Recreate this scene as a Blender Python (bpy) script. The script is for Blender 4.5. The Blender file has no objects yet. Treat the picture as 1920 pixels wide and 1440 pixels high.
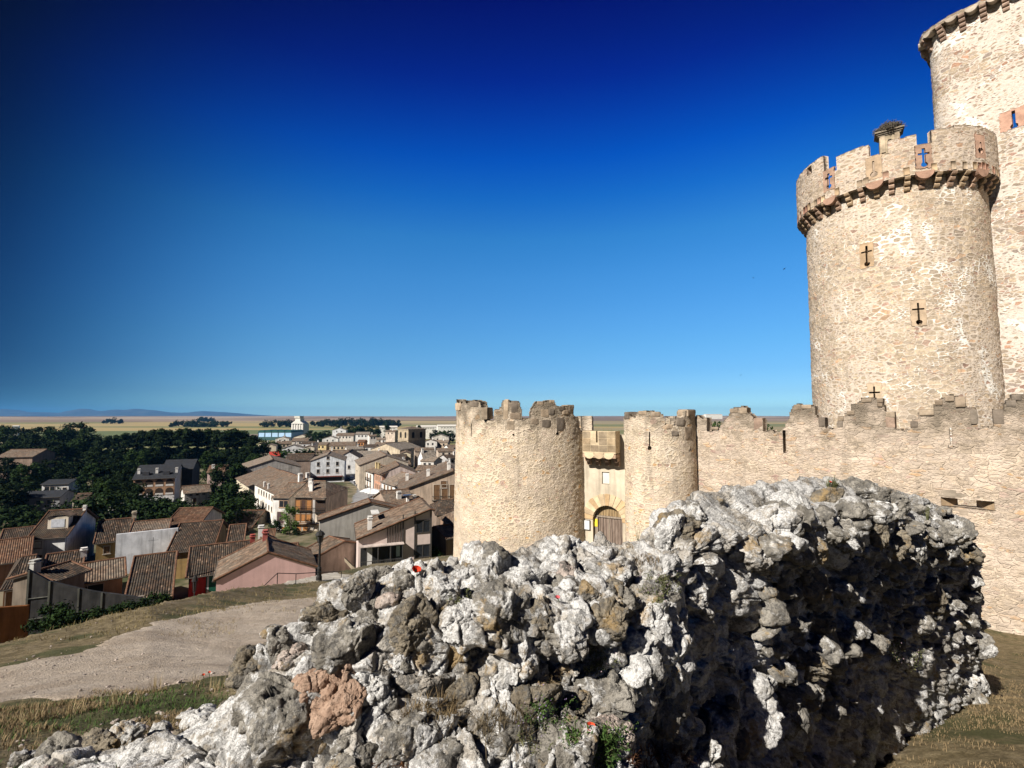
import bpy, math, random
import numpy as np
from mathutils import Vector, Matrix
from mathutils.bvhtree import BVHTree

# ------------------------------------------------------------------ camera, sky, sun, exposure
sc = bpy.context.scene
COL = sc.collection
F_PX, HOR = 900.0, 782.0
PITCH = math.atan((HOR - 720.0) / F_PX)
cam_d = bpy.data.cameras.new("camera")
cam = bpy.data.objects.new("camera", cam_d)
COL.objects.link(cam)
cam_d.sensor_width = 36.0
cam_d.lens = 36.0 * F_PX / 1920.0
cam_d.clip_start = 0.05
cam_d.clip_end = 60000.0
cam.location = (0, 0, 0)
cam.rotation_euler = (math.pi / 2 + PITCH, 0, 0)
sc.camera = cam

SUN_AZ, SUN_EL = math.radians(226), math.radians(37)
sun_dir = Vector((math.sin(SUN_AZ) * math.cos(SUN_EL), math.cos(SUN_AZ) * math.cos(SUN_EL), math.sin(SUN_EL)))
sl = bpy.data.lights.new("sun", 'SUN')
sl.energy = 4.6
sl.angle = math.radians(0.5)
sl.color = (1.0, 0.943, 0.865)
sun = bpy.data.objects.new("sun", sl)
COL.objects.link(sun)
sun.rotation_euler = sun_dir.to_track_quat('Z', 'Y').to_euler()

world = bpy.data.worlds.new("World")
sc.world = world
world.use_nodes = True
wt = world.node_tree
for n in list(wt.nodes):
    wt.nodes.remove(n)
wo = wt.nodes.new('ShaderNodeOutputWorld')
wb = wt.nodes.new('ShaderNodeBackground')
wsky = wt.nodes.new('ShaderNodeTexSky')
wsky.sky_type = 'NISHITA'
wsky.sun_disc = False
wsky.sun_elevation = SUN_EL
wsky.sun_rotation = SUN_AZ
wsky.altitude = 900
wsky.air_density = 1.0
wsky.dust_density = 0.3
wsky.ozone_density = 2.5
# deep polarised blue: the sky darkens with elevation and towards the band square to the sun
tc = wt.nodes.new('ShaderNodeTexCoord')
sep = wt.nodes.new('ShaderNodeSeparateXYZ')
wt.links.new(tc.outputs['Generated'], sep.inputs[0])
rmp = wt.nodes.new('ShaderNodeValToRGB')
wt.links.new(sep.outputs['Z'], rmp.inputs[0])
cr = rmp.color_ramp
SKY_STOPS = [(0.0, (0.419, 0.69, 0.881)), (0.0465, (0.2861, 0.4784, 0.6771)), (0.0909, (0.245, 0.4587, 0.6504)), (0.1459, (0.2364, 0.5038, 0.6847)), (0.2, (0.2265, 0.5378, 0.7487)), (0.2784, (0.1926, 0.5741, 0.8285)), (0.3525, (0.1336, 0.5659, 0.8748)), (0.4213, (0.0397, 0.4366, 0.931)), (0.4842, (0.0011, 0.2986, 0.964)), (0.541, (0.0, 0.18, 0.8295)), (0.5918, (0.0, 0.087, 0.6846)), (0.637, (0.0, 0.0554, 0.5727)), (0.6769, (0.0, 0.0233, 0.4997)), (1.0, (0.0, 0.0186, 0.3998))]
while len(cr.elements) < len(SKY_STOPS):
    cr.elements.new(0.5)
for e, (p, c) in zip(cr.elements, SKY_STOPS):
    e.position = p
    e.color = (*c, 1)
dot = wt.nodes.new('ShaderNodeVectorMath')
dot.operation = 'DOT_PRODUCT'
wt.links.new(tc.outputs['Generated'], dot.inputs[0])
dot.inputs[1].default_value = (math.sin(math.radians(8)), math.cos(math.radians(8)), 0.0)
pr = wt.nodes.new('ShaderNodeMapRange')
pr.interpolation_type = 'SMOOTHSTEP'
pr.inputs['From Min'].default_value = 0.44
pr.inputs['From Max'].default_value = 0.88
pr.inputs['To Min'].default_value = 0.03
pr.inputs['To Max'].default_value = 1.0
wt.links.new(dot.outputs['Value'], pr.inputs[0])
# brighter again on the sun's side of the sky, behind the camera
pb = wt.nodes.new('ShaderNodeMapRange')
pb.interpolation_type = 'SMOOTHSTEP'
wt.links.new(dot.outputs['Value'], pb.inputs[0])
pb.inputs['From Min'].default_value = 0.15
pb.inputs['From Max'].default_value = -0.6
pb.inputs['To Min'].default_value = 0.0
pb.inputs['To Max'].default_value = 0.10
pm = wt.nodes.new('ShaderNodeMath')
pm.operation = 'MAXIMUM'
wt.links.new(pr.outputs[0], pm.inputs[0])
wt.links.new(pb.outputs[0], pm.inputs[1])
vm = wt.nodes.new('ShaderNodeVectorMath')
vm.operation = 'MULTIPLY'
wt.links.new(wsky.outputs[0], vm.inputs[0])
wt.links.new(rmp.outputs[0], vm.inputs[1])
vs_ = wt.nodes.new('ShaderNodeVectorMath')
vs_.operation = 'MULTIPLY'
wt.links.new(vm.outputs[0], vs_.inputs[0])
cmb = wt.nodes.new('ShaderNodeCombineXYZ')
for k_, ex_ in enumerate((1.75, 1.25, 0.95)):
    pw = wt.nodes.new('ShaderNodeMath')
    pw.operation = 'POWER'
    wt.links.new(pm.outputs[0], pw.inputs[0])
    pw.inputs[1].default_value = ex_
    wt.links.new(pw.outputs[0], cmb.inputs[k_])
wt.links.new(cmb.outputs[0], vs_.inputs[1])
wt.links.new(vs_.outputs[0], wb.inputs[0])
wb.inputs[1].default_value = 0.10
wt.links.new(wb.outputs[0], wo.inputs[0])

sc.view_settings.view_transform = 'Standard'
sc.view_settings.look = 'None'
sc.view_settings.gamma = 1.0
sc.view_settings.exposure = 0.82
sc.cycles.max_bounces = 4
sc.cycles.diffuse_bounces = 1
sc.cycles.volume_bounces = 0
sc.cycles.use_denoising = True

# ------------------------------------------------------------------ helpers
def at(px, py, d):
    cx, cy = (px - 960.0) / F_PX, (720.0 - py) / F_PX
    Y = math.cos(PITCH) - cy * math.sin(PITCH)
    Z = math.sin(PITCH) + cy * math.cos(PITCH)
    return Vector((cx / Y * d, d, Z / Y * d))

def _h(ix, iy, iz, s):
    with np.errstate(over='ignore'):
        h = (ix.astype(np.int64) * 374761393 + iy.astype(np.int64) * 668265263 + iz.astype(np.int64) * 2147483647 + s * 974634541) & 0xFFFFFFFF
        h = ((h ^ (h >> 13)) * 1274126177) & 0xFFFFFFFF
        h = ((h ^ (h >> 15)) * 2246822519) & 0xFFFFFFFF
        return ((h ^ (h >> 16)) & 0xFFFFFF) / float(0xFFFFFF)

def vnoise(P, s=0):
    P = np.asarray(P, float)
    I = np.floor(P).astype(np.int64)
    f = P - I
    f = f * f * f * (f * (f * 6 - 15) + 10)
    x, y, z = I[..., 0], I[..., 1], I[..., 2]
    r = 0
    for dx in (0, 1):
        wx = f[..., 0] if dx else 1 - f[..., 0]
        for dy in (0, 1):
            wy = f[..., 1] if dy else 1 - f[..., 1]
            for dz in (0, 1):
                wz = f[..., 2] if dz else 1 - f[..., 2]
                r = r + wx * wy * wz * _h(x + dx, y + dy, z + dz, s)
    return r * 2 - 1

def fbm(P, o=4, s=0, g=0.5):
    P = np.asarray(P, float)
    a, r, t = 1.0, 0, 0
    for k in range(o):
        r = r + a * vnoise(P * (2.03 ** k) + 17.3 * k, s + k)
        t += a
        a *= g
    return r / t

def worley(P, s=0):
    """F1, F2 distances and the id of the nearest cell"""
    P = np.asarray(P, float)
    I = np.floor(P).astype(np.int64)
    f1 = np.full(P.shape[:-1], 9.0)
    f2 = f1.copy()
    cid = f1.copy()
    for dx in (-1, 0, 1):
        for dy in (-1, 0, 1):
            for dz in (-1, 0, 1):
                x, y, z = I[..., 0] + dx, I[..., 1] + dy, I[..., 2] + dz
                q = np.stack([x + _h(x, y, z, s), y + _h(x, y, z, s + 1), z + _h(x, y, z, s + 2)], -1)
                d = np.sqrt(((q - P) ** 2).sum(-1))
                hid = _h(x, y, z, s + 3)
                nearer = d < f1
                f2 = np.where(nearer, f1, np.minimum(f2, d))
                cid = np.where(nearer, hid, cid)
                f1 = np.where(nearer, d, f1)
    return f1, f2, cid

def chips(P, s=0):
    """broken-rock displacement: in each cell the skin is a tilted flat chip; returns chip height and crack distance"""
    P = np.asarray(P, float)
    I = np.floor(P).astype(np.int64)
    f1 = np.full(P.shape[:-1], 9.0); f2 = f1.copy(); hgt = np.zeros(P.shape[:-1])
    for dx in (-1, 0, 1):
        for dy in (-1, 0, 1):
            for dz in (-1, 0, 1):
                x, y, z = I[..., 0] + dx, I[..., 1] + dy, I[..., 2] + dz
                q = np.stack([x + _h(x, y, z, s), y + _h(x, y, z, s + 1), z + _h(x, y, z, s + 2)], -1)
                v = P - q
                d = np.sqrt((v ** 2).sum(-1))
                n = np.stack([_h(x, y, z, s + 4), _h(x, y, z, s + 5), _h(x, y, z, s + 6)], -1) * 2 - 1
                h = (v * n).sum(-1) + (_h(x, y, z, s + 3) - 0.5) * 0.7
                near = d < f1
                f2 = np.where(near, f1, np.minimum(f2, d)); hgt = np.where(near, h, hgt); f1 = np.where(near, d, f1)
    return hgt, f2 - f1

def sstep(a, b, x):
    t = np.clip((x - a) / (b - a), 0, 1)
    return t * t * (3 - 2 * t)

def tag(o, label=None, cat=None, group=None, kind=None):
    if label: o['label'] = label
    if cat: o['category'] = cat
    if group: o['group'] = group
    if kind: o['kind'] = kind
    return o

def empty(name, loc, label=None, cat=None, group=None, kind=None):
    o = bpy.data.objects.new(name, None)
    o.location = loc
    o.empty_display_size = 0.2
    COL.objects.link(o)
    return tag(o, label, cat, group, kind)

def wloc(o):
    v = Vector((0, 0, 0))
    while o is not None:
        v = v + Vector(o.location)
        o = o.parent
    return v

def make(name, V, F, mat, parent=None, uv=None, smooth=False, loc=None):
    """link one mesh object; V in world coordinates (or relative to loc for a top-level one); F list of tuples or int array"""
    V = np.asarray(V, float).reshape(-1, 3)
    if parent is not None:
        off = wloc(parent)
        V = V - np.array(off)[None, :]
    elif loc is not None:
        V = V - np.array(loc)[None, :]
    me = bpy.data.meshes.new(name)
    if isinstance(F, np.ndarray):
        n, k = F.shape
        me.vertices.add(len(V))
        me.vertices.foreach_set('co', V.astype(np.float32).ravel())
        me.loops.add(n * k)
        me.loops.foreach_set('vertex_index', F.astype(np.int32).ravel())
        me.polygons.add(n)
        me.polygons.foreach_set('loop_start', np.arange(0, n * k, k, dtype=np.int32))
        me.polygons.foreach_set('loop_total', np.full(n, k, dtype=np.int32))
        me.update(calc_edges=True)
    else:
        me.from_pydata([tuple(v) for v in V], [], F)
    if uv is not None:
        l = me.uv_layers.new(name='UVMap')
        l.data.foreach_set('uv', np.asarray(uv, np.float32).ravel())
    if smooth:
        me.polygons.foreach_set('use_smooth', np.ones(len(me.polygons), dtype=bool))
    me.validate()
    if isinstance(mat, (list, tuple)):
        for m in mat: me.materials.append(m)
    else:
        me.materials.append(mat)
    o = bpy.data.objects.new(name, me)
    COL.objects.link(o)
    if parent is not None:
        o.parent = parent
    elif loc is not None:
        o.location = loc
    return o

class MB:
    """collects boxes, prisms and tubes, with optional uv"""
    def __init__(s): s.V, s.F, s.U = [], [], []
    def add(s, V, F, uv=None):
        b = len(s.V)
        s.V += [tuple(v) for v in V]
        for k, f in enumerate(F):
            s.F.append(tuple(i + b for i in f))
            if uv: s.U += uv[k]
            else: s.U += [(0, 0)] * len(f)
        return s
    def box(s, c, ex, ey, ez, hx, hy, hz):
        """box about c with unit axes and half sizes"""
        c, ex, ey, ez = Vector(c), Vector(ex), Vector(ey), Vector(ez)
        V = [c + ex * hx * i + ey * hy * j + ez * hz * k for i in (-1, 1) for j in (-1, 1) for k in (-1, 1)]
        return s.add(V, [(0, 1, 3, 2), (4, 6, 7, 5), (0, 4, 5, 1), (2, 3, 7, 6), (0, 2, 6, 4), (1, 5, 7, 3)])
    def abox(s, x0, x1, y0, y1, z0, z1):
        return s.box(((x0 + x1) / 2, (y0 + y1) / 2, (z0 + z1) / 2), (1, 0, 0), (0, 1, 0), (0, 0, 1), (x1 - x0) / 2, (y1 - y0) / 2, (z1 - z0) / 2)
    def tube(s, pts, r, n=8, cap=True):
        pts = [Vector(p) for p in pts]
        rs = r if isinstance(r, (list, tuple)) else [r] * len(pts)
        V, F = [], []
        for i, p in enumerate(pts):
            t = (pts[min(i + 1, len(pts) - 1)] - pts[max(i - 1, 0)]).normalized()
            a = t.cross(Vector((0, 0, 1)) if abs(t.z) < 0.9 else Vector((1, 0, 0))).normalized()
            b = t.cross(a)
            for k in range(n):
                an = 2 * math.pi * k / n
                V.append(p + (a * math.cos(an) + b * math.sin(an)) * rs[i])
        for i in range(len(pts) - 1):
            for k in range(n):
                F.append((i * n + k, i * n + (k + 1) % n, (i + 1) * n + (k + 1) % n, (i + 1) * n + k))
        if cap:
            F.append(tuple(range(n)))
            F.append(tuple(range((len(pts) - 1) * n, len(pts) * n)))
        return s.add(V, F)
    def lathe(s, c, prof, n=16):
        c = Vector(c)
        pts = [c + Vector((0, 0, z)) for r, z in prof]
        V, F = [], []
        for (r, z) in prof:
            for k in range(n):
                a = 2 * math.pi * k / n
                V.append(c + Vector((r * math.cos(a), r * math.sin(a), z)))
        m = len(prof)
        for i in range(m - 1):
            for k in range(n):
                F.append((i * n + k, i * n + (k + 1) % n, (i + 1) * n + (k + 1) % n, (i + 1) * n + k))
        F.append(tuple(range(n)))
        F.append(tuple(range((m - 1) * n, m * n)))
        return s.add(V, F)
    def prism(s, poly, off):
        """extrude a polygon (list of points) by the vector off"""
        n = len(poly)
        off = Vector(off)
        V = [Vector(p) for p in poly] + [Vector(p) + off for p in poly]
        F = [tuple(range(n)), tuple(range(2 * n - 1, n - 1, -1))] + [(i, (i + 1) % n, n + (i + 1) % n, n + i) for i in range(n)]
        return s.add(V, F)
    def build(s, name, mat, parent=None, smooth=False, loc=None):
        return make(name, s.V, s.F, mat, parent, uv=s.U, smooth=smooth, loc=loc)

def copy_tree(o, parent=None):
    c = o.copy()
    COL.objects.link(c)
    c.parent = parent
    for ch in o.children:
        copy_tree(ch, c)
    return c

# ------------------------------------------------------------------ node materials
class NT:
    def __init__(s, name):
        s.m = bpy.data.materials.new(name)
        s.m.use_nodes = True
        s.t = s.m.node_tree
        s.b = s.t.nodes['Principled BSDF']
        s.b.inputs['Roughness'].default_value = 0.9
        s.b.inputs['Specular IOR Level'].default_value = 0.15
    def n(s, ty, **kw):
        x = s.t.nodes.new(ty)
        for k, v in kw.items(): setattr(x, k, v)
        return x
    def put(s, sock, v):
        if v is None: return
        if isinstance(v, bpy.types.NodeSocket): s.t.links.new(v, sock)
        elif isinstance(v, (tuple, list)):
            sock.default_value = (*v, 1) if (len(v) == 3 and len(sock.default_value) == 4) else v
        else: sock.default_value = v
    def math(s, op, a, b=None, c=None, clamp=False):
        x = s.n('ShaderNodeMath', operation=op, use_clamp=clamp)
        s.put(x.inputs[0], a); s.put(x.inputs[1], b); s.put(x.inputs[2], c)
        return x.outputs[0]
    def mix(s, f, a, b, mode='MIX'):
        x = s.n('ShaderNodeMix', data_type='RGBA', blend_type=mode)
        s.put(x.inputs[0], f); s.put(x.inputs[6], a); s.put(x.inputs[7], b)
        return x.outputs[2]
    def ss(s, v, a, b, lo=0.0, hi=1.0):
        x = s.n('ShaderNodeMapRange', interpolation_type='SMOOTHSTEP')
        s.put(x.inputs[0], v); s.put(x.inputs[1], a); s.put(x.inputs[2], b); s.put(x.inputs[3], lo); s.put(x.inputs[4], hi)
        return x.outputs[0]
    def ramp(s, f, stops, const=False):
        x = s.n('ShaderNodeValToRGB')
        s.put(x.inputs[0], f)
        c = x.color_ramp
        if const: c.interpolation = 'CONSTANT'
        while len(c.elements) < len(stops): c.elements.new(0.5)
        for e, (p, col) in zip(c.elements, stops):
            e.position = p; e.color = (*col, 1)
        return x.outputs[0]
    def noise(s, vec, scale, detail=4, rough=0.55, dist=0.0, dim='3D'):
        x = s.n('ShaderNodeTexNoise', noise_dimensions=dim)
        s.put(x.inputs['Vector'], vec)
        x.inputs['Scale'].default_value = scale; x.inputs['Detail'].default_value = detail
        x.inputs['Roughness'].default_value = rough; x.inputs['Distortion'].default_value = dist
        return x.outputs
    def vor(s, vec, scale, feature='F1', dim='3D', rnd=1.0):
        x = s.n('ShaderNodeTexVoronoi', feature=feature, voronoi_dimensions=dim)
        s.put(x.inputs['Vector'], vec)
        x.inputs['Scale'].default_value = scale
        x.inputs['Randomness'].default_value = rnd
        return x.outputs
    def vmul(s, vec, v):
        x = s.n('ShaderNodeVectorMath', operation='MULTIPLY')
        s.put(x.inputs[0], vec); x.inputs[1].default_value = v
        return x.outputs[0]
    def vadd(s, a, b):
        x = s.n('ShaderNodeVectorMath', operation='ADD')
        s.put(x.inputs[0], a); s.put(x.inputs[1], b)
        return x.outputs[0]
    def sep(s, v):
        x = s.n('ShaderNodeSeparateXYZ')
        s.put(x.inputs[0], v)
        return x.outputs
    def sepc(s, v):
        x = s.n('ShaderNodeSeparateColor')
        s.put(x.inputs[0], v)
        return x.outputs
    def obj(s): return s.n('ShaderNodeTexCoord').outputs['Object']
    def uv(s): return s.n('ShaderNodeTexCoord').outputs['UV']
    def pos(s): return s.n('ShaderNodeNewGeometry').outputs['Position']
    def rnd(s): return s.n('ShaderNodeObjectInfo').outputs['Random']
    def bump(s, h, strength=0.5, dist=0.05, normal=None):
        x = s.n('ShaderNodeBump')
        x.inputs['Strength'].default_value = strength; x.inputs['Distance'].default_value = dist
        s.put(x.inputs['Height'], h)
        s.put(x.inputs['Normal'], normal)
        return x.outputs[0]
    def done(s, col, normal=None, rough=None):
        s.put(s.b.inputs['Base Color'], col)
        s.put(s.b.inputs['Normal'], normal)
        s.put(s.b.inputs['Roughness'], rough)
        return s.m

_mc = {}
def cached(fn):
    def w(*a, **k):
        key = (fn.__name__, a, tuple(sorted(k.items())))
        if key not in _mc: _mc[key] = fn(*a, **k)
        return _mc[key]
    return w

@cached
def plain(col, rough=0.85, var=0.18, scale=3.0, metal=0.0):
    t = NT('paint')
    n = t.noise(t.pos(), scale, 5)[0]
    f = t.ss(n, 0.3, 0.7, 1 - var, 1 + var * 0.4)
    c = t.mix(1.0, col, f, 'MULTIPLY')
    t.b.inputs['Metallic'].default_value = metal
    return t.done(c, None, rough)

@cached
def plaster(col, dirt=0.35, scale=0.6, bump=0.25):
    """rendered house wall: blotches, streaks, fine grain"""
    t = NT('plaster')
    p = t.pos()
    n1 = t.noise(p, scale, 5, 0.6)[0]
    st = t.noise(t.vmul(p, (2.2, 2.2, 0.25)), 1.0, 4, 0.6)[0]
    f = t.ss(n1, 0.35, 0.7, 1 - dirt * 0.6, 1.06)
    g = t.ss(st, 0.4, 0.72, 1.0, 1 - dirt)
    c = t.mix(1.0, t.mix(1.0, col, f, 'MULTIPLY'), g, 'MULTIPLY')
    dirtc = tuple(x * 0.45 for x in col)
    pat = t.ss(t.noise(p, 0.35, 6, 0.7)[0], 0.6, 0.72)
    c = t.mix(t.math('MULTIPLY', pat, dirt), c, dirtc)
    nb = t.noise(p, 14, 3)[0]
    return t.done(c, t.bump(nb, bump, 0.03))

@cached
def rooftile(a=(0.16, 0.095, 0.06), b=(0.30, 0.15, 0.08), lichen=(0.17, 0.15, 0.11), amt=0.55):
    """curved clay tiles; uv in metres, u along the ridge, v down the slope"""
    t = NT('roof_tile')
    u = t.uv()
    s = t.sep(u)
    cu = t.math('FLOOR', t.math('MULTIPLY', s[0], 4.4))
    cv = t.math('FLOOR', t.math('MULTIPLY', s[1], 2.6))
    cmb = t.n('ShaderNodeCombineXYZ')
    t.put(cmb.inputs[0], cu); t.put(cmb.inputs[1], cv)
    wn = t.n('ShaderNodeTexWhiteNoise', noise_dimensions='3D')
    t.put(wn.inputs['Vector'], t.vadd(cmb.outputs[0], t.vmul(t.n('ShaderNodeObjectInfo').outputs['Location'], (0.37, 0.53, 0.0))))
    r = wn.outputs['Value']
    big = t.noise(t.pos(), 0.45, 5, 0.65)[0]
    c = t.mix(t.ss(r, 0.25, 0.95), a, b)
    c = t.mix(t.math('MULTIPLY', t.ss(big, 0.42, 0.62), amt), c, lichen)
    c = t.mix(1.0, c, t.ss(t.noise(t.pos(), 1.3, 5, 0.7)[0], 0.3, 0.7, 0.6, 1.35), 'MULTIPLY')
    c = t.mix(t.ss(r, 0.93, 0.97, 0, 0.35), c, (0.34, 0.24, 0.17))
    c = t.mix(t.ss(t.noise(t.pos(), 3.0, 4, 0.7)[0], 0.56, 0.68, 0, 0.55), c, (0.06, 0.05, 0.042))
    wv = t.math('ABSOLUTE', t.math('SINE', t.math('MULTIPLY', s[0], 4.4 * math.pi)))
    st = t.math('FRACT', t.math('MULTIPLY', s[1], 2.6))
    h = t.math('ADD', t.math('MULTIPLY', wv, 0.7), t.math('MULTIPLY', st, 0.4))
    return t.done(c, t.bump(h, 0.7, 0.06))

@cached
def masonry(stones=((0.40, 0.31, 0.21), (0.47, 0.38, 0.27), (0.36, 0.27, 0.19), (0.42, 0.24, 0.14), (0.33, 0.28, 0.24)), mortar=(0.60, 0.52, 0.41),
            white=0.4, sx=2.3, sy=3.9, wide=0.10, top=1e5, bump=0.45, blur=0.0, base=None, relief=0.35):
    """rubble walling; uv in metres: stones of mixed size in lime mortar, white repair patches, dark weathering near the top"""
    t = NT('masonry')
    u = t.uv()
    dis = t.noise(u, 2.2, 3, 0.6, dim='2D')[1]
    dv = t.n('ShaderNodeVectorMath', operation='MULTIPLY_ADD')
    t.put(dv.inputs[0], dis); dv.inputs[1].default_value = (0.22, 0.16, 0); t.put(dv.inputs[2], u)
    p = t.vmul(dv.outputs[0], (sx, sy, 1))
    va, ea = t.vor(p, 1.0, 'F1', '2D', 0.9), t.vor(p, 1.0, 'DISTANCE_TO_EDGE', '2D', 0.9)[0]
    vb, eb = t.vor(p, 1.9, 'F1', '2D', 0.95), t.vor(p, 1.9, 'DISTANCE_TO_EDGE', '2D', 0.95)[0]
    sel = t.ss(t.noise(u, 0.9, 3, 0.6, dim='2D')[0], 0.47, 0.53)
    col = t.mix(sel, va[1], vb[1])
    e = t.mix(sel, ea, eb)
    cs = t.sepc(col)
    e1 = t.math('MULTIPLY', t.sepc(e)[0], 1.0)
    bign = t.noise(u, 0.28, 4, 0.6, dim='2D')[0]
    med = t.noise(u, 1.3, 4, 0.6, dim='2D')[0]
    fine0 = t.noise(u, 6.0, 4, 0.6, dim='2D')[0]
    th = t.math('ADD', wide * 0.45, t.math('MULTIPLY', t.ss(bign, 0.40, 0.66), wide * 1.5))
    th = t.math('ADD', th, t.math('MULTIPLY', t.math('SUBTRACT', cs[1], 0.5), wide * 1.1))
    mo = t.ss(t.math('ADD', t.math('SUBTRACT', e1, th), t.math('MULTIPLY', t.math('SUBTRACT', fine0, 0.5), 0.10)), -0.02, 0.055, 1.0, 0.0)
    k = len(stones)
    sp = [0.0, 0.42, 0.68, 0.84, 0.93][:k]
    sc_ = t.ramp(cs[0], list(zip(sp, stones)), True)
    sc_ = t.mix(1.0, sc_, t.ss(cs[2], 0, 1, 0.72, 1.2), 'MULTIPLY')
    fine = t.noise(u, 9.0, 5, 0.65, dim='2D')[0]
    sc_ = t.mix(1.0, sc_, t.ss(fine, 0.3, 0.7, 0.72, 1.15), 'MULTIPLY')
    wmask = t.ss(t.noise(u, 0.42, 5, 0.62, 0.6, dim='2D')[0], 0.62 - 0.14 * white, 0.66 - 0.1 * white)
    mcol = t.mix(t.math('MULTIPLY', wmask, min(1.0, white * 2)), mortar, (0.80, 0.77, 0.70))
    mcol = t.mix(1.0, mcol, t.ss(fine, 0.3, 0.7, 0.85, 1.08), 'MULTIPLY')
    c = t.mix(mo, sc_, mcol)
    if base is not None:
        # a thick smear of old render over the stones, only some stones show
        cov = t.ss(t.math('ADD', med, t.math('MULTIPLY', bign, 0.6)), 0.72, 0.92, blur, blur * 0.25)
        bc = t.mix(1.0, base, t.ss(t.noise(u, 0.7, 6, 0.65, dim='2D')[0], 0.3, 0.7, 0.80, 1.15), 'MULTIPLY')
        c = t.mix(cov, c, bc)
    s = t.sep(u)
    w = t.ss(t.math('ADD', s[1], t.math('MULTIPLY', t.math('SUBTRACT', med, 0.5), 4.5)), top - 2.3, top + 0.5, 0.0, 0.85)
    c = t.mix(w, c, (0.15, 0.125, 0.095))
    streak = t.ss(t.noise(t.vmul(u, (1.4, 0.16, 1)), 1.0, 5, 0.6, dim='2D')[0], 0.62, 0.74, 0.0, 0.45)
    c = t.mix(streak, c, (0.24, 0.20, 0.155))
    h = t.math('ADD', t.math('MULTIPLY', t.math('SUBTRACT', 1.0, mo), relief), t.math('MULTIPLY', fine, 0.8))
    h = t.math('ADD', h, t.math('MULTIPLY', med, 0.5))
    return t.done(c, t.bump(h, bump, 0.10))

@cached
def ashlar(col=(0.42, 0.32, 0.24), var=0.3):
    t = NT('dressed_stone')
    p = t.pos()
    n = t.noise(p, 1.7, 5, 0.65)[0]
    c = t.mix(1.0, col, t.ss(n, 0.3, 0.7, 1 - var, 1 + var * 0.5), 'MULTIPLY')
    c = t.mix(1.0, c, t.mix(t.rnd(), (0.80, 0.74, 0.70), (1.15, 1.10, 1.05)), 'MULTIPLY')
    c = t.mix(t.ss(t.noise(p, 3.3, 5, 0.7)[0], 0.60, 0.72, 0, 0.5), c, (0.10, 0.085, 0.065))
    return t.done(c, t.bump(t.noise(p, 11, 4)[0], 0.5, 0.04))

@cached
def rockmat(kind='grey'):
    """lichen-crusted limestone and old mortar"""
    t = NT('lichen_rock')
    p = t.obj()
    base = {'grey': ((0.17, 0.155, 0.13), (0.36, 0.335, 0.29)), 'white': ((0.38, 0.36, 0.325), (0.66, 0.645, 0.61)),
            'brown': ((0.155, 0.13, 0.095), (0.32, 0.275, 0.205)), 'pink': ((0.36, 0.29, 0.25), (0.54, 0.46, 0.40)),
            'clay': ((0.31, 0.20, 0.14), (0.46, 0.325, 0.24)), 'mortar': ((0.28, 0.25, 0.21), (0.54, 0.505, 0.45))}[kind]
    wh = {'grey': 0.535, 'white': 0.43, 'brown': 0.64, 'pink': 0.60, 'clay': 0.9, 'mortar': 0.462}[kind]
    wh = wh + 0.0
    r = t.rnd()
    cx_ = t.n('ShaderNodeCombineXYZ')
    for i_ in range(3): t.put(cx_.inputs[i_], t.math('MULTIPLY', r, (9.0, 5.0, 7.0)[i_]))
    q = t.vadd(p, cx_.outputs[0])
    n1 = t.noise(q, 6.0, 6, 0.65)[0]
    n2 = t.noise(q, 3.3, 7, 0.70, 0.4)[0]
    n3 = t.noise(q, 30, 6, 0.72)[0]
    n4 = t.noise(q, 7.0, 6, 0.72, 0.6)[0]
    n5 = t.noise(q, 62, 4, 0.7)[0]
    k3 = t.math('SUBTRACT', n3, 0.5)
    c = t.mix(t.ss(t.math('ADD', n1, t.math('MULTIPLY', k3, 0.6)), 0.35, 0.68), base[0], base[1])
    wm = t.ss(t.math('ADD', n2, t.math('MULTIPLY', k3, 0.45)), wh - 0.02, wh + 0.06)
    c = t.mix(wm, c, t.mix(t.ss(n5, 0.35, 0.65), (0.47, 0.46, 0.44), (0.76, 0.75, 0.725)))
    if kind != 'clay':
        thr = t.ss(n4, 0.34, 0.62, 0.66, 0.44)
        dk = t.math('MULTIPLY', t.ss(t.math('SUBTRACT', n3, thr), -0.015, 0.035, 0, 0.85), t.ss(wm, 0, 1, 1.0, 0.62))
        c = t.mix(dk, c, t.mix(n5, (0.05, 0.048, 0.044), (0.17, 0.16, 0.145)))
        sp = t.ss(n5, 0.58, 0.66, 0, 0.6)
        c = t.mix(sp, c, (0.07, 0.066, 0.06))
        og = t.ss(t.math('ADD', t.noise(t.vadd(q, (7, 3, 1)), 3.0, 6, 0.7)[0], t.math('MULTIPLY', k3, 0.3)), 0.57, 0.67, 0, 0.7)
        c = t.mix(og, c, t.mix(n3, (0.34, 0.19, 0.06), (0.33, 0.26, 0.13)))
    h = t.math('ADD', t.math('MULTIPLY', n1, 0.7), t.math('MULTIPLY', n3, 0.6))
    h = t.math('ADD', h, t.math('MULTIPLY', n5, 0.5))
    h = t.math('SUBTRACT', h, t.math('MULTIPLY', t.math('ABSOLUTE', t.math('SUBTRACT', t.noise(q, 9, 5, 0.6, 0.8)[0], 0.5)), 0.9))
    return t.done(c, t.bump(h, 0.95, 0.03))

@cached
def leafmat(a=(0.018, 0.036, 0.010), b=(0.050, 0.085, 0.022), sc_=0.8):
    t = NT('foliage')
    n = t.noise(t.pos(), sc_, 4, 0.6)[0]
    r = t.rnd()
    c = t.mix(t.ss(n, 0.33, 0.67), a, b)
    c = t.mix(1.0, c, t.mix(r, (0.75, 0.8, 0.75), (1.25, 1.15, 1.1)), 'MULTIPLY')
    t.b.inputs['Specular IOR Level'].default_value = 0.1
    return t.done(c, None, 0.8)

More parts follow.
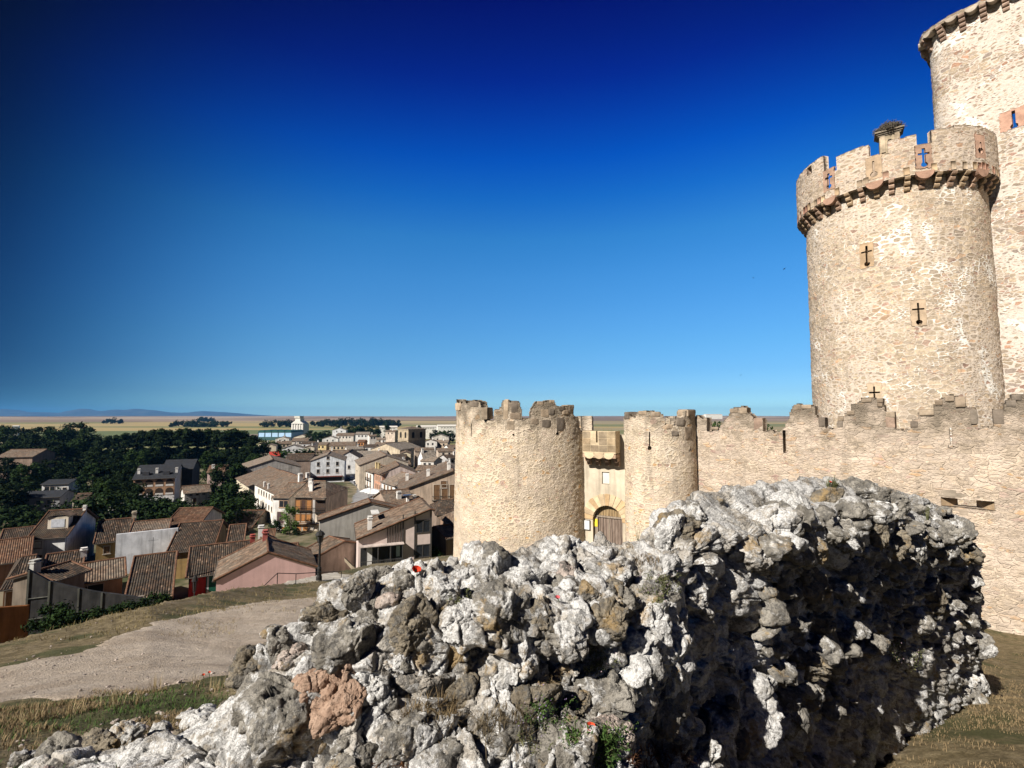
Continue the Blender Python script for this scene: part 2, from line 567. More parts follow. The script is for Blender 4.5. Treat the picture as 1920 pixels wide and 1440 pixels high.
@cached
def bladesmat(a, b):
    t = NT('blades')
    n = t.noise(t.pos(), 9.0, 4, 0.7)[0]
    return t.done(t.mix(t.ss(n, 0.3, 0.7), a, b), None, 0.8)

@cached
def woodmat(a=(0.14, 0.10, 0.065), b=(0.30, 0.22, 0.15)):
    t = NT('old_wood')
    p = t.pos()
    n = t.noise(t.vmul(p, (14, 14, 1.2)), 1.0, 5, 0.65)[0]
    return t.done(t.mix(t.ss(n, 0.3, 0.7), a, b), t.bump(n, 0.5, 0.02))

def glassmat():
    return plain((0.012, 0.014, 0.017), 0.25, 0.1)
DARK = (0.02, 0.018, 0.016)
# ------------------------------------------------------------------ ground
FAR = [(200, -25.0), (900, -25.0), (1700, -24.0), (2600, -16.0), (4200, -3.0), (5600, 6.0), (7000, 9.0), (9000, 4.0), (16000, -26.0)]
def colz(px, pts, tail=None):
    R, Z = [0.3], [-1.62]
    for (py, d) in pts:
        v = at(px, py, d)
        R.append(math.hypot(v.x, v.y)); Z.append(v.z)
    for (r, z) in (tail or []): R.append(r); Z.append(z)
    for (r, z) in FAR:
        if r > R[-1] * 1.05: R.append(r); Z.append(z)
    return (math.atan2(px - 960, F_PX), np.log(np.array(R)), np.array(Z))
LEFT = [
    (-900, [(1440, 2.3), (1330, 4.3), (1255, 8.0), (1225, 9.8)], [(24, -9), (34, -15), (46, -20), (64, -22.3), (140, -24.0)]),
    (0, [(1440, 2.33), (1322, 4.4), (1248, 8.0), (1205, 10.0)], [(17.5, -8.5), (27, -14), (42, -20.0), (64, -22.3), (140, -24.0)]),
    (300, [(1440, 2.35), (1305, 4.8), (1168, 11.0), (1130, 13.5)], [(21, -9.3), (29, -13.6), (44, -20.0), (64, -22.3), (140, -24.0)]),
    (420, [(1440, 2.35), (1270, 5.6), (1150, 13.0), (1103, 18.5)], [(26, -10.0), (34, -14.2), (46, -19.8), (64, -22.3), (140, -24.0)]),
    (550, [(1440, 2.35), (1270, 5.2), (1125, 15.0), (1089, 29.0)], [(38, -13.3), (47, -17.4), (56, -20.8), (80, -22.8), (140, -24.0)]),
    (700, [(1440, 2.3), (1250, 5.5), (1110, 18.0), (1058, 40.0)], [(52, -15.3), (62, -18.0), (75, -21), (100, -23.0), (140, -24.0)]),
    (850, [(1440, 2.3), (1240, 5.6), (1100, 18.0), (1040, 40.0)], [(50, -14.5), (62, -18.0), (75, -21), (100, -23.0), (140, -24.0)]),
]
def blend(c0, c1, k):
    """columns between two given ones: the same features at in-between distances"""
    out = []
    for j in range(k):
        f = j / k
        px = c0[0] + (c1[0] - c0[0]) * f
        pts = [(a[0] + (b[0] - a[0]) * f, math.exp(math.log(a[1]) * (1 - f) + math.log(b[1]) * f)) for a, b in zip(c0[1], c1[1])]
        tl = [(math.exp(math.log(a[0]) * (1 - f) + math.log(b[0]) * f), a[1] + (b[1] - a[1]) * f) for a, b in zip(c0[2], c1[2])]
        out.append(colz(px, pts, tl))
    return out
COLS = []
for i_ in range(len(LEFT) - 1): COLS += blend(LEFT[i_], LEFT[i_ + 1], 14)
COLS += [
    colz(*LEFT[-1]),
    colz(1000, [(1440, 2.3), (1230, 6.0), (1110, 18.0)], [(34, -9.7), (60, -9.7), (90, -14), (140, -23)]),
    colz(1300, [(1460, 3.0), (1300, 6.4), (1140, 17.0)], [(38, -9.3), (70, -9.5), (100, -14), (150, -23)]),
    colz(1600, [(1560, 3.2), (1460, 5.8), (1310, 9.0), (1172, 17.5)], [(36, -9.3), (80, -9.5), (110, -14), (160, -23)]),
    colz(1850, [(1620, 2.6), (1440, 5.0), (1300, 8.9), (1195, 19.7)], [(34, -9.3), (80, -9.5), (110, -14), (160, -23)]),
    colz(2300, [(1620, 2.6), (1440, 5.0), (1320, 8.6), (1235, 17.0)], [(34, -9.3), (80, -9.5), (110, -14), (160, -23)]),
    colz(3400, [(1600, 2.3), (1440, 4.4), (1380, 6.0)], [(20, -6.5), (60, -9.5), (110, -14), (160, -23)]),
]
CAZ = np.array([c[0] for c in COLS])

def ground_z(x, y, detail=True):
    x, y = np.asarray(x, float), np.asarray(y, float)
    r = np.maximum(np.hypot(x, y), 0.05)
    az = np.arctan2(x, y)
    lr = np.log(r)
    Zk = np.stack([np.interp(lr, c[1], c[2]) for c in COLS], 0)
    k = np.clip(np.searchsorted(CAZ, az) - 1, 0, len(COLS) - 2)
    t = np.clip((az - CAZ[k]) / (CAZ[k + 1] - CAZ[k]), 0, 1)
    z0 = np.take_along_axis(Zk, k[None], 0)[0]
    z1 = np.take_along_axis(Zk, k[None] + 1, 0)[0]
    z = z0 + (z1 - z0) * t
    # behind the camera both end columns are blended into one gentle slope
    back = sstep(1.0, 2.2, np.abs(az))
    z = z * (1 - back) + back * (-1.62 - 0.16 * np.minimum(r, 140))
    P = np.stack([x, y, np.zeros_like(x)], -1)
    if detail:
        z = z + 0.05 * fbm(P * 0.9, 3, 5) * sstep(1.5, 6, r) * (1 - sstep(60, 120, r))
        z = z + 0.012 * fbm(P * 6.0, 2, 9) * (1 - sstep(15, 30, r))
    z = z + sstep(1800, 5000, r) * 10.0 * fbm(P / 1500.0, 3, 21) + sstep(1500, 4000, r) * 4.0 * fbm(P / 420.0, 3, 22)
    return z

def gz(x, y): return float(ground_z(np.array([x]), np.array([y]))[0])

def on_ground(px, py):
    """where the view ray through a photo pixel meets the ground"""
    d = np.exp(np.linspace(math.log(1.2), math.log(400), 700))
    v = at(px, py, 1.0)
    k = int(np.argmax(ground_z(v.x * d, v.y * d) > v.z * d))
    return v * float(d[k])

def build_ground():
    az = np.concatenate([np.linspace(-math.pi, -1.0, 40)[:-1], np.linspace(-1.0, 1.0, 420), np.linspace(1.0, math.pi, 40)[1:]])
    r = np.concatenate([[0.02], np.exp(np.linspace(math.log(0.5), math.log(60), 300)), np.exp(np.linspace(math.log(60), math.log(15500), 170))[1:]])
    A, R = np.meshgrid(az, r, indexing='ij')
    X, Y = R * np.sin(A), R * np.cos(A)
    Z = ground_z(X, Y)
    V = np.stack([X, Y, Z], -1).reshape(-1, 3)
    n, m = len(az), len(r)
    I, J = np.meshgrid(np.arange(n - 1), np.arange(m - 1), indexing='ij')
    a = (I * m + J).ravel()
    F = np.stack([a, a + 1, a + m + 1, a + m], -1)[:, ::-1]
    t = NT('ground')
    p = t.pos()
    ln = t.n('ShaderNodeVectorMath', operation='LENGTH')
    t.put(ln.inputs[0], t.vmul(p, (1, 1, 0)))
    d = ln.outputs['Value']
    # near: dry summer grass over earth
    n1 = t.noise(p, 0.55, 6, 0.65)[0]
    n2 = t.noise(p, 5.5, 6, 0.7)[0]
    n3 = t.noise(p, 30, 4, 0.7)[0]
    c = t.mix(t.ss(n2, 0.35, 0.66), (0.115, 0.088, 0.045), (0.24, 0.19, 0.11))
    c = t.mix(t.ss(n1, 0.48, 0.60, 0, 0.8), c, (0.058, 0.066, 0.024))
    c = t.mix(t.ss(n1, 0.30, 0.42, 0.5, 0.0), c, (0.28, 0.225, 0.155))
    c = t.mix(1.0, c, t.ss(n3, 0.3, 0.7, 0.65, 1.2), 'MULTIPLY')
    # town level: yards, weeds, dust
    yard = t.mix(t.ss(t.noise(p, 0.09, 5, 0.65)[0], 0.42, 0.58), (0.055, 0.062, 0.026), (0.20, 0.165, 0.11))
    c = t.mix(t.ss(d, 36, 46), c, yard)
    # the plain: strips of wheat, stubble, green barley and ploughed earth
    sp = t.vmul(p, (0.00085, 0.0030, 0))
    v1 = t.vor(t.vadd(sp, t.vmul(t.noise(sp, 1.5, 2)[1], (0.25, 0.25, 0))), 1.0, 'F1')[1]
    f = t.sepc(v1)
    plain_ = t.ramp(f[0], [(0, (0.33, 0.255, 0.115)), (0.3, (0.17, 0.17, 0.07)), (0.5, (0.38, 0.30, 0.15)), (0.68, (0.27, 0.22, 0.12)), (0.85, (0.12, 0.14, 0.06))], True)
    hp = t.vmul(p, (0.0011, 0.0022, 0))
    v2 = t.sepc(t.vor(t.vadd(hp, t.vmul(t.noise(hp, 2.0, 3)[1], (0.4, 0.4, 0))), 1.0, 'F1')[1])
    hill = t.ramp(v2[0], [(0, (0.21, 0.15, 0.105)), (0.35, (0.27, 0.20, 0.14)), (0.6, (0.17, 0.125, 0.085)), (0.8, (0.34, 0.27, 0.19))], True)
    hill = t.mix(t.ss(t.noise(p, 0.012, 5, 0.7)[0], 0.62, 0.68, 0, 0.7), hill, (0.05, 0.05, 0.03))
    plain_ = t.mix(t.ss(d, 2100, 2500), plain_, hill)
    c = t.mix(t.ss(d, 330, 420), c, plain_)
    h = t.math('ADD', n2, t.math('MULTIPLY', n3, 0.6))
    m_ = t.done(c, t.bump(h, 0.6, 0.05))
    o = make('ground', V, F, m_, smooth=True)
    tag(o, 'dry grassy hill slope falling to the town and the wide farmed plain', 'ground', kind='structure')
build_ground()

def sheet(name, poly, step, lift, mat, label, cat, rag=0.25, sc_=1.3, seed=3):
    """a patch lying on the ground, its outline given by photo pixels that meet the ground, with a ragged edge"""
    P = [on_ground(*q) if len(q) == 2 else Vector((q[0], q[1], 0)) for q in poly]
    P2 = np.array([(v.x, v.y) for v in P])
    x0, y0 = P2.min(0) - rag; x1, y1 = P2.max(0) + rag
    xs, ys = np.arange(x0, x1 + step, step), np.arange(y0, y1 + step, step)
    X, Y = np.meshgrid(xs, ys, indexing='ij')
    # signed distance to the polygon
    D = np.full(X.shape, 1e9); inside = np.zeros(X.shape, bool)
    for i in range(len(P2)):
        a, b = P2[i], P2[(i + 1) % len(P2)]
        ab = b - a
        tt = np.clip(((X - a[0]) * ab[0] + (Y - a[1]) * ab[1]) / (ab @ ab + 1e-9), 0, 1)
        D = np.minimum(D, np.hypot(X - a[0] - tt * ab[0], Y - a[1] - tt * ab[1]))
        cond = ((a[1] > Y) != (b[1] > Y))
        with np.errstate(divide='ignore', invalid='ignore'):
            xi = (b[0] - a[0]) * (Y - a[1]) / (b[1] - a[1] + 1e-12) + a[0]
        inside ^= cond & (X < xi)
    S = np.where(inside, D, -D) + rag * fbm(np.stack([X * sc_, Y * sc_, 0 * X], -1), 4, seed, 0.6) * 1.6
    Z = ground_z(X, Y) - 0.05 + (lift + 0.05) * sstep(0.0, max(0.12, rag * 0.8), S)
    m = len(ys)
    I, J = np.meshgrid(np.arange(len(xs) - 1), np.arange(m - 1), indexing='ij')
    ok = (S[:-1, :-1] > 0) & (S[1:, 1:] > 0) & (S[1:, :-1] > 0) & (S[:-1, 1:] > 0)
    a = (I * m + J)[ok]
    F = np.stack([a, a + m, a + m + 1, a + 1], -1)
    V = np.stack([X, Y, Z], -1).reshape(-1, 3)
    u, inv = np.unique(F, return_inverse=True)
    o = make(name, V[u], inv.reshape(F.shape), mat, smooth=True)
    tag(o, label, cat, kind='structure')
    return o

def dirtmat():
    t = NT('dirt')
    p = t.pos()
    n1, n2, n3 = t.noise(p, 0.8, 6, 0.65)[0], t.noise(p, 6, 6, 0.7)[0], t.noise(p, 40, 4, 0.7)[0]
    c = t.mix(t.ss(n1, 0.35, 0.65), (0.40, 0.325, 0.25), (0.51, 0.43, 0.345))
    c = t.mix(t.ss(n2, 0.58, 0.70, 0, 0.5), c, (0.22, 0.155, 0.105))
    c = t.mix(1.0, c, t.ss(n3, 0.3, 0.7, 0.8, 1.12), 'MULTIPLY')
    rut = t.noise(t.vmul(p, (0.5, 1.5, 1)), 1.0, 6, 0.7, 0.8)[0]
    c = t.mix(t.ss(rut, 0.56, 0.70, 0, 0.5), c, (0.20, 0.15, 0.105))
    return t.done(c, t.bump(t.math('ADD', t.math('ADD', n2, t.math('MULTIPLY', n3, 0.7)), rut), 0.9, 0.06))
DIRT = dirtmat()
sheet('path', [(-260, 1262), (0, 1250), (130, 1225), (250, 1180), (330, 1158), (430, 1140), (520, 1124), (600, 1118), (680, 1122), (660, 1180),
               (560, 1240), (450, 1268), (330, 1288), (200, 1310), (60, 1318), (-260, 1335)], 0.06, 0.02, DIRT,
      'pale trodden dirt path crossing the hillside below the ruined wall', 'path', 0.35)
t_ = NT('asphalt')
t_.done(t_.mix(t_.ss(t_.noise(t_.pos(), 0.6, 5)[0], 0.35, 0.65), (0.20, 0.20, 0.205), (0.30, 0.295, 0.29)))
ROADM = t_.m
sheet('plaza', 
      [(650, 902), (640, 880), (648, 868), (660, 868), (672, 890), (690, 905), (715, 918), (735, 930), (742, 948), (690, 965), (655, 950), (668, 915)], 0.8, 0.10, ROADM,
      'grey asphalt town square and street running between the houses', 'plaza', 0.3, 0.1)
sheet('road', [(560, 1040), (600, 1020), (620, 1000), (650, 1000), (640, 1060), (600, 1075), (572, 1062)], 0.4, 0.08, ROADM,
      'grey asphalt lane curving down beside the pink gabled house', 'road', 0.3, 0.3)
t_ = NT('flagstone')
t_.done(t_.mix(t_.ss(t_.noise(t_.pos(), 2.5, 5)[0], 0.35, 0.65), (0.36, 0.32, 0.26), (0.48, 0.44, 0.37)))
sheet('pavement', [(500, 1092), (540, 1086), (585, 1080), (640, 1077), (664, 1079), (640, 1087), (585, 1092), (530, 1097)], 0.12, 0.03, t_.m,
      'pale paved footpath along the grassy crest beside the street lamp', 'pavement', 0.08, 0.6)

# ------------------------------------------------------------------ mountains and haze
def mountains():
    prof = [(-700, 775), (-300, 768), (-100, 771), (0, 768), (60, 769), (110, 774), (150, 765.5), (190, 768), (215, 766.5), (250, 763.5), (285, 766),
            (330, 773), (352, 775), (385, 770.5), (430, 773), (480, 777), (540, 781), (700, 783), (900, 784)]
    D0 = 12500.0
    xs = np.arange(-700, 900, 4.0)
    ys = np.interp(xs, [p[0] for p in prof], [p[1] for p in prof])
    X = (xs - 960) / F_PX * D0
    H = (HOR - ys) / F_PX * D0
    H = H + 16 * fbm(np.stack([X / 700, 0 * X, 0 * X], -1), 4, 41)
    T = np.linspace(-1, 1, 26)
    XX, TT = np.meshgrid(X, T, indexing='ij')
    YY = D0 + TT * 2200
    k = (1 - np.abs(TT)) ** 1.15
    k = k * (1 + 0.35 * fbm(np.stack([XX / 650, YY / 650, 0 * XX], -1), 3, 50) * (np.abs(TT) > 0.03))
    V = np.stack([XX * (1 + TT * 0.15), YY, -40 + (H[:, None] + 40) * k], -1).reshape(-1, 3)
    n, m = len(X), len(T)
    I, J = np.meshgrid(np.arange(n - 1), np.arange(m - 1), indexing='ij')
    a = (I * m + J).ravel()
    F = np.stack([a, a + m, a + m + 1, a + 1], -1)
    o = make('mountains', V, F, plain((0.06, 0.075, 0.075), 0.95, 0.35, 0.004), smooth=True)
    tag(o, 'distant blue mountain range on the horizon at the left', 'mountains', kind='structure')
mountains()

def haze():
    b = MB().abox(-17000, 17000, -3000, 16500, -48, 300)
    m_ = bpy.data.materials.new('haze')
    m_.use_nodes = True
    nt = m_.node_tree
    nt.nodes.remove(nt.nodes['Principled BSDF'])
    v = nt.nodes.new('ShaderNodeVolumePrincipled')
    v.inputs['Color'].default_value = (0.13, 0.44, 0.95, 1)
    v.inputs['Density'].default_value = 4.6e-5
    v.inputs['Anisotropy'].default_value = 0.0
    nt.links.new(v.outputs[0], nt.nodes['Material Output'].inputs['Volume'])
    o = b.build('haze', m_)
    tag(o, 'pale blue distance haze over the plain', 'haze', kind='stuff')
haze()
# ------------------------------------------------------------------ castle
def shell(name, us, vs, fo, fi, solid, mat, parent, closed=False):
    """a wall with thickness: outer and inner skin over the cells that are solid, and the reveals round every gap"""
    us, vs = np.asarray(us, float), np.asarray(vs, float)
    U, V = np.meshgrid(us, vs, indexing='ij')
    Po, uvo = fo(U, V)
    Pi = fi(U, V)
    nu, nv = len(us) - 1, len(vs) - 1
    UC, VC = np.meshgrid((us[1:] + us[:-1]) / 2, (vs[1:] + vs[:-1]) / 2, indexing='ij')
    S = solid(UC, VC)
    N = (nu + 1) * (nv + 1)
    idx = np.arange(N).reshape(nu + 1, nv + 1)
    a, b, c, d = idx[:-1, :-1], idx[1:, :-1], idx[1:, 1:], idx[:-1, 1:]
    Q, UVs = [], []
    uvf = uvo.reshape(-1, 2)
    def add(q, shift=None):
        Q.append(q)
        w = uvf[q % N]
        if shift is not None: w = w + shift
        UVs.append(w)
    add(np.stack([a[S], b[S], c[S], d[S]], -1))
    add(np.stack([a[S], d[S], c[S], b[S]], -1) + N)
    def wall(p, q, m, sh):
        if m.any():
            p, q = p[m], q[m]
            add(np.stack([p, q, q + N, p + N], -1), np.array([[0, 0], [0, 0], sh, sh]))
    T = np.zeros_like(S)
    left = S.copy(); right = S.copy(); down = S.copy(); up = S.copy()
    left[1:] &= ~S[:-1]; right[:-1] &= ~S[1:]
    if closed:
        left[0] &= ~S[-1]; right[-1] &= ~S[0]
    down[:, 1:] &= ~S[:, :-1]; up[:, :-1] &= ~S[:, 1:]
    wall(d, a, left, (0.4, 0)); wall(b, c, right, (0.4, 0)); wall(a, b, down, (0, 0.4)); wall(c, d, up, (0, 0.4))
    F = np.concatenate(Q); UVl = np.concatenate(UVs).reshape(-1, 2)
    VV = np.concatenate([Po.reshape(-1, 3), Pi.reshape(-1, 3)])
    u, inv = np.unique(F, return_inverse=True)
    return make(name, VV[u], inv.reshape(F.shape), mat, parent, uv=UVl)

def lines(lo, hi, step, extra=()):
    b = np.arange(lo, hi + step * 0.5, step)
    return np.unique(np.round(np.concatenate([b, np.array(list(extra), float)]), 5))

class Round:
    """a round tower: centre, radius, helper maps between photo pixels and (angle, height) on its skin"""
    def __init__(s, az, D, R, batter=0.0, zref=0.0, bumpy=0.06, seed=1):
        s.c = Vector((math.sin(az) * D, math.cos(az) * D, 0)); s.R, s.bt, s.zr, s.bp, s.sd = R, batter, zref, bumpy, seed
        s.back = az + math.pi       # the compass angle facing the camera
    def rad(s, z): return s.R + s.bt * (s.zr - z)
    def P(s, U, V, off=0.0):
        r = s.rad(V) + off
        return np.stack([s.c.x + r * np.sin(U), s.c.y + r * np.cos(U), V + 0 * U], -1)
    def fo(s, off=0.0, bumpy=None):
        bp = s.bp if bumpy is None else bumpy
        def f(U, V):
            q = np.stack([U * s.R, V, 0 * U], -1)
            dd = 0
            if bp:
                f1, f2, _ = worley(q * np.array([2.4, 3.6, 1.0]), s.sd)
                dd = bp * (np.minimum(f2 - f1, 0.35) / 0.35 - 0.6) + bp * 1.2 * fbm(q * 0.9, 3, s.sd)
            return s.P(U, V, off + dd), np.stack([U * s.R + s.sd * 7.7, V + 30 * 0], -1)
        return f
    def fi(s, th): return lambda U, V: s.P(U, V, -th)
    def pix(s, px, py, off=0.0):
        """angle and height where the view ray meets the near side of the tower (or its silhouette)"""
        d = at(px, py, 1.0)
        R = s.R + off
        for _ in range(3):
            A = d.x ** 2 + d.y ** 2; B = d.x * s.c.x + d.y * s.c.y; Cc = s.c.x ** 2 + s.c.y ** 2 - R * R
            disc = B * B - A * Cc
            t = (B - math.sqrt(max(disc, 0))) / A
            z = d.z * t
            R = s.rad(z) + off
        ang = math.atan2(d.x * t - s.c.x, d.y * t - s.c.y)
        while ang < s.back - math.pi: ang += 2 * math.pi
        while ang > s.back + math.pi: ang -= 2 * math.pi
        return ang, z
    def frame(s, ang, z, off=0.0):
        n = Vector((math.sin(ang), math.cos(ang), 0)); t = Vector((math.cos(ang), -math.sin(ang), 0))
        return s.c + n * (s.rad(z) + off) + Vector((0, 0, z)), n, t

def keyhole(du, dz, cross=True, w=0.055, h=1.15, rr=0.15):
    """arrow loop as a test on metres from its middle: slit, round oillet at the foot, cross bar"""
    m = (np.abs(du) < w) & (np.abs(dz) < h / 2)
    m |= (du ** 2 + (dz + h / 2) ** 2) < rr * rr
    if cross: m |= (np.abs(dz - h * 0.18) < w * 0.9) & (np.abs(du) < h * 0.25)
    return m

def slit_panel(tw, ang, z, mat, parent, w, hh, cross, off=0.015, th=0.45, slit=None, name='arrow_slit'):
    """dressed stones round an arrow loop, with the loop cut through"""
    R = tw.R
    us = lines(ang - w / 2 / R, ang + w / 2 / R, 0.03 / R); vs = lines(z - hh / 2, z + hh / 2, 0.03)
    kw = slit or {}
    def solid(U, V):
        q = np.stack([U * R * 8, V * 8, 0 * U + tw.sd], -1)
        edge = np.minimum(w / 2 - np.abs((U - ang) * R), hh / 2 - np.abs(V - z))
        return ~keyhole((U - ang) * R, V - z, cross, **kw) & (edge > 0.03 + 0.03 * vnoise(q, 4))
    return shell(name, us, vs, tw.fo(off, 0.0), tw.fi(th), solid, mat, parent)

def corbel(mb, tw, ang, ztop, proj, w, steps=3, hstep=0.30, off=0.0):
    """stacked rounded stones, each a bit shorter than the one above"""
    for k in range(steps):
        z1 = ztop - k * hstep; z0 = z1 - hstep * 0.94
        L = proj * (steps - k) / steps
        c, n, t = tw.frame(ang, z0, off - 0.15)
        sec = [Vector((0, 0, 0)), n * (L + 0.15 - 0.12)]
        for a in (0, 30, 60, 90):
            pass
        r = hstep * 0.46
        prof = [(0, 0), (L + 0.15 - r, 0), (L + 0.15 - r * 0.4, r * 0.25), (L + 0.15, r), (L + 0.15, r * 1.2), (L + 0.15 - r * 0.3, hstep * 0.9), (0, hstep * 0.94)]
        mb.prism([c + n * x + Vector((0, 0, y)) - t * w / 2 for x, y in prof], t * w)

def half_round(mb, tw, ang, ztop, r, depth, off):
    """a half-round stone apron hanging under a loophole"""
    c, n, t = tw.frame(ang, ztop, off - depth)
    pts = [c + t * (r * math.cos(a)) + Vector((0, 0, -r * math.sin(a))) for a in np.linspace(0, math.pi, 13)]
    mb.prism(pts, n * depth)

STONE_T = masonry(top=1e5, white=0.52, wide=0.12, mortar=(0.57, 0.485, 0.395), sx=2.1, sy=4.1, base=(0.58, 0.49, 0.37), blur=0.25,
                  stones=((0.44, 0.345, 0.245), (0.49, 0.385, 0.265), (0.38, 0.305, 0.235), (0.48, 0.31, 0.19), (0.37, 0.235, 0.18)))
STONE_P = masonry(top=1e5, white=0.12, wide=0.12, mortar=(0.54, 0.455, 0.37), sx=2.2, sy=4.0, base=(0.53, 0.43, 0.32), blur=0.3,
                  stones=((0.40, 0.315, 0.23), (0.45, 0.355, 0.25), (0.35, 0.28, 0.225), (0.44, 0.28, 0.18), (0.34, 0.22, 0.17)))
STONE_K = masonry(top=1e5, white=0.38, wide=0.17, mortar=(0.58, 0.515, 0.44), sx=2.0, sy=4.0, base=(0.52, 0.43, 0.335), blur=0.2,
                  stones=((0.36, 0.285, 0.215), (0.42, 0.33, 0.23), (0.31, 0.25, 0.21), (0.40, 0.22, 0.14), (0.29, 0.17, 0.13)))
STONE_G = masonry(top=0.75, white=0.15, wide=0.09, mortar=(0.66, 0.55, 0.40), sx=2.5, sy=4.2, base=(0.63, 0.53, 0.415), blur=0.72, bump=0.7, relief=0.6,
                  stones=((0.53, 0.425, 0.30), (0.58, 0.47, 0.33), (0.45, 0.36, 0.275), (0.58, 0.33, 0.13), (0.46, 0.30, 0.235)))
STONE_W = masonry(top=0.55, white=0.05, wide=0.075, mortar=(0.55, 0.445, 0.335), sx=2.2, sy=6.0, base=(0.545, 0.45, 0.36), blur=0.7, bump=0.75, relief=0.6,
                  stones=((0.48, 0.385, 0.285), (0.52, 0.42, 0.31), (0.42, 0.34, 0.265), (0.53, 0.33, 0.17), (0.43, 0.275, 0.225)))
WEATHERED, PALEWEATHER = ashlar((0.30, 0.25, 0.19), 0.45), ashlar((0.42, 0.345, 0.255), 0.4)
PINKSTONE, BUFFSTONE, GREYSTONE = ashlar((0.44, 0.29, 0.215)), ashlar((0.50, 0.385, 0.25)), ashlar((0.20, 0.175, 0.145), 0.4)
REDSTONE, PALESTONE = ashlar((0.40, 0.19, 0.13)), ashlar((0.50, 0.45, 0.375))

def az_of(px, py=HOR):
    v = at(px, py, 1.0)
    return math.atan2(v.x, v.y)

# --- the great round tower with its machicolated parapet
def great_tower():
    a0, a1 = az_of(1511, 450), az_of(1860, 420)
    az, half = (a0 + a1) / 2, (a1 - a0) / 2
    D = 42.0
    tw = Round(az, D, D * math.sin(half), 0.006, 8.0, 0.035, 3)
    root = empty('round_tower', tw.P(np.array(0.0), np.array(-9.5)) * [0, 0, 1] + np.array([tw.c.x, tw.c.y, 0]),
                 'tall round castle tower of mortared rubble with overhanging battlements on stone brackets', 'tower')
    root.location = (tw.c.x, tw.c.y, -9.5)
    R = tw.R
    ztop = 14.5          # underside of the overhang
    loops = [tw.pix(1625, 478), tw.pix(1722, 586), tw.pix(1640, 742)]
    cuts = [(a, z, 0.62, 1.5) for a, z in loops]
    us = np.concatenate([lines(tw.back - 1.75, tw.back + 1.75, 0.075 / R), lines(tw.back + 1.75, tw.back + 2 * math.pi - 1.75, 0.1)[1:]])
    us = us[us < tw.back + 2 * math.pi - 1.75 - 0.01]; us = np.append(us, tw.back + 2 * math.pi - 1.75)
    vs = lines(-9.5, ztop + 0.4, 0.085)
    def solid(U, V):
        m = np.ones_like(U, bool)
        for a, z, w, h in cuts:
            m &= ~((np.abs((U - a) * R) < w / 2) & (np.abs(V - z) < h / 2))
        return m
    shell('tower_body', us, vs, tw.fo(), tw.fi(0.5), solid, STONE_T, root, True)
    mats = [ashlar((0.56, 0.43, 0.28)), ashlar((0.53, 0.43, 0.31)), ashlar((0.53, 0.43, 0.31))]
    for (a, z), m in zip(loops, mats):
        slit_panel(tw, a, z, m, root, 0.80, 1.65, True)
    # overhang: parapet skin, loops cut right through it, crenels on top
    off = 0.54
    zp0 = ztop
    base_rim = tw.pix(1500, 392, off)[1]
    MER = [(1478, 1544, (1530, 300)), (1567.5, 1628, (1598, 281)), (1646, 1664, (1655, 289)), (1664, 1719, (1692, 257)), (1746, 1800, (1775, 240)), (1788, 1885, (1815, 234))]
    FLO = [(1556, 319), (1637, 298), (1732, 270)]
    mer = [(tw.pix(a_, m_[1], off)[0], tw.pix(b_, m_[1], off)[0], tw.pix(*m_, off)[1]) for a_, b_, m_ in MER]
    mer[0] = (tw.back + math.pi * 0.52, mer[0][1], mer[0][2])
    flo = float(np.mean([tw.pix(*q, off)[1] for q in FLO]))
    mer[-1] = (mer[-1][0], tw.back - math.pi * 0.48, mer[-1][2])
    def ptop(U):
        z = 0 * U + ztop + 0.9
        vis = np.abs(U - tw.back) < math.pi * 0.5
        z = np.where(vis, flo, z)
        for a_, b_, z_ in mer: z = np.where((U > min(a_, b_)) & (U < max(a_, b_)), z_, z)
        return z
    pl = [(tw.pix(1554, 337, off), True, (0.08, 0.9, 0.15)), (tw.pix(1638, 314, off), False, (0.055, 0.85, 0.17)), (tw.pix(1732, 293, off), True, (0.065, 1.0, 0.15)), (tw.pix(1838, 274, off), False, (0.06, 0.55, 0.19))]
    sq = tw.pix(1517, 320, off)
    vs2 = lines(ztop - 0.05, ztop + 4.2, 0.06)
    us2 = np.concatenate([lines(tw.back - 1.75, tw.back + 1.75, 0.06 / R), lines(tw.back + 1.75, tw.back + 2 * math.pi - 1.75, 0.06)[1:-1], [tw.back + 2 * math.pi - 1.75]])
    def solid2(U, V):
        q = np.stack([U * R * 3, V * 3, 0 * U], -1)
        m = V < ptop(U) + 0.045 * vnoise(q, 3)
        for (a, z), cr, (w, h, rr) in pl:
            m &= ~((np.abs((U - a) * R) < 0.36) & (np.abs(V - z - 0.02) < 0.72))
        m &= ~((np.abs((U - sq[0]) * R) < 0.24) & (np.abs(V - sq[1]) < 0.28))
        return m
    shell('parapet', us2, vs2, tw.fo(off, 0.03), tw.fi(-off + 0.40), solid2, STONE_P, root, True)
    for k, ((a, z), cr, (w, h, rr)) in enumerate(pl):
        slit_panel(tw, a, z, (ashlar((0.43, 0.30, 0.225)), ashlar((0.47, 0.37, 0.26)), ashlar((0.45, 0.32, 0.24)), ashlar((0.42, 0.28, 0.21)))[k], root, 0.80, 1.52, cr, off + 0.012, -off + 0.12, dict(w=w, h=h, rr=rr))
    # reddish course along the foot of the parapet
    usr = lines(tw.back - 1.7, tw.back + 1.7, 0.06)
    for i in range(0, len(usr) - 1):
        if random.Random(i).random() < 0.5:
            shell('dressed_stone', np.linspace(usr[i] + 0.003, usr[i + 1] - 0.003, 4), np.array([ztop + 0.0, ztop + 0.42 + 0.1 * random.Random(i + 50).random()]), tw.fo(off + 0.02, 0.0), tw.fi(-off), lambda U, V: np.ones_like(U, bool),
                  (PINKSTONE, ashlar((0.40, 0.235, 0.17)), BUFFSTONE, PALEWEATHER)[random.Random(i + 9).randrange(4)], root)
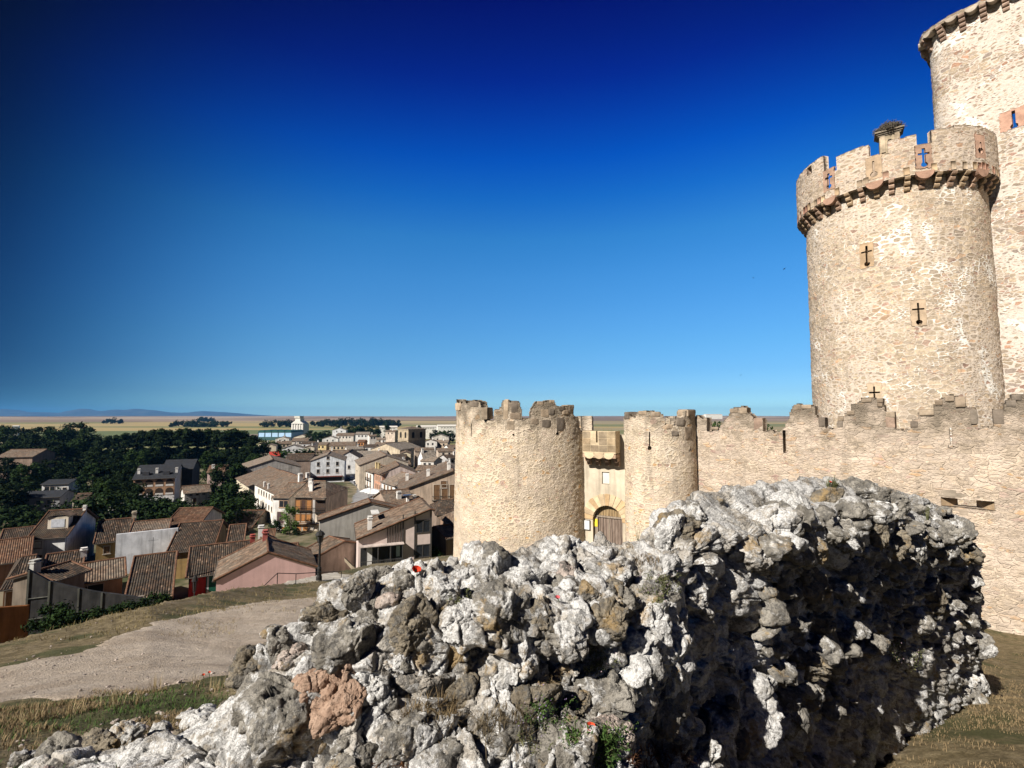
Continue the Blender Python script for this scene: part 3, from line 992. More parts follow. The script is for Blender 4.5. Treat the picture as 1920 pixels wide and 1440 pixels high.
    # corbels and the half-round aprons under the loops
    n = 46
    for i in range(n):
        ang = tw.back - 1.62 + 3.24 * i / (n - 1) * 1.0
        if i % 1 == 0 and (i % 2 == 0):
            mb = MB()
            corbel(mb, tw, ang, ztop + 0.03, off - 0.02, 0.27, 3, 0.29)
            mb.build('corbel', ashlar((0.40, 0.29, 0.215), 0.35) if i % 4 else ashlar((0.43, 0.33, 0.22), 0.35), root)
    for (a, z), cr, _ in pl:
        mb = MB()
        half_round(mb, tw, a, ztop + 0.06, 0.46, 0.30, off + 0.05)
        mb.build('half_round_apron', PINKSTONE, root)
    # floor inside the parapet keeps the tower dark within
    mb = MB(); mb.lathe((tw.c.x, tw.c.y, 0), [(R - 0.3, ztop + 0.02), (R + 0.3, ztop + 0.25)], 48)
    mb.build('wall_walk', GREYSTONE, root)
    return tw
GT = great_tower()

# --- the keep behind it: a straight wall with a rounded left corner, rising out of the picture
class Cornered:
    """wall skin along a path in metres: straight front for U > 0, a quarter-round corner, then the side running back"""
    R = 1.0
    def __init__(s, C, w, r, seed):
        s.C, s.w, s.r, s.sd = C, w, r, seed
        s.n = Vector((w.y, -w.x, 0))
        if s.n.y > 0: s.n = -s.n
        s.q = r * math.pi / 2
    def P(s, U, V, off=0.0):
        a = np.clip(-U / s.r, 0, math.pi / 2)
        nx = s.n.x * np.cos(a) - s.w.x * np.sin(a); ny = s.n.y * np.cos(a) - s.w.y * np.sin(a)
        f = np.maximum(U, 0); k = np.maximum(-U - s.q, 0)
        return np.stack([s.C.x + nx * (s.r + off) + s.w.x * f - s.n.x * k, s.C.y + ny * (s.r + off) + s.w.y * f - s.n.y * k, V + 0 * U], -1)
    def fo(s, off=0.0, bumpy=0.03):
        def f(U, V):
            q = np.stack([U, V, 0 * U], -1)
            dd = 0
            if bumpy:
                f1, f2, _ = worley(q * np.array([2.4, 3.6, 1.0]), s.sd)
                dd = bumpy * (np.minimum(f2 - f1, 0.35) / 0.35 - 0.6) + bumpy * 1.2 * fbm(q * 0.9, 3, s.sd)
            return s.P(U, V, off + dd), np.stack([U + s.sd * 7.7, V], -1)
        return f
    def fi(s, th): return lambda U, V: s.P(U, V, -th)
    def frame(s, U, z, off=0.0):
        p = s.P(np.array(float(U)), np.array(float(z)), off); p1 = s.P(np.array(float(U)), np.array(float(z)), off + 1.0)
        n = Vector(p1 - p); n.z = 0; n.normalize()
        return Vector(p), n, Vector((-n.y, n.x, 0)) * -1
    def pix(s, px, py):
        d = at(px, py, 1.0); o = s.C + s.n * s.r
        t = o.dot(s.n) / (d.x * s.n.x + d.y * s.n.y); p = d * t
        return (p - o).dot(s.w), p.z

def keep():
    a0 = az_of(1746, 150)
    r, Dc = 1.4, 43.0
    az = a0 + math.asin(r / Dc)
    C = Vector((math.sin(az) * Dc, math.cos(az) * Dc, 0))
    w = Vector((0.62, -0.785, 0)).normalized()
    tw = Cornered(C, w, r, 11)
    root = empty('castle_keep', (C.x, C.y, -9.5), 'highest castle block of white-mortared rubble, cut off by the upper right corner', 'tower')
    ztop = at(1742, 84, math.cos(a0) * Dc).z
    L0, L1 = -tw.q - 8.0, 15.0
    us, vs = lines(L0, L1, 0.08), lines(-9.5, ztop + 0.3, 0.09)
    lp = tw.pix(1901, 222)
    def solid(U, V): return ~((np.abs(U - lp[0]) < 0.55) & (np.abs(V - lp[1]) < 0.55))
    shell('tower_body', us, vs, tw.fo(), tw.fi(0.6), solid, STONE_K, root)
    slit_panel(tw, lp[0], lp[1], ashlar((0.42, 0.265, 0.2)), root, 1.3, 1.3, False, slit=dict(w=0.065, h=0.95, rr=0.17))
    off = 0.52
    def solid2(U, V): return V < ztop + 0.34 + 0.12 * vnoise(np.stack([U * 1.3, 0 * V, 0 * U], -1), 8) + 0.08 * vnoise(np.stack([U * 4, V * 3, 0 * U], -1), 9)
    shell('parapet', lines(L0, L1, 0.09), lines(ztop + 0.02, ztop + 0.7, 0.05), tw.fo(off, 0.03), tw.fi(-off + 0.55), solid2, masonry(top=ztop + 1.2, white=0.3, wide=0.08, mortar=(0.52, 0.47, 0.40)), root)
    n = 16
    for i in range(n):
        U = -tw.q - 1.2 + i * 0.98
        sp = 0.98
        mb = MB(); corbel(mb, tw, U, ztop + 0.06, off + 0.02, 0.30, 4, 0.24)
        mb.build('corbel', ashlar((0.33, 0.245, 0.195), 0.35), root)
        mb = MB(); half_round(mb, tw, U + sp / 2, ztop + 0.12, 0.31, 0.40, off + 0.05)
        mb.build('half_round_apron', PALESTONE, root)
    o = C + tw.n * (r - 0.5)
    P = [o + w * -1.5, o + w * L1, o + w * L1 - tw.n * 8, o + w * -1.5 - tw.n * 8]
    MB().prism([p + UP3 * (ztop - 0.2) for p in P], (0, 0, 0.15)).build('wall_walk', GREYSTONE, root)
    return tw
UP3 = Vector((0, 0, 1))
KT = keep()

# --- bell gable with its stork nest, showing over the battlements
def bell_gable():
    g = at(1667, 262, 41.5)
    r = Vector((0.82, -0.57, 0)); f = Vector((-0.57, -0.82, 0)); up = Vector((0, 0, 1))
    root = empty('bell_gable', (g.x, g.y, g.z - 3.0), 'weathered stone bell gable top with moulded cornice showing above the battlements', 'bell gable')
    s = 41.5 / 900.0
    mb = MB()
    mb.box(g + up * (-1.0), r, f, up, 0.72, 0.5, 1.25)
    mb.build('pier', ashlar((0.40, 0.34, 0.24), 0.4), root)
    for x in (-0.5, 0.5):
        MB().box(g + r * x + f * 0.54 + up * (-0.55), r, f, up, 0.17, 0.05, 0.75).build('pilaster', ashlar((0.44, 0.37, 0.27), 0.4), root)
    mb = MB()
    for k, (w, z) in enumerate(((0.82, 0.30), (0.92, 0.43), (1.04, 0.57))): mb.box(g + up * z, r, f, up, w, w - 0.25, 0.065)
    mb.build('cornice', ashlar((0.26, 0.23, 0.18), 0.4), root)
    mb = MB(); mb.box(g + f * 0.51 + up * (-0.62), r, f, up, 0.12, 0.02, 0.42)
    mb.build('niche', plain(DARK), root)
    mb = MB()
    mb.box(g + r * (-1.15) + up * (-1.75), r, f, up, 0.65, 0.6, 0.10); mb.box(g + r * (-1.2) + up * (-1.62), r, f, up, 0.8, 0.7, 0.06); mb.box(g + r * (-1.05) + up * (-2.6), r, f, up, 0.5, 0.5, 0.75)
    mb.build('shoulder', ashlar((0.38, 0.31, 0.24), 0.4), root)
    # the nest is a thing of its own
    rn = random.Random(5)
    mb = MB()
    c = g + up * 0.64
    for i in range(700):
        a = rn.uniform(0, 6.283); rr = 0.95 * math.sqrt(rn.uniform(0.05, 1)); z = rn.uniform(0.0, 0.85) * (1.15 - 0.75 * rr)
        p = c + Vector((math.cos(a) * rr, math.sin(a) * rr, z))
        b = a + math.pi / 2 + rn.gauss(0, 0.5)
        q = Vector((math.cos(b), math.sin(b), rn.gauss(0, 0.35))) * rn.uniform(0.22, 0.5)
        mb.tube([p - q, p + q], 0.018, 4)
    mb.lathe(c - Vector((0, 0, 0.02)), [(0.80, 0.0), (0.92, 0.14), (0.70, 0.42), (0.3, 0.6)], 14)
    o = mb.build('stork_nest', bladesmat((0.10, 0.085, 0.065), (0.24, 0.21, 0.165)), loc=c)
    tag(o, 'stork nest of grey twigs on top of the stone bell gable', 'nest')
bell_gable()

# --- curtain wall with its worn, stepped merlons
WALL_A, WALL_B = Vector((11.15, 29.25, 0)), Vector((20.9, 20.0, 0))
WDIR = (WALL_B - WALL_A).normalized()
WNRM = Vector((-WDIR.y, WDIR.x, 0))
if WNRM.y > 0: WNRM = -WNRM
def wall_pix(px, py, off=0.0):
    d = at(px, py, 1.0)
    o = WALL_A + WNRM * off
    # d*t lies on the vertical plane through o
    t = o.dot(WNRM) / d.dot(WNRM)
    p = d * t
    return (p - WALL_A).dot(WDIR), p.z
def cw(X, Y): return 1280 + X / 3.0, 720 + Y / 3.0
CW_PROF = [(30, 190), (62, 182), (105, 178), (108, 190), (135, 192), (138, 256), (206, 262), (214, 225), (238, 192), (260, 165), (263, 140), (300, 136), (340, 130), (368, 160), (398, 182),
           (400, 190), (450, 190), (455, 264), (465, 266), (510, 268), (514, 280), (556, 268), (575, 240), (598, 192), (612, 140), (630, 117), (690, 113), (744, 118), (748, 165), (765, 186), (802, 188), (806, 248),
           (868, 252), (871, 182), (909, 180), (914, 155), (944, 150), (948, 116), (988, 110), (1000, 82), (1126, 76), (1132, 140), (1142, 152), (1194, 152), (1198, 254), (1278, 256), (1282, 210), (1324, 205),
           (1328, 146), (1414, 138), (1420, 100), (1450, 70), (1500, 62), (1588, 72), (1592, 130), (1616, 136), (1656, 140), (1662, 234), (1742, 236), (1746, 142), (1812, 136), (1816, 92), (1868, 55), (1920, 42),
           (1990, 30), (2050, 60), (2054, 130), (2110, 140), (2114, 245), (2230, 250), (2236, 120), (2300, 60), (2480, 40)]
def curtain():
    root = empty('curtain_wall', WALL_A + WDIR * 11 + Vector((0, 0, -9.4)), 'buff rubble curtain wall with broken stepped battlements running from gate to right edge', 'wall')
    pr_ = np.array([wall_pix(*cw(x, y)) for x, y in CW_PROF])
    L = 25.5
    us, vs = lines(-0.5, L, 0.07), lines(-10.6, 2.6, 0.075)
    slits = [(wall_pix(*cw(575, 318)), 0.05, 1.1), (wall_pix(*cw(1505, 300)), 0.03, 0.8)]
    emb = wall_pix(1813, 944)
    def solid(U, V):
        q = np.stack([U * 2.6, V * 3.4, 0 * U], -1)
        m = V < np.interp(U, pr_[:, 0], pr_[:, 1]) + 0.10 * vnoise(q, 12) + 0.05 * vnoise(q * 2.3, 13)
        for (s0, z0), w, h in slits: m &= ~keyhole(U - s0, V - z0, False, w, h, 0.10)
        m &= ~((np.abs(V - emb[1]) < 0.22) & (np.abs(U - emb[0]) < 0.85))
        return m
    def fo(U, V):
        q = np.stack([U, V, 0 * U], -1)
        f1, f2, _ = worley(q * np.array([2.0, 3.6, 1.0]), 21)
        dd = 0.022 * (np.minimum(f2 - f1, 0.4) / 0.4 - 0.5) + 0.07 * fbm(q * 0.8, 4, 31) + 0.03 * fbm(q * 5, 2, 33) - 0.02 * V
        P = np.array(WALL_A)[None, None] + U[..., None] * np.array(WDIR) + dd[..., None] * np.array(WNRM)
        P[..., 2] = V
        return P, np.stack([U, V], -1)
    def fi(U, V):
        P = np.array(WALL_A)[None, None] + U[..., None] * np.array(WDIR) - 0.75 * np.array(WNRM)
        P[..., 2] = V
        return P
    shell('wall_body', us, vs, fo, fi, solid, STONE_W, root)
    # squared dark coping stones left on the merlon corners
    blocks = [(425, 225, 48, 70), (783, 215, 36, 54), (888, 195, 34, 26), (886, 226, 32, 36), (1110, 92, 34, 26), (1108, 118, 30, 22), (1168, 172, 50, 34), (1168, 214, 50, 64), (1302, 226, 42, 36), (1372, 160, 84, 34),
              (1562, 100, 56, 62), (1638, 184, 38, 84), (1776, 184, 58, 84), (1846, 110, 56, 40), (1880, 76, 60, 34), (1440, 104, 44, 30), (1500, 82, 50, 32), (696, 128, 54, 24), (645, 130, 40, 30), (945, 162, 44, 24), (1035, 92, 56, 24),
              (340, 150, 44, 36), (288, 150, 44, 24), (180, 250, 40, 16), (812, 262, 40, 22)]
    for k, (x, y, w, h) in enumerate(blocks):
        s0, z0 = wall_pix(*cw(x - w / 2, y + h / 2)); s1, z1 = wall_pix(*cw(x + w / 2, y - h / 2))
        c = WALL_A + WDIR * (s0 + s1) / 2 + WNRM * (-0.33) + Vector((0, 0, (z0 + z1) / 2))
        rough_block('coping_stone', c, WDIR, WNRM, abs(s1 - s0) / 2, 0.37, (z1 - z0) / 2, (ashlar((0.35, 0.265, 0.21), 0.4) if k in (7, 0) else GREYSTONE if k in (1, 3, 11, 12, 13, 8, 14) else WEATHERED), root, k)
    # splayed gun port with grey lintel and sill
    c = WALL_A + WDIR * emb[0] + Vector((0, 0, emb[1]))
    rough_block('lintel', c + Vector((0, 0, 0.38)) + WNRM * (-0.14), WDIR, WNRM, 1.12, 0.22, 0.16, ashlar((0.33, 0.295, 0.24), 0.3), root, 91)
    rough_block('sill', c + Vector((0, 0, -0.38)) + WNRM * (-0.14), WDIR, WNRM, 0.95, 0.215, 0.15, ashlar((0.36, 0.31, 0.25), 0.3), root, 92)
    mb = MB()
    for sgn in (-1, 1):
        mb.prism([c + WDIR * sgn * 0.9 + WNRM * 0.05 + Vector((0, 0, -0.2)), c + WDIR * sgn * 0.62 + WNRM * 0.05 + Vector((0, 0, -0.2)) if False else c + WDIR * sgn * 0.9 + WNRM * (-0.6) + Vector((0, 0, -0.2)), c + WDIR * sgn * 0.3 + WNRM * (-0.6) + Vector((0, 0, -0.2))], Vector((0, 0, 0.4)))
    mb.build('gun_port', BUFFSTONE, root)

def rough_block(name, c, ex, ey, hx, hy, hz, mat, parent, seed):
    """a squared stone with knocked-off edges and a pitted skin"""
    n = 7
    g = np.linspace(-1, 1, n)
    V, F = [], []
    for ax in range(3):
        for sg in (-1, 1):
            b = len(V)
            for i in g:
                for j in g:
                    v = [0, 0, 0]; v[ax] = sg; v[(ax + 1) % 3] = i; v[(ax + 2) % 3] = j
                    V.append(v)
            for i in range(n - 1):
                for j in range(n - 1):
                    q = (b + i * n + j, b + (i + 1) * n + j, b + (i + 1) * n + j + 1, b + i * n + j + 1)
                    F.append(q if sg > 0 else q[::-1])
    V = np.array(V, float)
    k = np.maximum(np.linalg.norm(V ** 6, axis=1) ** (1 / 6.0), 1e-6)
    L = (np.abs(V) ** 14).sum(1) ** (1 / 14.0)
    V = V / L[:, None]
    W = V * np.array([hx, hy, hz])
    nz = fbm(W * 4 + seed * 5.1, 3, seed)
    W = W * (1 + 0.09 * nz)[:, None]
    P = np.array(c)[None] + W[:, :1] * np.array(ex)[None] + W[:, 1:2] * np.array(ey)[None] + W[:, 2:] * np.array([0, 0, 1.0])[None]
    return make(name, P, np.array(F), mat, parent, smooth=False)
curtain()

# --- gate towers
def cg(X, Y): return 840 + X / 4.0, 730 + Y / 4.0
def gate_tower(name, pl, pr, D, zb, prof, slits, label, blocks, seed):
    a0, a1 = az_of(pl), az_of(pr)
    az, half = (a0 + a1) / 2, (a1 - a0) / 2
    tw = Round(az, D, D * math.sin(half), 0.012, 1.0, 0.022, seed)
    R = tw.R
    root = empty(name, (tw.c.x, tw.c.y, zb), label, 'tower')
    pa = np.array([tw.pix(*cg(x, y)) for x, y in prof]); pa = pa[np.argsort(pa[:, 0])]
    sl_ = [(tw.pix(*cg(x, y)), w, h, rr) for x, y, w, h, rr in slits]
    us = np.concatenate([lines(tw.back - 1.72, tw.back + 1.72, 0.065 / R), lines(tw.back + 1.72, tw.back + 2 * math.pi - 1.72, 0.065)[1:-1], [tw.back + 2 * math.pi - 1.72]])
    vs = lines(zb - 0.8, 1.9, 0.07)
    def solid(U, V):
        z = np.interp(U, pa[:, 0], pa[:, 1])
        out = (U < pa[0, 0] - 0.02) | (U > pa[-1, 0] + 0.02)
        z = np.where(out, -0.9 + 0.9 * (np.sin(U * 5.3 + seed) > 0.35) , z)
        q = np.stack([U * R * 2.8, V * 3.4, 0 * U], -1)
        m = V < z + 0.09 * vnoise(q, 12) + 0.05 * vnoise(q * 2.3, 13)
        for (a, zz), w, h, rr in sl_: m &= ~keyhole((U - a) * R, V - zz, False, w, h, rr)
        return m
    shell('tower_body', us, vs, tw.fo(), tw.fi(0.7), solid, STONE_G, root, True)
    for k, (x, y, w, h) in enumerate(blocks):
        (s0, z0), (s1, z1) = tw.pix(*cg(x - w / 2, y + h / 2)), tw.pix(*cg(x + w / 2, y - h / 2))
        c, n, t = tw.frame((s0 + s1) / 2, (z0 + z1) / 2, -0.30)
        rough_block('coping_stone', c, t, n, max(abs(s1 - s0) * R / 2, 0.16), 0.34, (z1 - z0) / 2, (GREYSTONE, WEATHERED, PALEWEATHER)[k % 3], root, k + seed)
    mb = MB(); mb.lathe((tw.c.x, tw.c.y, 0), [(R - 0.5, -2.3), (R - 0.5, -2.1)], 40)
    mb.build('wall_walk', GREYSTONE, root)
    return tw, root
GL, gl_root = gate_tower('gate_tower', 855.5, 1112, 35.0, -10.6,
    [(54, 78), (90, 100), (120, 92), (150, 96), (178, 86), (240, 88), (250, 130), (270, 236), (338, 238), (346, 160), (398, 122), (414, 72), (455, 70), (458, 96), (475, 82), (530, 84), (550, 160), (556, 226),
     (612, 222), (622, 134), (664, 92), (740, 90), (800, 82), (812, 112), (832, 132), (870, 130), (905, 120), (940, 116), (946, 200), (984, 220), (990, 290)],
    [(175, 300, 0.035, 0.75, 0.06), (490, 290, 0.02, 0.8, 0.07), (818, 285, 0.025, 0.8, 0.09)],
    'broad round gate tower of buff rubble with ragged battlements left of the arched door',
    [(200, 110, 60, 40), (275, 180, 44, 90), (435, 150, 36, 150), (500, 130, 52, 90), (505, 200, 80, 50), (725, 180, 58, 62), (775, 170, 44, 46), (690, 104, 50, 30), (780, 92, 40, 26), (850, 145, 40, 36), (925, 140, 36, 48), (880, 172, 44, 34), (735, 258, 60, 60),
     (650, 240, 60, 44), (80, 130, 36, 60), (840, 262, 56, 100), (472, 268, 60, 70)], 5)
GR, gr_root = gate_tower('gate_tower', 1170, 1304, 31.7, -9.8,
    [(1330, 172), (1358, 170), (1366, 205), (1408, 214), (1413, 166), (1500, 156), (1598, 166), (1618, 204), (1626, 258), (1698, 262), (1706, 216), (1780, 202), (1788, 156), (1850, 150)],
    [(1512, 380, 0.05, 0.95, 0.11), (1813, 385, 0.03, 1.0, 0.08)],
    'narrow round gate tower of buff rubble joined to the curtain wall',
    [(1345, 195, 34, 54), (1560, 186, 60, 36), (1460, 176, 60, 30), (1740, 244, 60, 60), (1820, 178, 56, 50), (1660, 280, 50, 36), (1700, 330, 50, 40), (1800, 330, 50, 100)], 8)

# --- gatehouse between them: box machicolation, door, plaque
def gatehouse():
    A = Vector((4.3, 32.0, 0)); B = Vector((7.9, 29.9, 0))
    u = (B - A).normalized(); n = Vector((u.y, -u.x, 0)); up = Vector((0, 0, 1))
    L = (B - A).length
    root = empty('gatehouse', A + u * L / 2 + up * (-9.8), 'gatehouse front with arched wooden door and box machicolation between two round towers', 'gatehouse')
    def pp(px, py, off=0.0):
        d = at(px, py, 1.0); o = A + n * off
        t = o.dot(n) / d.dot(n); p = d * t
        return (p - A).dot(u), p.z
    dc, dz = pp(1139, 985)
    dl, dr_ = pp(1112, 1000)[0], pp(1167, 1000)[0]
    r = (dr_ - dl) / 2; dc = (dl + dr_) / 2
    apex = pp(1139, 948)[1]
    spring = apex - r
    ztop = pp(1120, 870)[1]
    nx0, nz1 = pp(1128, 884); nx1, nz0 = pp(1143, 908)
    us, vs = lines(0, L, 0.05), lines(-10.4, ztop + 1.9, 0.05)
    def arch(U, V): return (np.abs(U - dc) < r) & ((V < spring) | ((U - dc) ** 2 + (V - spring) ** 2 < r * r))
    def solid(U, V):
        return ~arch(U, V) & ~((U > nx0) & (U < nx1) & (V > nz0) & (V < nz1))
    def fo(U, V):
        q = np.stack([U, V, 0 * U], -1)
        dd = 0.025 * fbm(q * 2, 4, 5)
        P = np.array(A)[None, None] + U[..., None] * np.array(u) + dd[..., None] * np.array(n); P[..., 2] = V
        return P, np.stack([U, V], -1)
    def fi(U, V):
        P = np.array(A)[None, None] + U[..., None] * np.array(u) - 0.6 * np.array(n); P[..., 2] = V
        return P
    shell('gate_wall', us, vs, fo, fi, solid, plaster((0.60, 0.515, 0.39), 0.3, 0.9), root)
    # voussoirs round the arch: dressed stones a little proud
    k = 13
    for i in range(k):
        a0_, a1_ = math.pi * i / k + 0.012, math.pi * (i + 1) / k - 0.012
        pts = []
        for rr, aa in ((r + 0.005, a0_), (r + 0.005, (a0_ + a1_) / 2), (r + 0.005, a1_), (r + 0.72, a1_), (r + 0.74, (a0_ + a1_) / 2), (r + 0.72, a0_)):
            pts.append(A + u * (dc + rr * math.cos(aa)) + up * (spring + rr * math.sin(aa)) - n * 0.3)
        MB().prism(pts, n * 0.335).build('voussoir', ashlar((0.58, 0.475, 0.32), 0.2) if i % 3 else ashlar((0.54, 0.40, 0.235), 0.2), root)
    # white plaque in the niche
    cx, cz = (nx0 + nx1) / 2, (nz0 + nz1) / 2
    MB().box(A + u * cx + up * cz - n * 0.14, u, n, up, (nx1 - nx0) / 2 + 0.03, 0.04, (nz1 - nz0) / 2 + 0.03).build('niche_slab', plain((0.72, 0.66, 0.55), 0.8, 0.1), root)
    # door: two leaves of upright planks, a plank tympanum over a rail
    base_z = -9.9
    dm = MB()
    dep = -0.38
    leaf_top = pp(1139, 973)[1]
    door = empty('door', (0, 0, 0)); door.parent = root
    o = A + n * dep
    door.location = Vector(o + u * dc + up * base_z) - Vector(root.location)
    nb = 10
    for i in range(nb):
        x0_ = dc - r + 2 * r * i / nb; x1_ = dc - r + 2 * r * (i + 1) / nb
        dm.box(o + u * (x0_ + x1_) / 2 + up * ((base_z + leaf_top) / 2) + n * (0.012 * (i % 3)), u, n, up, (x1_ - x0_) / 2 - 0.012, 0.03, (leaf_top - base_z) / 2)
    dm.build('door_leaf', woodmat((0.12, 0.085, 0.065), (0.26, 0.20, 0.16)), door)
    tm = MB()
    for i in range(nb):
        x0_ = dc - r + 2 * r * i / nb + 0.012; x1_ = dc - r + 2 * r * (i + 1) / nb - 0.012
        h0 = spring + math.sqrt(max(r * r - (x0_ - dc) ** 2, 0)); h1 = spring + math.sqrt(max(r * r - (x1_ - dc) ** 2, 0))
        b_ = leaf_top + 0.12
        if min(h0, h1) < b_ + 0.05: h0 = max(h0, b_ + 0.03); h1 = max(h1, b_ + 0.03)
        tm.prism([o + u * x0_ + up * b_, o + u * x1_ + up * b_, o + u * x1_ + up * h1, o + u * x0_ + up * h0], n * 0.05)
    tm.build('tympanum', woodmat((0.17, 0.11, 0.055), (0.36, 0.26, 0.14)), door)
    fr = MB()
    fr.box(o + u * dc + up * (leaf_top + 0.06) + n * 0.06, u, n, up, r, 0.06, 0.05)
    fr.box(o + u * (dc - r + 0.13) + up * ((base_z + leaf_top) / 2) + n * 0.08, u, n, up, 0.12, 0.06, (leaf_top - base_z) / 2 - 0.01)
    fr.box(o + u * (dc + 0.02) + up * ((base_z + leaf_top) / 2) + n * 0.07, u, n, up, 0.03, 0.03, (leaf_top - base_z) / 2 - 0.02)
    fr.build('door_frame', woodmat((0.20, 0.16, 0.12), (0.34, 0.28, 0.22)), door)
    # box machicolation on corbels
    m0, mz1 = pp(1092, 810, 0.95)[0], pp(1120, 808, 0.95)[1]
    m1 = pp(1154, 840, 0.95)[0]; mz0 = pp(1120, 850, 0.95)[1]
    mac = empty('machicolation', (0, 0, 0)); mac.parent = root
    mac.location = Vector(A + u * (m0 + m1) / 2 + up * mz0) - Vector(root.location)
    P0 = A
    hh = (mz1 - mz0) / 2; mm = (m0 + m1) / 2; hw = (m1 - m0) / 2
    ax = pp(1119, 826, 0.95)[0]
    mbx = MB()
    sw = 0.05
    for x0_, x1_ in ((m0, ax - sw), (ax + sw, m1)):
        mbx.box(P0 + u * (x0_ + x1_) / 2 + up * (mz0 + hh) + n * 0.80, u, n, up, (x1_ - x0_) / 2, 0.15, hh)
    mbx.box(P0 + u * ax + up * (mz0 + hh * 0.48) + n * 0.80, u, n, up, sw, 0.15, hh * 0.48)
    for x_ in (m0 + 0.15, m1 - 0.15): mbx.box(P0 + u * x_ + up * (mz0 + hh) + n * 0.33, u, n, up, 0.15, 0.32, hh)
    mbx.build('machicolation_box', ashlar((0.50, 0.42, 0.29), 0.3), mac)
    rn = random.Random(3)
    for row in range(3):
        z0_ = mz0 + 0.12 + row * (2 * hh - 0.12) / 3; z1_ = z0_ + (2 * hh - 0.12) / 3 - 0.05
        nbk = 4
        for i in range(nbk):
            x0_ = m0 + (m1 - m0) * i / nbk + 0.02; x1_ = m0 + (m1 - m0) * (i + 1) / nbk - 0.02
            if row and x0_ < ax < x1_: continue
            if row and (abs(x0_ - ax) < 0.05 or abs(x1_ - ax) < 0.05): x0_ += 0.05 * (x0_ > ax - 0.05); x1_ -= 0.05 * (x1_ < ax + 0.05)
            MB().box(P0 + u * (x0_ + x1_) / 2 + up * (z0_ + z1_) / 2 + n * 0.955, u, n, up, (x1_ - x0_) / 2, 0.015, (z1_ - z0_) / 2).build('ashlar_block', ashlar(rn.choice(((0.33, 0.27, 0.18), (0.40, 0.32, 0.21), (0.29, 0.24, 0.17))), 0.35), mac)
    for i in range(4):
        x_ = m0 + 0.14 + (m1 - m0 - 0.28) * i / 3
        mb = MB()
        for k_ in range(3):
            Lk = 0.95 * (3 - k_) / 3
            mb.box(P0 + u * x_ + up * (mz0 - 0.16 - k_ * 0.26) + n * (Lk / 2 - 0.05), u, n, up, 0.14, Lk / 2 + 0.05, 0.12)
        mb.build('corbel', ashlar((0.44, 0.33, 0.24), 0.35), mac)
    for i in range(3):
        x_ = m0 + 0.14 + (m1 - m0 - 0.28) * (i + 0.5) / 3
        pts = [P0 + u * (x_ + 0.36 * math.cos(a)) + up * (mz0 + 0.02 - 0.36 * math.sin(a)) + n * 0.70 for a in np.linspace(0, math.pi, 11)]
        MB().prism(pts, n * 0.27).build('half_round_apron', ashlar((0.58, 0.49, 0.34), 0.2), mac)
    # framed notice and small yellow sign: flat things that hang on the wall
    bx, bz = pp(1101, 984, 0.04)
    c = A + u * bx + up * bz + n * 0.06
    rt = empty('notice_board', c, 'small framed white notice hanging left of the arched door', 'notice')
    MB().box(c, u, n, up, 0.20, 0.025, 0.32).build('frame', plain((0.06, 0.055, 0.05)), rt)
    MB().box(c + n * 0.03, u, n, up, 0.165, 0.008, 0.28).build('sheet', plain((0.74, 0.74, 0.72), 0.6, 0.06), rt)
    c2 = A + u * (dc - r + 0.13) + up * pp(1117, 980, -0.2)[1] + n * (dep + 0.16)
    o2 = MB().box(c2, u, n, up, 0.10, 0.012, 0.24).build('yellow_sign', plain((0.80, 0.60, 0.05), 0.5, 0.05), loc=c2)
    tag(o2, 'small yellow sign fixed to the left doorpost of the arched door', 'sign')
gatehouse()
# ------------------------------------------------------------------ the ruined rubble wall in the foreground
# cross-sections: far base, far top, near top, near bulge, near foot (photo pixel and depth)
SEC = [
    [(60, 1418, 2.85), (60, 1432, 2.62), (70, 1456, 2.44), (70, 1480, 2.34), (70, 1510, 2.26)],
    [(250, 1388, 2.95), (250, 1402, 2.68), (265, 1436, 2.44), (265, 1460, 2.33), (265, 1510, 2.25)],
    [(385, 1336, 3.05), (385, 1356, 2.74), (400, 1408, 2.43), (400, 1440, 2.30), (400, 1510, 2.2)],
    [(462, 1262, 3.0), (462, 1258, 2.72), (485, 1330, 2.42), (478, 1390, 2.30), (462, 1470, 2.18)],
    [(500, 1230, 3.2), (505, 1212, 2.72), (545, 1300, 2.36), (548, 1370, 2.22), (530, 1500, 2.08)],
    [(620, 1230, 3.5), (618, 1122, 2.78), (640, 1225, 2.36), (655, 1320, 2.24), (640, 1520, 2.02)],
    [(720, 1230, 3.7), (720, 1080, 2.92), (722, 1185, 2.42), (740, 1290, 2.34), (740, 1520, 2.02)],
    [(880, 1200, 4.0), (880, 1052, 3.15), (885, 1165, 2.50), (885, 1290, 2.42), (880, 1520, 2.05)],
    [(1040, 1180, 4.4), (1050, 1008, 3.55), (1050, 1150, 2.60), (1050, 1290, 2.52), (1040, 1520, 2.12)],
    [(1180, 1180, 4.6), (1180, 1024, 3.75), (1195, 1130, 2.80), (1200, 1270, 2.74), (1180, 1520, 2.28)],
    [(1270, 1150, 5.4), (1275, 948, 4.3), (1300, 1040, 3.35), (1312, 1190, 3.38), (1300, 1500, 3.15)],
    [(1400, 1120, 6.2), (1400, 922, 5.0), (1440, 1010, 3.95), (1455, 1130, 4.22), (1450, 1500, 4.10)],
    [(1540, 1110, 7.4), (1540, 908, 6.2), (1590, 975, 4.98), (1602, 1110, 5.40), (1592, 1470, 5.40)],
    [(1660, 1110, 8.5), (1665, 924, 7.3), (1705, 990, 6.30), (1716, 1100, 6.90), (1711, 1420, 7.00)],
    [(1770, 1120, 9.6), (1785, 974, 8.5), (1812, 1020, 7.80), (1823, 1110, 8.45), (1835, 1340, 8.65)],
    [(1822, 1180, 9.6), (1826, 1050, 9.2), (1834, 1075, 8.7), (1840, 1150, 8.95), (1849, 1300, 8.95)],
]

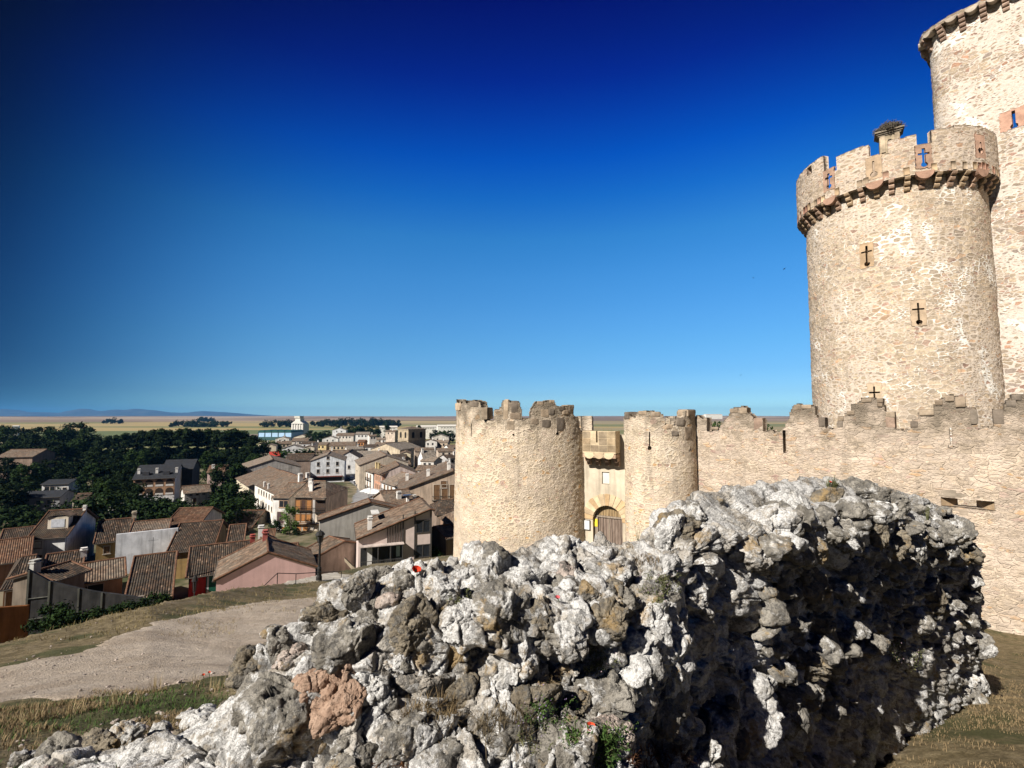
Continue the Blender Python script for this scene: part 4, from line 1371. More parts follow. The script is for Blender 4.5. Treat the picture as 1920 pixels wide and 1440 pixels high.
def cat(P, t):
    """Catmull-Rom through P (n, ...) at parameters t in 0..n-1"""
    n = len(P)
    i = np.clip(np.floor(t).astype(int), 0, n - 2)
    f = (t - i)[(...,) + (None,) * (P.ndim - 1)]
    p0, p1, p2, p3 = P[np.maximum(i - 1, 0)], P[i], P[i + 1], P[np.minimum(i + 2, n - 1)]
    return 0.5 * (2 * p1 + (p2 - p0) * f + (2 * p0 - 5 * p1 + 4 * p2 - p3) * f ** 2 + (3 * p1 - p0 - 3 * p2 + p3) * f ** 3)

def grid_normals(P):
    du = np.gradient(P, axis=0); dv = np.gradient(P, axis=1)
    n = np.cross(du, dv)
    return n / (np.linalg.norm(n, axis=-1, keepdims=True) + 1e-9)

def crag(P, N, k=1.0, up=0.0):
    """broken, chipped and pitted displacement of old mortar and weathered limestone (metres along the normal)"""
    W = P + 0.07 * np.stack([fbm(P * 3.5 + 3, 3, 61), fbm(P * 3.5 + 9, 3, 62), fbm(P * 3.5 + 21, 3, 63)], -1)
    h1, e1 = chips(W * 3.0, 71)
    h2, e2 = chips(W * 7.2 + 4.0, 75)
    h3, e3 = chips(W * 17.0 + 9.0, 79)
    d = 0.115 * np.clip(h1, -0.9, 0.9) - 0.05 * (1 - sstep(0.0, 0.16, e1))
    d = d + 0.038 * np.clip(h2, -0.9, 0.9) - 0.020 * (1 - sstep(0.0, 0.14, e2))
    d = d + 0.012 * np.clip(h3, -0.9, 0.9)
    d = d + 0.07 * fbm(P * 2.0, 4, 81) + 0.022 * fbm(P * 11, 5, 82, 0.65)
    holes = sstep(0.22, 0.42, fbm(P * 2.9 + 5, 3, 85)) + 0.5 * sstep(0.25, 0.45, fbm(P * 7.0 + 5, 3, 86))
    return k * (d - 0.15 * holes * (1 - 0.85 * up))

def build_ruin():
    S = np.array([[tuple(at(*q)) for q in sec] for sec in SEC])
    base = S[:, 0].copy(); base[:, 2] = np.minimum(ground_z(base[:, 0], base[:, 1]) - 0.35, S[:, 1, 2] - 0.4)
    S[:, 0] = base
    foot = S[:, 4].copy()
    low = foot + (foot - S[:, 3]) * 0.25
    low[:, 2] = np.minimum(ground_z(low[:, 0], low[:, 1]) - 0.3, foot[:, 2] - 0.25)
    mid = (S[:, 1] + S[:, 2]) / 2 + np.array([0, 0, 0.05])
    back = (S[:, 0] * 0.4 + S[:, 1] * 0.6) + np.array([0.02, 0.10, 0])
    C = np.stack([S[:, 0], back, S[:, 1], mid, S[:, 2], S[:, 3], (S[:, 3] + S[:, 4]) / 2, S[:, 4], low], 1)
    # closed ends: the first and last sections shrink to a line
    e0 = C[0].mean(0); e1 = C[-1].mean(0)
    first = e0 + (C[0] - e0) * 0.15 + np.array([-0.12, 0.02, -0.05]); last = e1 + (C[-1] - e1) * 0.15 + np.array([0.06, 0.10, 0])
    C = np.concatenate([first[None], C, last[None]], 0)
    ns, nt = 760, 560
    # denser sampling where the wall is near the camera and on the faces in view
    sd = np.concatenate([np.linspace(0, 1, 20)[:-1], np.linspace(1, len(C) - 2, ns), np.linspace(len(C) - 2, len(C) - 1, 16)[1:]])
    td = np.concatenate([np.linspace(0, 1.6, 50)[:-1], np.linspace(1.6, 8, nt)])
    A = cat(C, sd)                                        # (ns, k, 3)
    P = cat(np.swapaxes(A, 0, 1), td)                     # (nt, ns, 3)
    P = np.swapaxes(P, 0, 1)
    N = grid_normals(P)
    if N[len(sd) // 2, len(td) // 3, 2] < 0: N = -N
    up_ = sstep(0.35, 0.75, N[..., 2])
    d = crag(P.reshape(-1, 3), None, 1.0, up_.ravel()).reshape(P.shape[:2])
    far_ = sstep(3.2, 4.6, P[..., 1])
    d = d * (1 - 0.5 * far_ * up_ - 0.15 * far_) * (0.45 + 0.55 * sstep(-1.75, -1.15, P[..., 0]))
    Q = P + N * d[..., None]
    n, m = Q.shape[:2]
    I, J = np.meshgrid(np.arange(n - 1), np.arange(m - 1), indexing='ij')
    a = (I * m + J).ravel()
    F = np.stack([a, a + 1, a + m + 1, a + m], -1)
    V = Q.reshape(-1, 3)
    c = at(1150, 1300, 3.2)
    root = empty('ruined_wall', (c.x, c.y, gz(c.x, c.y)), 'crumbling lichen-crusted rubble wall filling the foreground', 'ruined wall')
    make('mortar_core', V, F, rockmat('mortar'), root, smooth=True)
    sub = np.stack([a[::1]], -1)
    bv = BVHTree.FromPolygons([tuple(v) for v in V[::1]], [tuple(f) for f in F.tolist()])
    return root, bv
RUIN, RBV = build_ruin()

def ico(sub):
    t = (1 + 5 ** 0.5) / 2
    V = np.array([(-1, t, 0), (1, t, 0), (-1, -t, 0), (1, -t, 0), (0, -1, t), (0, 1, t), (0, -1, -t), (0, 1, -t), (t, 0, -1), (t, 0, 1), (-t, 0, -1), (-t, 0, 1)], float)
    V /= np.linalg.norm(V[0])
    F = np.array([(0, 11, 5), (0, 5, 1), (0, 1, 7), (0, 7, 10), (0, 10, 11), (1, 5, 9), (5, 11, 4), (11, 10, 2), (10, 7, 6), (7, 1, 8), (3, 9, 4), (3, 4, 2), (3, 2, 6), (3, 6, 8), (3, 8, 9), (4, 9, 5), (2, 4, 11), (6, 2, 10), (8, 6, 7), (9, 8, 1)])
    for _ in range(sub):
        E = np.concatenate([F[:, [0, 1]], F[:, [1, 2]], F[:, [2, 0]]]); E.sort(1)
        u, inv = np.unique(E, axis=0, return_inverse=True); inv = inv.ravel()
        M = V[u].mean(1); M /= np.linalg.norm(M, axis=1, keepdims=True)
        b = len(V); k = len(F)
        V = np.concatenate([V, M])
        a, bb, c = inv[:k] + b, inv[k:2 * k] + b, inv[2 * k:] + b
        F = np.concatenate([np.stack([F[:, 0], a, c], 1), np.stack([F[:, 1], bb, a], 1), np.stack([F[:, 2], c, bb], 1), np.stack([a, bb, c], 1)])
    return V, F
ICO = {k: ico(k) for k in (2, 3, 4, 5)}

def stone_shape(sub, seed, sx, sy, sz, facets=9, rough=1.0):
    """a quarry stone: a ball cut by planes, edges worn, skin pitted"""
    rn = np.random.RandomState(seed)
    V, F = ICO[sub]
    r = np.full(len(V), 1.0)
    acc = np.full(len(V), 0.0); K = 22.0
    Nn = rn.normal(size=(facets, 3)); Nn /= np.linalg.norm(Nn, axis=1, keepdims=True)
    hs = rn.uniform(0.50, 0.86, facets)
    for n_, h_ in zip(Nn, hs):
        dd = V @ n_
        cut = h_ / np.maximum(dd, 1e-3)
        cut = np.where(dd > 0.05, cut, 9.0)
        acc += np.minimum(cut, 9.0) ** (-K)
    acc += 1.0
    r = acc ** (-1 / K)
    P = V * r[:, None] * np.array([sx, sy, sz])
    o = seed * 3.7
    sz_ = (sx + sy + sz) / 3
    q = P / sz_
    d = 0.09 * fbm(q * 1.7 + o, 4, 7) + 0.06 * fbm(q * 6 + o, 6, 8, 0.7)
    wq = q + 0.10 * np.stack([fbm(q * 2 + o, 3, 11), fbm(q * 2 + o + 7, 3, 12), fbm(q * 2 + o + 13, 3, 13)], -1)
    h1, e1 = chips(wq * 1.5 + o, 9)
    h2, e2 = chips(wq * 3.6 + o, 10)
    d = d + 0.22 * np.clip(h1, -0.9, 0.9) - 0.06 * (1 - sstep(0.0, 0.09, e1)) + 0.075 * np.clip(h2, -0.9, 0.9) - 0.02 * (1 - sstep(0.0, 0.12, e2))
    P = P + V * (d * sz_ * rough)[:, None]
    return P, F

def rot3(seed, yaw=None, tilt=0.35):
    rn = random.Random(seed)
    return np.array(Matrix.Rotation(yaw if yaw is not None else rn.uniform(0, 6.28), 3, 'Z') @ Matrix.Rotation(rn.uniform(-tilt, tilt), 3, 'X') @ Matrix.Rotation(rn.uniform(-tilt, tilt), 3, 'Y'))

def place_stone(px, py, w, h, kind, seed, sink=0.25, sub=4, roll=0.0, parent=None, name='stone', depth=None, fac=9):
    """set a stone into the wall so that it fills w by h photo pixels about (px, py)"""
    d = at(px, py, 1.0).normalized()
    hit = RBV.ray_cast(Vector((0, 0, 0)), d)
    if hit[0] is None and depth is None: return None
    p = hit[0] if depth is None else at(px, py, depth)
    dist = p.y
    sx, sz = w / 2 / F_PX * dist, h / 2 / F_PX * dist
    sy = (sx + sz) / 2 * 0.9
    P, F = stone_shape(sub, seed, sx * 1.22, sy * 1.1, sz * 1.22, fac)
    right = Vector((d.y, -d.x, 0)).normalized(); upv = right.cross(d).normalized()
    ca, sa = math.cos(roll), math.sin(roll)
    ex = right * ca + upv * sa; ez = upv * ca - right * sa
    W = np.array(p + d * sy * sink) + P[:, :1] * np.array(ex) + P[:, 1:2] * np.array(d) + P[:, 2:] * np.array(ez)
    return make(name, W, F, rockmat(kind), parent, smooth=True)

# the stones that can be told apart in the photograph: px, py, width, height, kind, roll
BOULDERS = [
    (700, 1160, 175, 150, 'grey', 0.35, 5), (655, 1215, 110, 90, 'grey', 0.1, 5), (770, 1172, 80, 100, 'brown', 0.1, 4), (865, 1160, 62, 95, 'white', -0.5, 4), (860, 1225, 55, 75, 'grey', 0.1, 4),
    (940, 1155, 110, 90, 'grey', -0.3, 5), (1020, 1160, 62, 66, 'brown', 0.3, 4), (1098, 1122, 70, 55, 'grey', 0.15, 4), (1140, 1162, 76, 62, 'brown', -0.1, 4), (1168, 1124, 56, 52, 'grey', 0, 4), (1148, 1098, 36, 24, 'brown', 0.1, 3),
    (1130, 1080, 96, 48, 'white', 0.05, 4), (1060, 1080, 60, 40, 'pink', 0, 3), (985, 1085, 80, 50, 'white', 0.1, 4), (920, 1082, 70, 62, 'grey', 0.4, 4), (860, 1075, 90, 50, 'white', 0.15, 4), (830, 1105, 70, 45, 'white', 0, 4),
    (755, 1088, 54, 42, 'grey', 0.2, 4), (705, 1092, 72, 46, 'grey', 0.1, 4), (660, 1105, 70, 55, 'grey', 0.1, 4), (730, 1130, 40, 30, 'pink', 0, 3), (610, 1150, 75, 60, 'brown', -0.3, 4), (590, 1175, 50, 60, 'grey', 0.3, 4), (525, 1205, 60, 60, 'grey', 0.9, 4), (470, 1252, 62, 62, 'brown', 0.3, 4),
    (545, 1240, 62, 52, 'pink', 0.1, 4), (575, 1258, 46, 38, 'white', 0.4, 3), (700, 1285, 78, 56, 'white', -0.4, 4), (745, 1240, 70, 50, 'white', 0.1, 4), (715, 1335, 95, 80, 'grey', 0.5, 5), (530, 1350, 150, 150, 'grey', 0.3, 5), (480, 1330, 80, 70, 'grey', 0.1, 4),
    (790, 1285, 100, 60, 'mortar', 0, 4), (870, 1310, 80, 80, 'brown', 0.2, 4), (925, 1300, 68, 70, 'white', 0.3, 4), (960, 1240, 80, 110, 'white', -0.1, 4), (1000, 1310, 90, 60, 'brown', 0.4, 4), (1070, 1325, 75, 62, 'brown', 0.1, 4), (1130, 1320, 110, 90, 'grey', 0.1, 5), (1165, 1290, 80, 90, 'white', 0.2, 4),
    (1060, 1200, 70, 60, 'mortar', 0, 4), (1200, 1180, 90, 130, 'white', -0.15, 5), (1245, 1215, 90, 150, 'white', -0.2, 5), (1180, 1240, 100, 100, 'white', 0.1, 5), (1250, 1300, 60, 120, 'grey', -0.1, 4), (1130, 1378, 90, 60, 'pink', 0.1, 4), (1060, 1400, 110, 80, 'grey', 0.2, 4), (940, 1400, 110, 70, 'grey', 0.1, 4),
    (760, 1395, 130, 80, 'grey', 0.3, 5), (830, 1365, 70, 40, 'white', 0.2, 4), (660, 1425, 70, 46, 'grey', 0.2, 4), (1385, 1215, 70, 90, 'white', -0.5, 4), (1490, 1232, 96, 60, 'brown', -0.2, 5), (1535, 1200, 60, 60, 'grey', 0.4, 4), (1525, 1162, 66, 40, 'brown', 0.0, 4), (1500, 1085, 78, 82, 'brown', 0.1, 5),
    (1405, 1330, 90, 120, 'white', 0.3, 5), (1460, 1310, 80, 90, 'grey', -0.6, 4), (1500, 1300, 60, 50, 'grey', 0.3, 4), (1330, 1370, 90, 80, 'grey', 0.2, 4), (1375, 1385, 44, 50, 'brown', 0, 4), (1300, 1410, 90, 70, 'grey', 0, 4), (1290, 1120, 90, 90, 'mortar', 0.1, 4), (1380, 1035, 100, 60, 'mortar', -0.2, 5),
    (1300, 960, 48, 34, 'grey', -0.1, 4), (1268, 990, 66, 60, 'brown', 0.2, 4), (1250, 1010, 50, 90, 'white', -0.5, 4), (1545, 938, 70, 34, 'brown', 0.5, 4), (1430, 980, 110, 60, 'mortar', 0.2, 5), (1490, 960, 90, 60, 'white', -0.3, 5), (1470, 1040, 90, 60, 'grey', 0.2, 4), (1610, 930, 80, 50, 'grey', 0.1, 5), (1660, 945, 70, 46, 'grey', 0.2, 4),
    (1635, 995, 60, 50, 'brown', 0, 4), (1655, 965, 50, 40, 'white', 0.3, 4), (1580, 1010, 60, 60, 'grey', 0.3, 4), (1600, 1060, 40, 50, 'grey', 0.1, 4), (1670, 1010, 44, 60, 'brown', 0.4, 4), (1710, 1020, 50, 60, 'grey', 0.2, 4), (1660, 1060, 44, 40, 'grey', 0.2, 4), (1690, 1050, 40, 36, 'brown', 0.2, 4),
    (1732, 1118, 56, 54, 'brown', 0.1, 5), (1710, 1165, 52, 46, 'grey', 0.2, 4), (1590, 1085, 50, 40, 'grey', 0, 4), (1655, 1120, 60, 36, 'grey', -0.3, 4), (1770, 1000, 60, 40, 'grey', 0.1, 4), (1790, 1045, 40, 46, 'brown', 0, 4), (1765, 1030, 40, 36, 'grey', 0, 4), (1805, 1000, 40, 50, 'grey', 0.3, 4), (1822, 1080, 30, 60, 'grey', 0.1, 4),
    (1815, 1035, 36, 40, 'brown', 0.1, 4), (1840, 1210, 36, 40, 'grey', 0.1, 4), (1820, 1320, 50, 40, 'grey', 0.1, 4),
]
for k, (px, py, w, h, kind, roll, sub) in enumerate(BOULDERS[:98]):
    place_stone(px, py, w, h, kind, 100 + k, 0.42, 5 if w * h > 2600 else sub, roll, RUIN)

def rubble():
    """the many smaller stones bedded all over the mortar, one part"""
    rn = random.Random(77)
    Vs, Fs, b = [], [], 0
    for i in range(190):
        px = rn.uniform(470, 1845); py = rn.uniform(920, 1440)
        d = at(px, py, 1.0).normalized()
        hit = RBV.ray_cast(Vector((0, 0, 0)), d)
        if hit[0] is None: continue
        r = rn.choice((0.02, 0.03, 0.035, 0.05, 0.065)) * rn.uniform(0.8, 1.25)
        P, F = stone_shape(3, 900 + i % 60, r * rn.uniform(1, 1.5), r, r * rn.uniform(0.6, 1.0), 7)
        P = P @ rot3(i).T + np.array(hit[0] + d * r * 0.45)
        Vs.append(P); Fs.append(F + b); b += len(P)
    for i in range(330):
        px = rn.uniform(1420, 1836); py = rn.uniform(950, 1215 if px > 1600 else 1330)
        d = at(px, py, 1.0).normalized()
        hit = RBV.ray_cast(Vector((0, 0, 0)), d)
        if hit[0] is None: continue
        r = rn.choice((0.05, 0.06, 0.08, 0.10, 0.13)) * rn.uniform(0.8, 1.25)
        P, F = stone_shape(3, 900 + i % 60, r * rn.uniform(1, 1.5), r, r * rn.uniform(0.6, 1.0), 7)
        P = P @ rot3(i + 3).T + np.array(hit[0] - d * r * rn.uniform(-0.1, 0.45))
        Vs.append(P); Fs.append(F + b); b += len(P)
    o = make('rubble', np.concatenate(Vs), np.concatenate(Fs), rockmat('grey'), RUIN, smooth=True)
    o['kind'] = 'stuff'
rubble()
# exposed clay bedding and crumbly earth near the left end
for k, (px, py, w, h) in enumerate(((590, 1290, 70, 70), (620, 1330, 75, 70), (640, 1270, 60, 70), (600, 1340, 60, 50), (575, 1310, 40, 46), (655, 1315, 60, 60))):
    place_stone(px, py, w, h, 'clay', 300 + k, 0.35, 5, 0.2 * k, RUIN, 'clay_bedding', fac=12)

# loose stones lying along the foot of the wall at the lower left, each a thing
LOOSE = [
    (358, 1350, 92, 54, 'white', 'pale ridged boulder on the grass left of the wall, largest near the path', 0.15),
    (160, 1400, 86, 52, 'brown', 'rust-brown rounded boulder near the lower left corner', -0.1),
    (295, 1415, 84, 60, 'brown', 'tan blocky boulder in the rubble line at lower left with a shaded right side', -0.2),
    (90, 1420, 96, 56, 'grey', 'dark grey mottled boulder lying leftmost in the rubble line', 0.2),
    (215, 1385, 70, 40, 'white', 'white-crusted stone between the rust-brown boulder and the tan block', 0.1),
    (398, 1400, 90, 86, 'grey', 'tall grey-white boulder leaning against the left foot of the wall', 0.6),
    (445, 1390, 66, 80, 'brown', 'orange-stained boulder between the tall grey boulder and the ruined wall', 0.4),
    (285, 1378, 70, 34, 'white', 'low pale slab behind the tan block', 0.1),
    (345, 1425, 60, 40, 'grey', 'small grey stone below the tall grey-white boulder', 0.0),
    (232, 1428, 70, 44, 'white', 'white stone at the bottom edge left of the tan block', 0.2),
    (412, 1335, 36, 30, 'brown', 'small dark wedge stone beside the pale ridged boulder', 0.7),
    (438, 1322, 44, 34, 'pink', 'small pinkish stone tucked under the left end of the wall', 0.1),
    (20, 1432, 60, 30, 'grey', 'small dark stone in the bottom left corner', 0.0),
    (318, 1395, 50, 24, 'pink', 'flat pinkish stone between pale slab and tall boulder', 0.2),
]
for k, (px, py, w, h, kind, lab, roll) in enumerate(LOOSE):
    g = on_ground(px, py + h * 0.42)
    d = g.y
    sx, sz = w * 0.84 / 2 / F_PX * d, h * 0.84 / 2 / F_PX * d
    P, F = stone_shape(4, 500 + k, sx * 1.12, (sx + sz) * 0.5, sz * 1.15, 9)
    R_ = np.array(Matrix.Rotation(roll, 3, 'Y'))
    c = np.array(g) + np.array([0, 0.05 + sz * 0.5, sz * 0.45])
    o = make('loose_stone', P @ R_.T + c, F, rockmat(kind), None, smooth=True, loc=tuple(c))
    tag(o, lab, 'stone', 'loose stones at the foot of the ruined wall')
# pebbles in the earth at the foot of the wall: past counting
def pebbles():
    rn = random.Random(8)
    Vs, Fs, b = [], [], 0
    for i in range(620):
        px, py = rn.uniform(20, 470), 0
        py = rn.uniform(1400 - px * 0.22, 1450)
        g = on_ground(px, py) if i < 200 else Vector((rn.uniform(-2.6, -0.9), rn.uniform(2.0, 3.6), 0)) if i < 420 else on_ground(rn.uniform(0, 560), rn.uniform(1150, 1310))
        r = rn.choice((0.008, 0.012, 0.018, 0.028) if i < 420 else (0.008, 0.010, 0.014, 0.02)) * rn.uniform(0.8, 1.2)
        P, F = stone_shape(2, 700 + i % 40, r * 1.3, r, r * 0.7, 6)
        P = P @ rot3(i).T + np.array([g.x, g.y, gz(g.x, g.y) + r * 0.25 + (0.015 if i >= 420 else 0)])
        Vs.append(P); Fs.append(F + b); b += len(P)
    o = make('pebbles', np.concatenate(Vs), np.concatenate(Fs), rockmat('pink'), smooth=True)
    tag(o, 'scatter of small pebbles on the earth and path at lower left', 'pebbles', kind='stuff')
pebbles()
# ------------------------------------------------------------------ the town: house builder
def c1(X, Y): return X / 4.235, 740 + Y / 4.235
def c2(X, Y): return 420 + X / 4.364, 760 + Y / 4.364
def c4(X, Y): return 200 + X / 4.174, 880 + Y / 4.174
UP = Vector((0, 0, 1))
WHITE, CREAM, YELLOW = (0.74, 0.71, 0.66), (0.64, 0.56, 0.42), (0.66, 0.52, 0.28)
PINK, PALEPINK, OCHRE = (0.47, 0.285, 0.255), (0.56, 0.44, 0.385), (0.36, 0.24, 0.10)
BROWNW, GREYW, RED = (0.36, 0.275, 0.215), (0.40, 0.375, 0.345), (0.58, 0.05, 0.035)
ROOFS = {
    'dark': rooftile((0.045, 0.034, 0.026), (0.092, 0.058, 0.038), (0.068, 0.06, 0.048), 0.55),
    'brown': rooftile((0.115, 0.082, 0.06), (0.20, 0.135, 0.092), (0.155, 0.135, 0.108), 0.65),
    'pale': rooftile((0.17, 0.132, 0.10), (0.26, 0.195, 0.145), (0.20, 0.178, 0.148), 0.6),
    'grey': rooftile((0.17, 0.145, 0.12), (0.26, 0.215, 0.175), (0.21, 0.19, 0.16), 0.7),
    'orange': rooftile((0.11, 0.058, 0.036), (0.165, 0.088, 0.052), (0.11, 0.085, 0.06), 0.45),
    'slate': plain((0.035, 0.037, 0.042), 0.6, 0.25, 2.0),
}
TERRA = plain((0.16, 0.085, 0.052), 0.85, 0.45, 2.5)
TRIM = plain((0.42, 0.36, 0.30), 0.85, 0.2)
GLASS = plain((0.022, 0.024, 0.028), 0.22, 0.1)
WOODB = woodmat((0.10, 0.055, 0.03), (0.20, 0.115, 0.06))
WOODO = woodmat((0.26, 0.11, 0.035), (0.40, 0.19, 0.07))
IRON = plain((0.025, 0.024, 0.023), 0.6, 0.1)
WHITEP = plaster(WHITE, 0.18)

_hn = 0
class House:
    def __init__(s, name, label, r1, r2, Wn, Wf, rn, rf=None, wall=WHITE, roof='brown', cat='house', base=None, over=0.4, lod=1, group=None, end=0.3, corr=None, wallm=None, cap=True, hip=None, drop=0.0):
        """r1 (px, py, depth): one end of the ridge; r2 (px, depth): the other, at the same height"""
        a = at(*r1)
        b = at(r2[0], HOR, r2[1]); b.z = a.z
        s.a, s.b, s.zr = a, b, a.z
        s.u = (b - a); s.u.z = 0; s.L = s.u.length; s.u.normalize()
        n = Vector((-s.u.y, s.u.x, 0))
        mid = (a + b) / 2
        if n.dot(-Vector((mid.x, mid.y, 0))) < 0: n = -n
        s.n = n                                   # towards the side the camera sees
        s.Wn, s.Wf, s.rn, s.rf = Wn, Wf, rn, (rn * Wf / Wn if rf is None else rf)
        s.over, s.lod = over, lod
        foot = [a + n * Wn, a - n * Wf, b + n * Wn, b - n * Wf]
        s.zb = (min(gz(p.x, p.y) for p in foot) - 0.3) if base is None else base
        s.root = empty(name, (mid.x, mid.y, s.zb), label, cat, group)
        s.wall = wall
        s.wm = wallm or plaster(wall)
        wn, wf = Wn - over, Wf - over
        s.wn, s.wf = wn, wf
        zn, zf = s.zr - s.rn * wn / Wn - 0.08, s.zr - s.rf * wf / Wf - 0.08
        s.zn, s.zf = zn, zf
        A0, B0 = a + s.u * end, b - s.u * end
        s.A0, s.B0, s.LL = A0, B0, s.L - 2 * end
        def pent(p, zb):
            q = Vector((p.x, p.y, 0))
            return [q + n * wn + UP * zb, q + n * wn + UP * zn, q + UP * (s.zr - 0.08), q - n * wf + UP * zf, q - n * wf + UP * zb]
        if hip:
            ze_ = min(zn, zf)
            q = [Vector((A0.x, A0.y, 0)) + n * wn + UP * s.zb, Vector((A0.x, A0.y, 0)) + n * wn + UP * ze_, Vector((A0.x, A0.y, 0)) - n * wf + UP * ze_, Vector((A0.x, A0.y, 0)) - n * wf + UP * s.zb]
            mb = MB().prism(q, B0 - A0)
            g_ = pent(A0 if hip == 'B' else B0, ze_)
            mb.add(g_, [(0, 1, 2, 3, 4)])
        else:
            mb = MB().prism(pent(A0, s.zb), B0 - A0)
        mb.build('wall', s.wm, s.root)
        s.roofm = ROOFS[roof] if isinstance(roof, str) else roof
        mb = MB()
        corr = corr if corr is not None else (lod == 0)
        hA = 0.0; hB = 0.0
        if hip == 'B': hB = min(s.L * 0.45, Wn)
        if hip == 'A': hA = min(s.L * 0.45, Wn)
        for sg, W, r in ((1, Wn, s.rn), (-1, Wf, s.rf)):
            down = (n * sg * W - UP * r); sl = down.length; nn = (n * sg * r + UP * W).normalized()
            k = max(2, int(s.L / 0.057)) if corr else 1
            V, F, U = [], [], []
            rows = 1
            for i in range(k + 1):
                f = i / k
                col_ = int(4.4 * s.L * f + 1e-6)
                h_ = 0.05 * abs(math.sin(math.pi * 4.4 * s.L * f)) + 0.016 * math.sin(col_ * 12.9898 + s.L) - 0.003 * s.L * math.sin(math.pi * f) + 0.02 * math.sin(f * s.L * 1.1 + s.L * 3) if corr else 0
                tr = min(max(f * s.L, hA), s.L - hB)
                p0 = a + s.u * tr + nn * h_
                if hip and (tr != f * s.L):
                    p0 = a + s.u * tr + nn * h_
                p1 = a + s.u * (f * s.L) + down + nn * h_
                V += [p0, p1]
            nb = len(V)
            V += [v - nn * 0.12 - UP * 0.04 for v in V]
            for i in range(k):
                q = (2 * i, 2 * i + 1, 2 * i + 3, 2 * i + 2)
                F.append(q if sg > 0 else q[::-1]); F.append(tuple(x + nb for x in q[::-1]))
                x0, x1 = s.L * i / k, s.L * (i + 1) / k
                uu = [(x0, 0), (x0, sl), (x1, sl), (x1, 0)]
                U.append(uu if sg > 0 else uu[::-1]); U.append(uu[::-1])
                F.append((2 * i + 1, 2 * i + 1 + nb, 2 * i + 3 + nb, 2 * i + 3)); U.append([(x0, sl), (x0, sl + .1), (x1, sl + .1), (x1, sl)])
                F.append((2 * i, 2 * i + 2, 2 * i + 2 + nb, 2 * i + nb)); U.append([(0, 0)] * 4)
            F.append((0, nb, nb + 1, 1)); U.append([(0, 0)] * 4)
            F.append((2 * k, 2 * k + 1, nb + 2 * k + 1, nb + 2 * k)); U.append([(0, 0)] * 4)
            mb.add(V, F, U)
        if hip:
            e, o_ = (b, a) if hip == 'B' else (a, b)
            t = (e - o_).normalized(); h = hB or hA
            p0 = e - t * h; p1 = e + n * Wn - UP * s.rn; p2 = e - n * Wf - UP * s.rf
            mb.add([p0 + UP * 0.02, p1, p2], [(0, 1, 2)], [[(0, 0), (0, h), (Wn + Wf, h)]])
        s.roof = mb.build('roof', s.roofm, s.root)
        global _hn
        _hn += 1
        if lod <= 1 and _hn % 3 == 0:
            p = a + s.u * s.L * (0.25 + 0.5 * ((_hn * 0.37) % 1)) - UP * 0.1
            m_ = MB().tube([p, p + UP * 2.1], 0.022, 5)
            for q_ in (1.5, 1.75, 2.0): m_.tube([p + UP * q_ - s.n * 0.45, p + UP * q_ + s.n * 0.45], 0.014, 4)
            m_.tube([p + UP * 1.75 - s.u * 0.5, p + UP * 1.75 + s.u * 0.5], 0.014, 4)
            m_.build('aerial', IRON, s.roof)
        # gutter along the visible eave
        if lod <= 1:
            e0, e1 = a + n * (Wn + 0.05) - UP * (s.rn + 0.06), b + n * (Wn + 0.05) - UP * (s.rn + 0.06)
            MB().tube([e0, e1], 0.06, 6).build('gutter', plain((0.10, 0.085, 0.07), 0.7), s.roof)
        if cap and lod <= 1:
            r = 0.12 if lod == 0 else 0.14
            MB().tube([a + s.u * (hA - 0.05) + UP * 0.05, b - s.u * (hB - 0.05) + UP * 0.05], r, 6).build('ridge_cap', TERRA if lod == 0 else plain((0.19, 0.115, 0.075), 0.85, 0.4, 2.0), s.roof)
        if lod == 0 and not hip:
            mb = MB()
            for p in (a, b):
                for sg, W, r in ((1, Wn, s.rn), (-1, Wf, s.rf)):
                    q = p + n * sg * W - UP * r
                    MB().tube([p + UP * 0.05, q + UP * 0.06], 0.10, 6).build('verge_tiles', TERRA, s.roof)
    def side(s, k):
        """origin, along, outward for a wall face"""
        if k == 'near': return s.A0 + s.n * s.wn, (s.B0 - s.A0).normalized(), s.n, s.LL, s.zn
        if k == 'far': return s.B0 - s.n * s.wf, (s.A0 - s.B0).normalized(), -s.n, s.LL, s.zf
        if k == 'A': return s.A0 - s.n * s.wf, s.n, -s.u, s.wn + s.wf, min(s.zn, s.zf)
        return s.B0 + s.n * s.wn, -s.n, s.u, s.wn + s.wf, min(s.zn, s.zf)
    def win(s, k, f, drop, w, h, kind='win', frame=TRIM, mat=None, name='window', sill=True, arch=False):
        """an opening on wall k at fraction f, its head 'drop' metres under the eave"""
        o, t, n, L, ze = s.side(k)
        c = Vector((o.x, o.y, 0)) + t * (L * f) + UP * (ze - drop - h / 2)
        mat = mat or GLASS
        if arch:
            pts = [c + t * x + UP * z for x, z in [(-w / 2, -h / 2), (w / 2, -h / 2), (w / 2, h / 2 - w / 2)] + [(w / 2 * math.cos(a), h / 2 - w / 2 + w / 2 * math.sin(a)) for a in np.linspace(0.3, math.pi - 0.3, 6)] + [(-w / 2, h / 2 - w / 2)]]
            return MB().prism([p - n * 0.02 for p in pts], n * 0.06).build(name, mat, s.root)
        if s.lod >= 2:
            return MB().box(c + n * 0.02, t, n, UP, w / 2, 0.04, h / 2).build(name, mat, s.root)
        mb = MB(); b = 0.09
        for sx in (-1, 1): mb.box(c + t * sx * (w / 2 + b / 2) + n * 0.025, t, n, UP, b / 2, 0.055, h / 2 + b)
        for sz in (-1, 1): mb.box(c + UP * sz * (h / 2 + b / 2) + n * 0.025, t, n, UP, w / 2, 0.055, b / 2)
        if sill: mb.box(c - UP * (h / 2 + b + 0.04) + n * 0.06, t, n, UP, w / 2 + 0.2, 0.09, 0.04)
        fr = mb.build(name, frame, s.root)
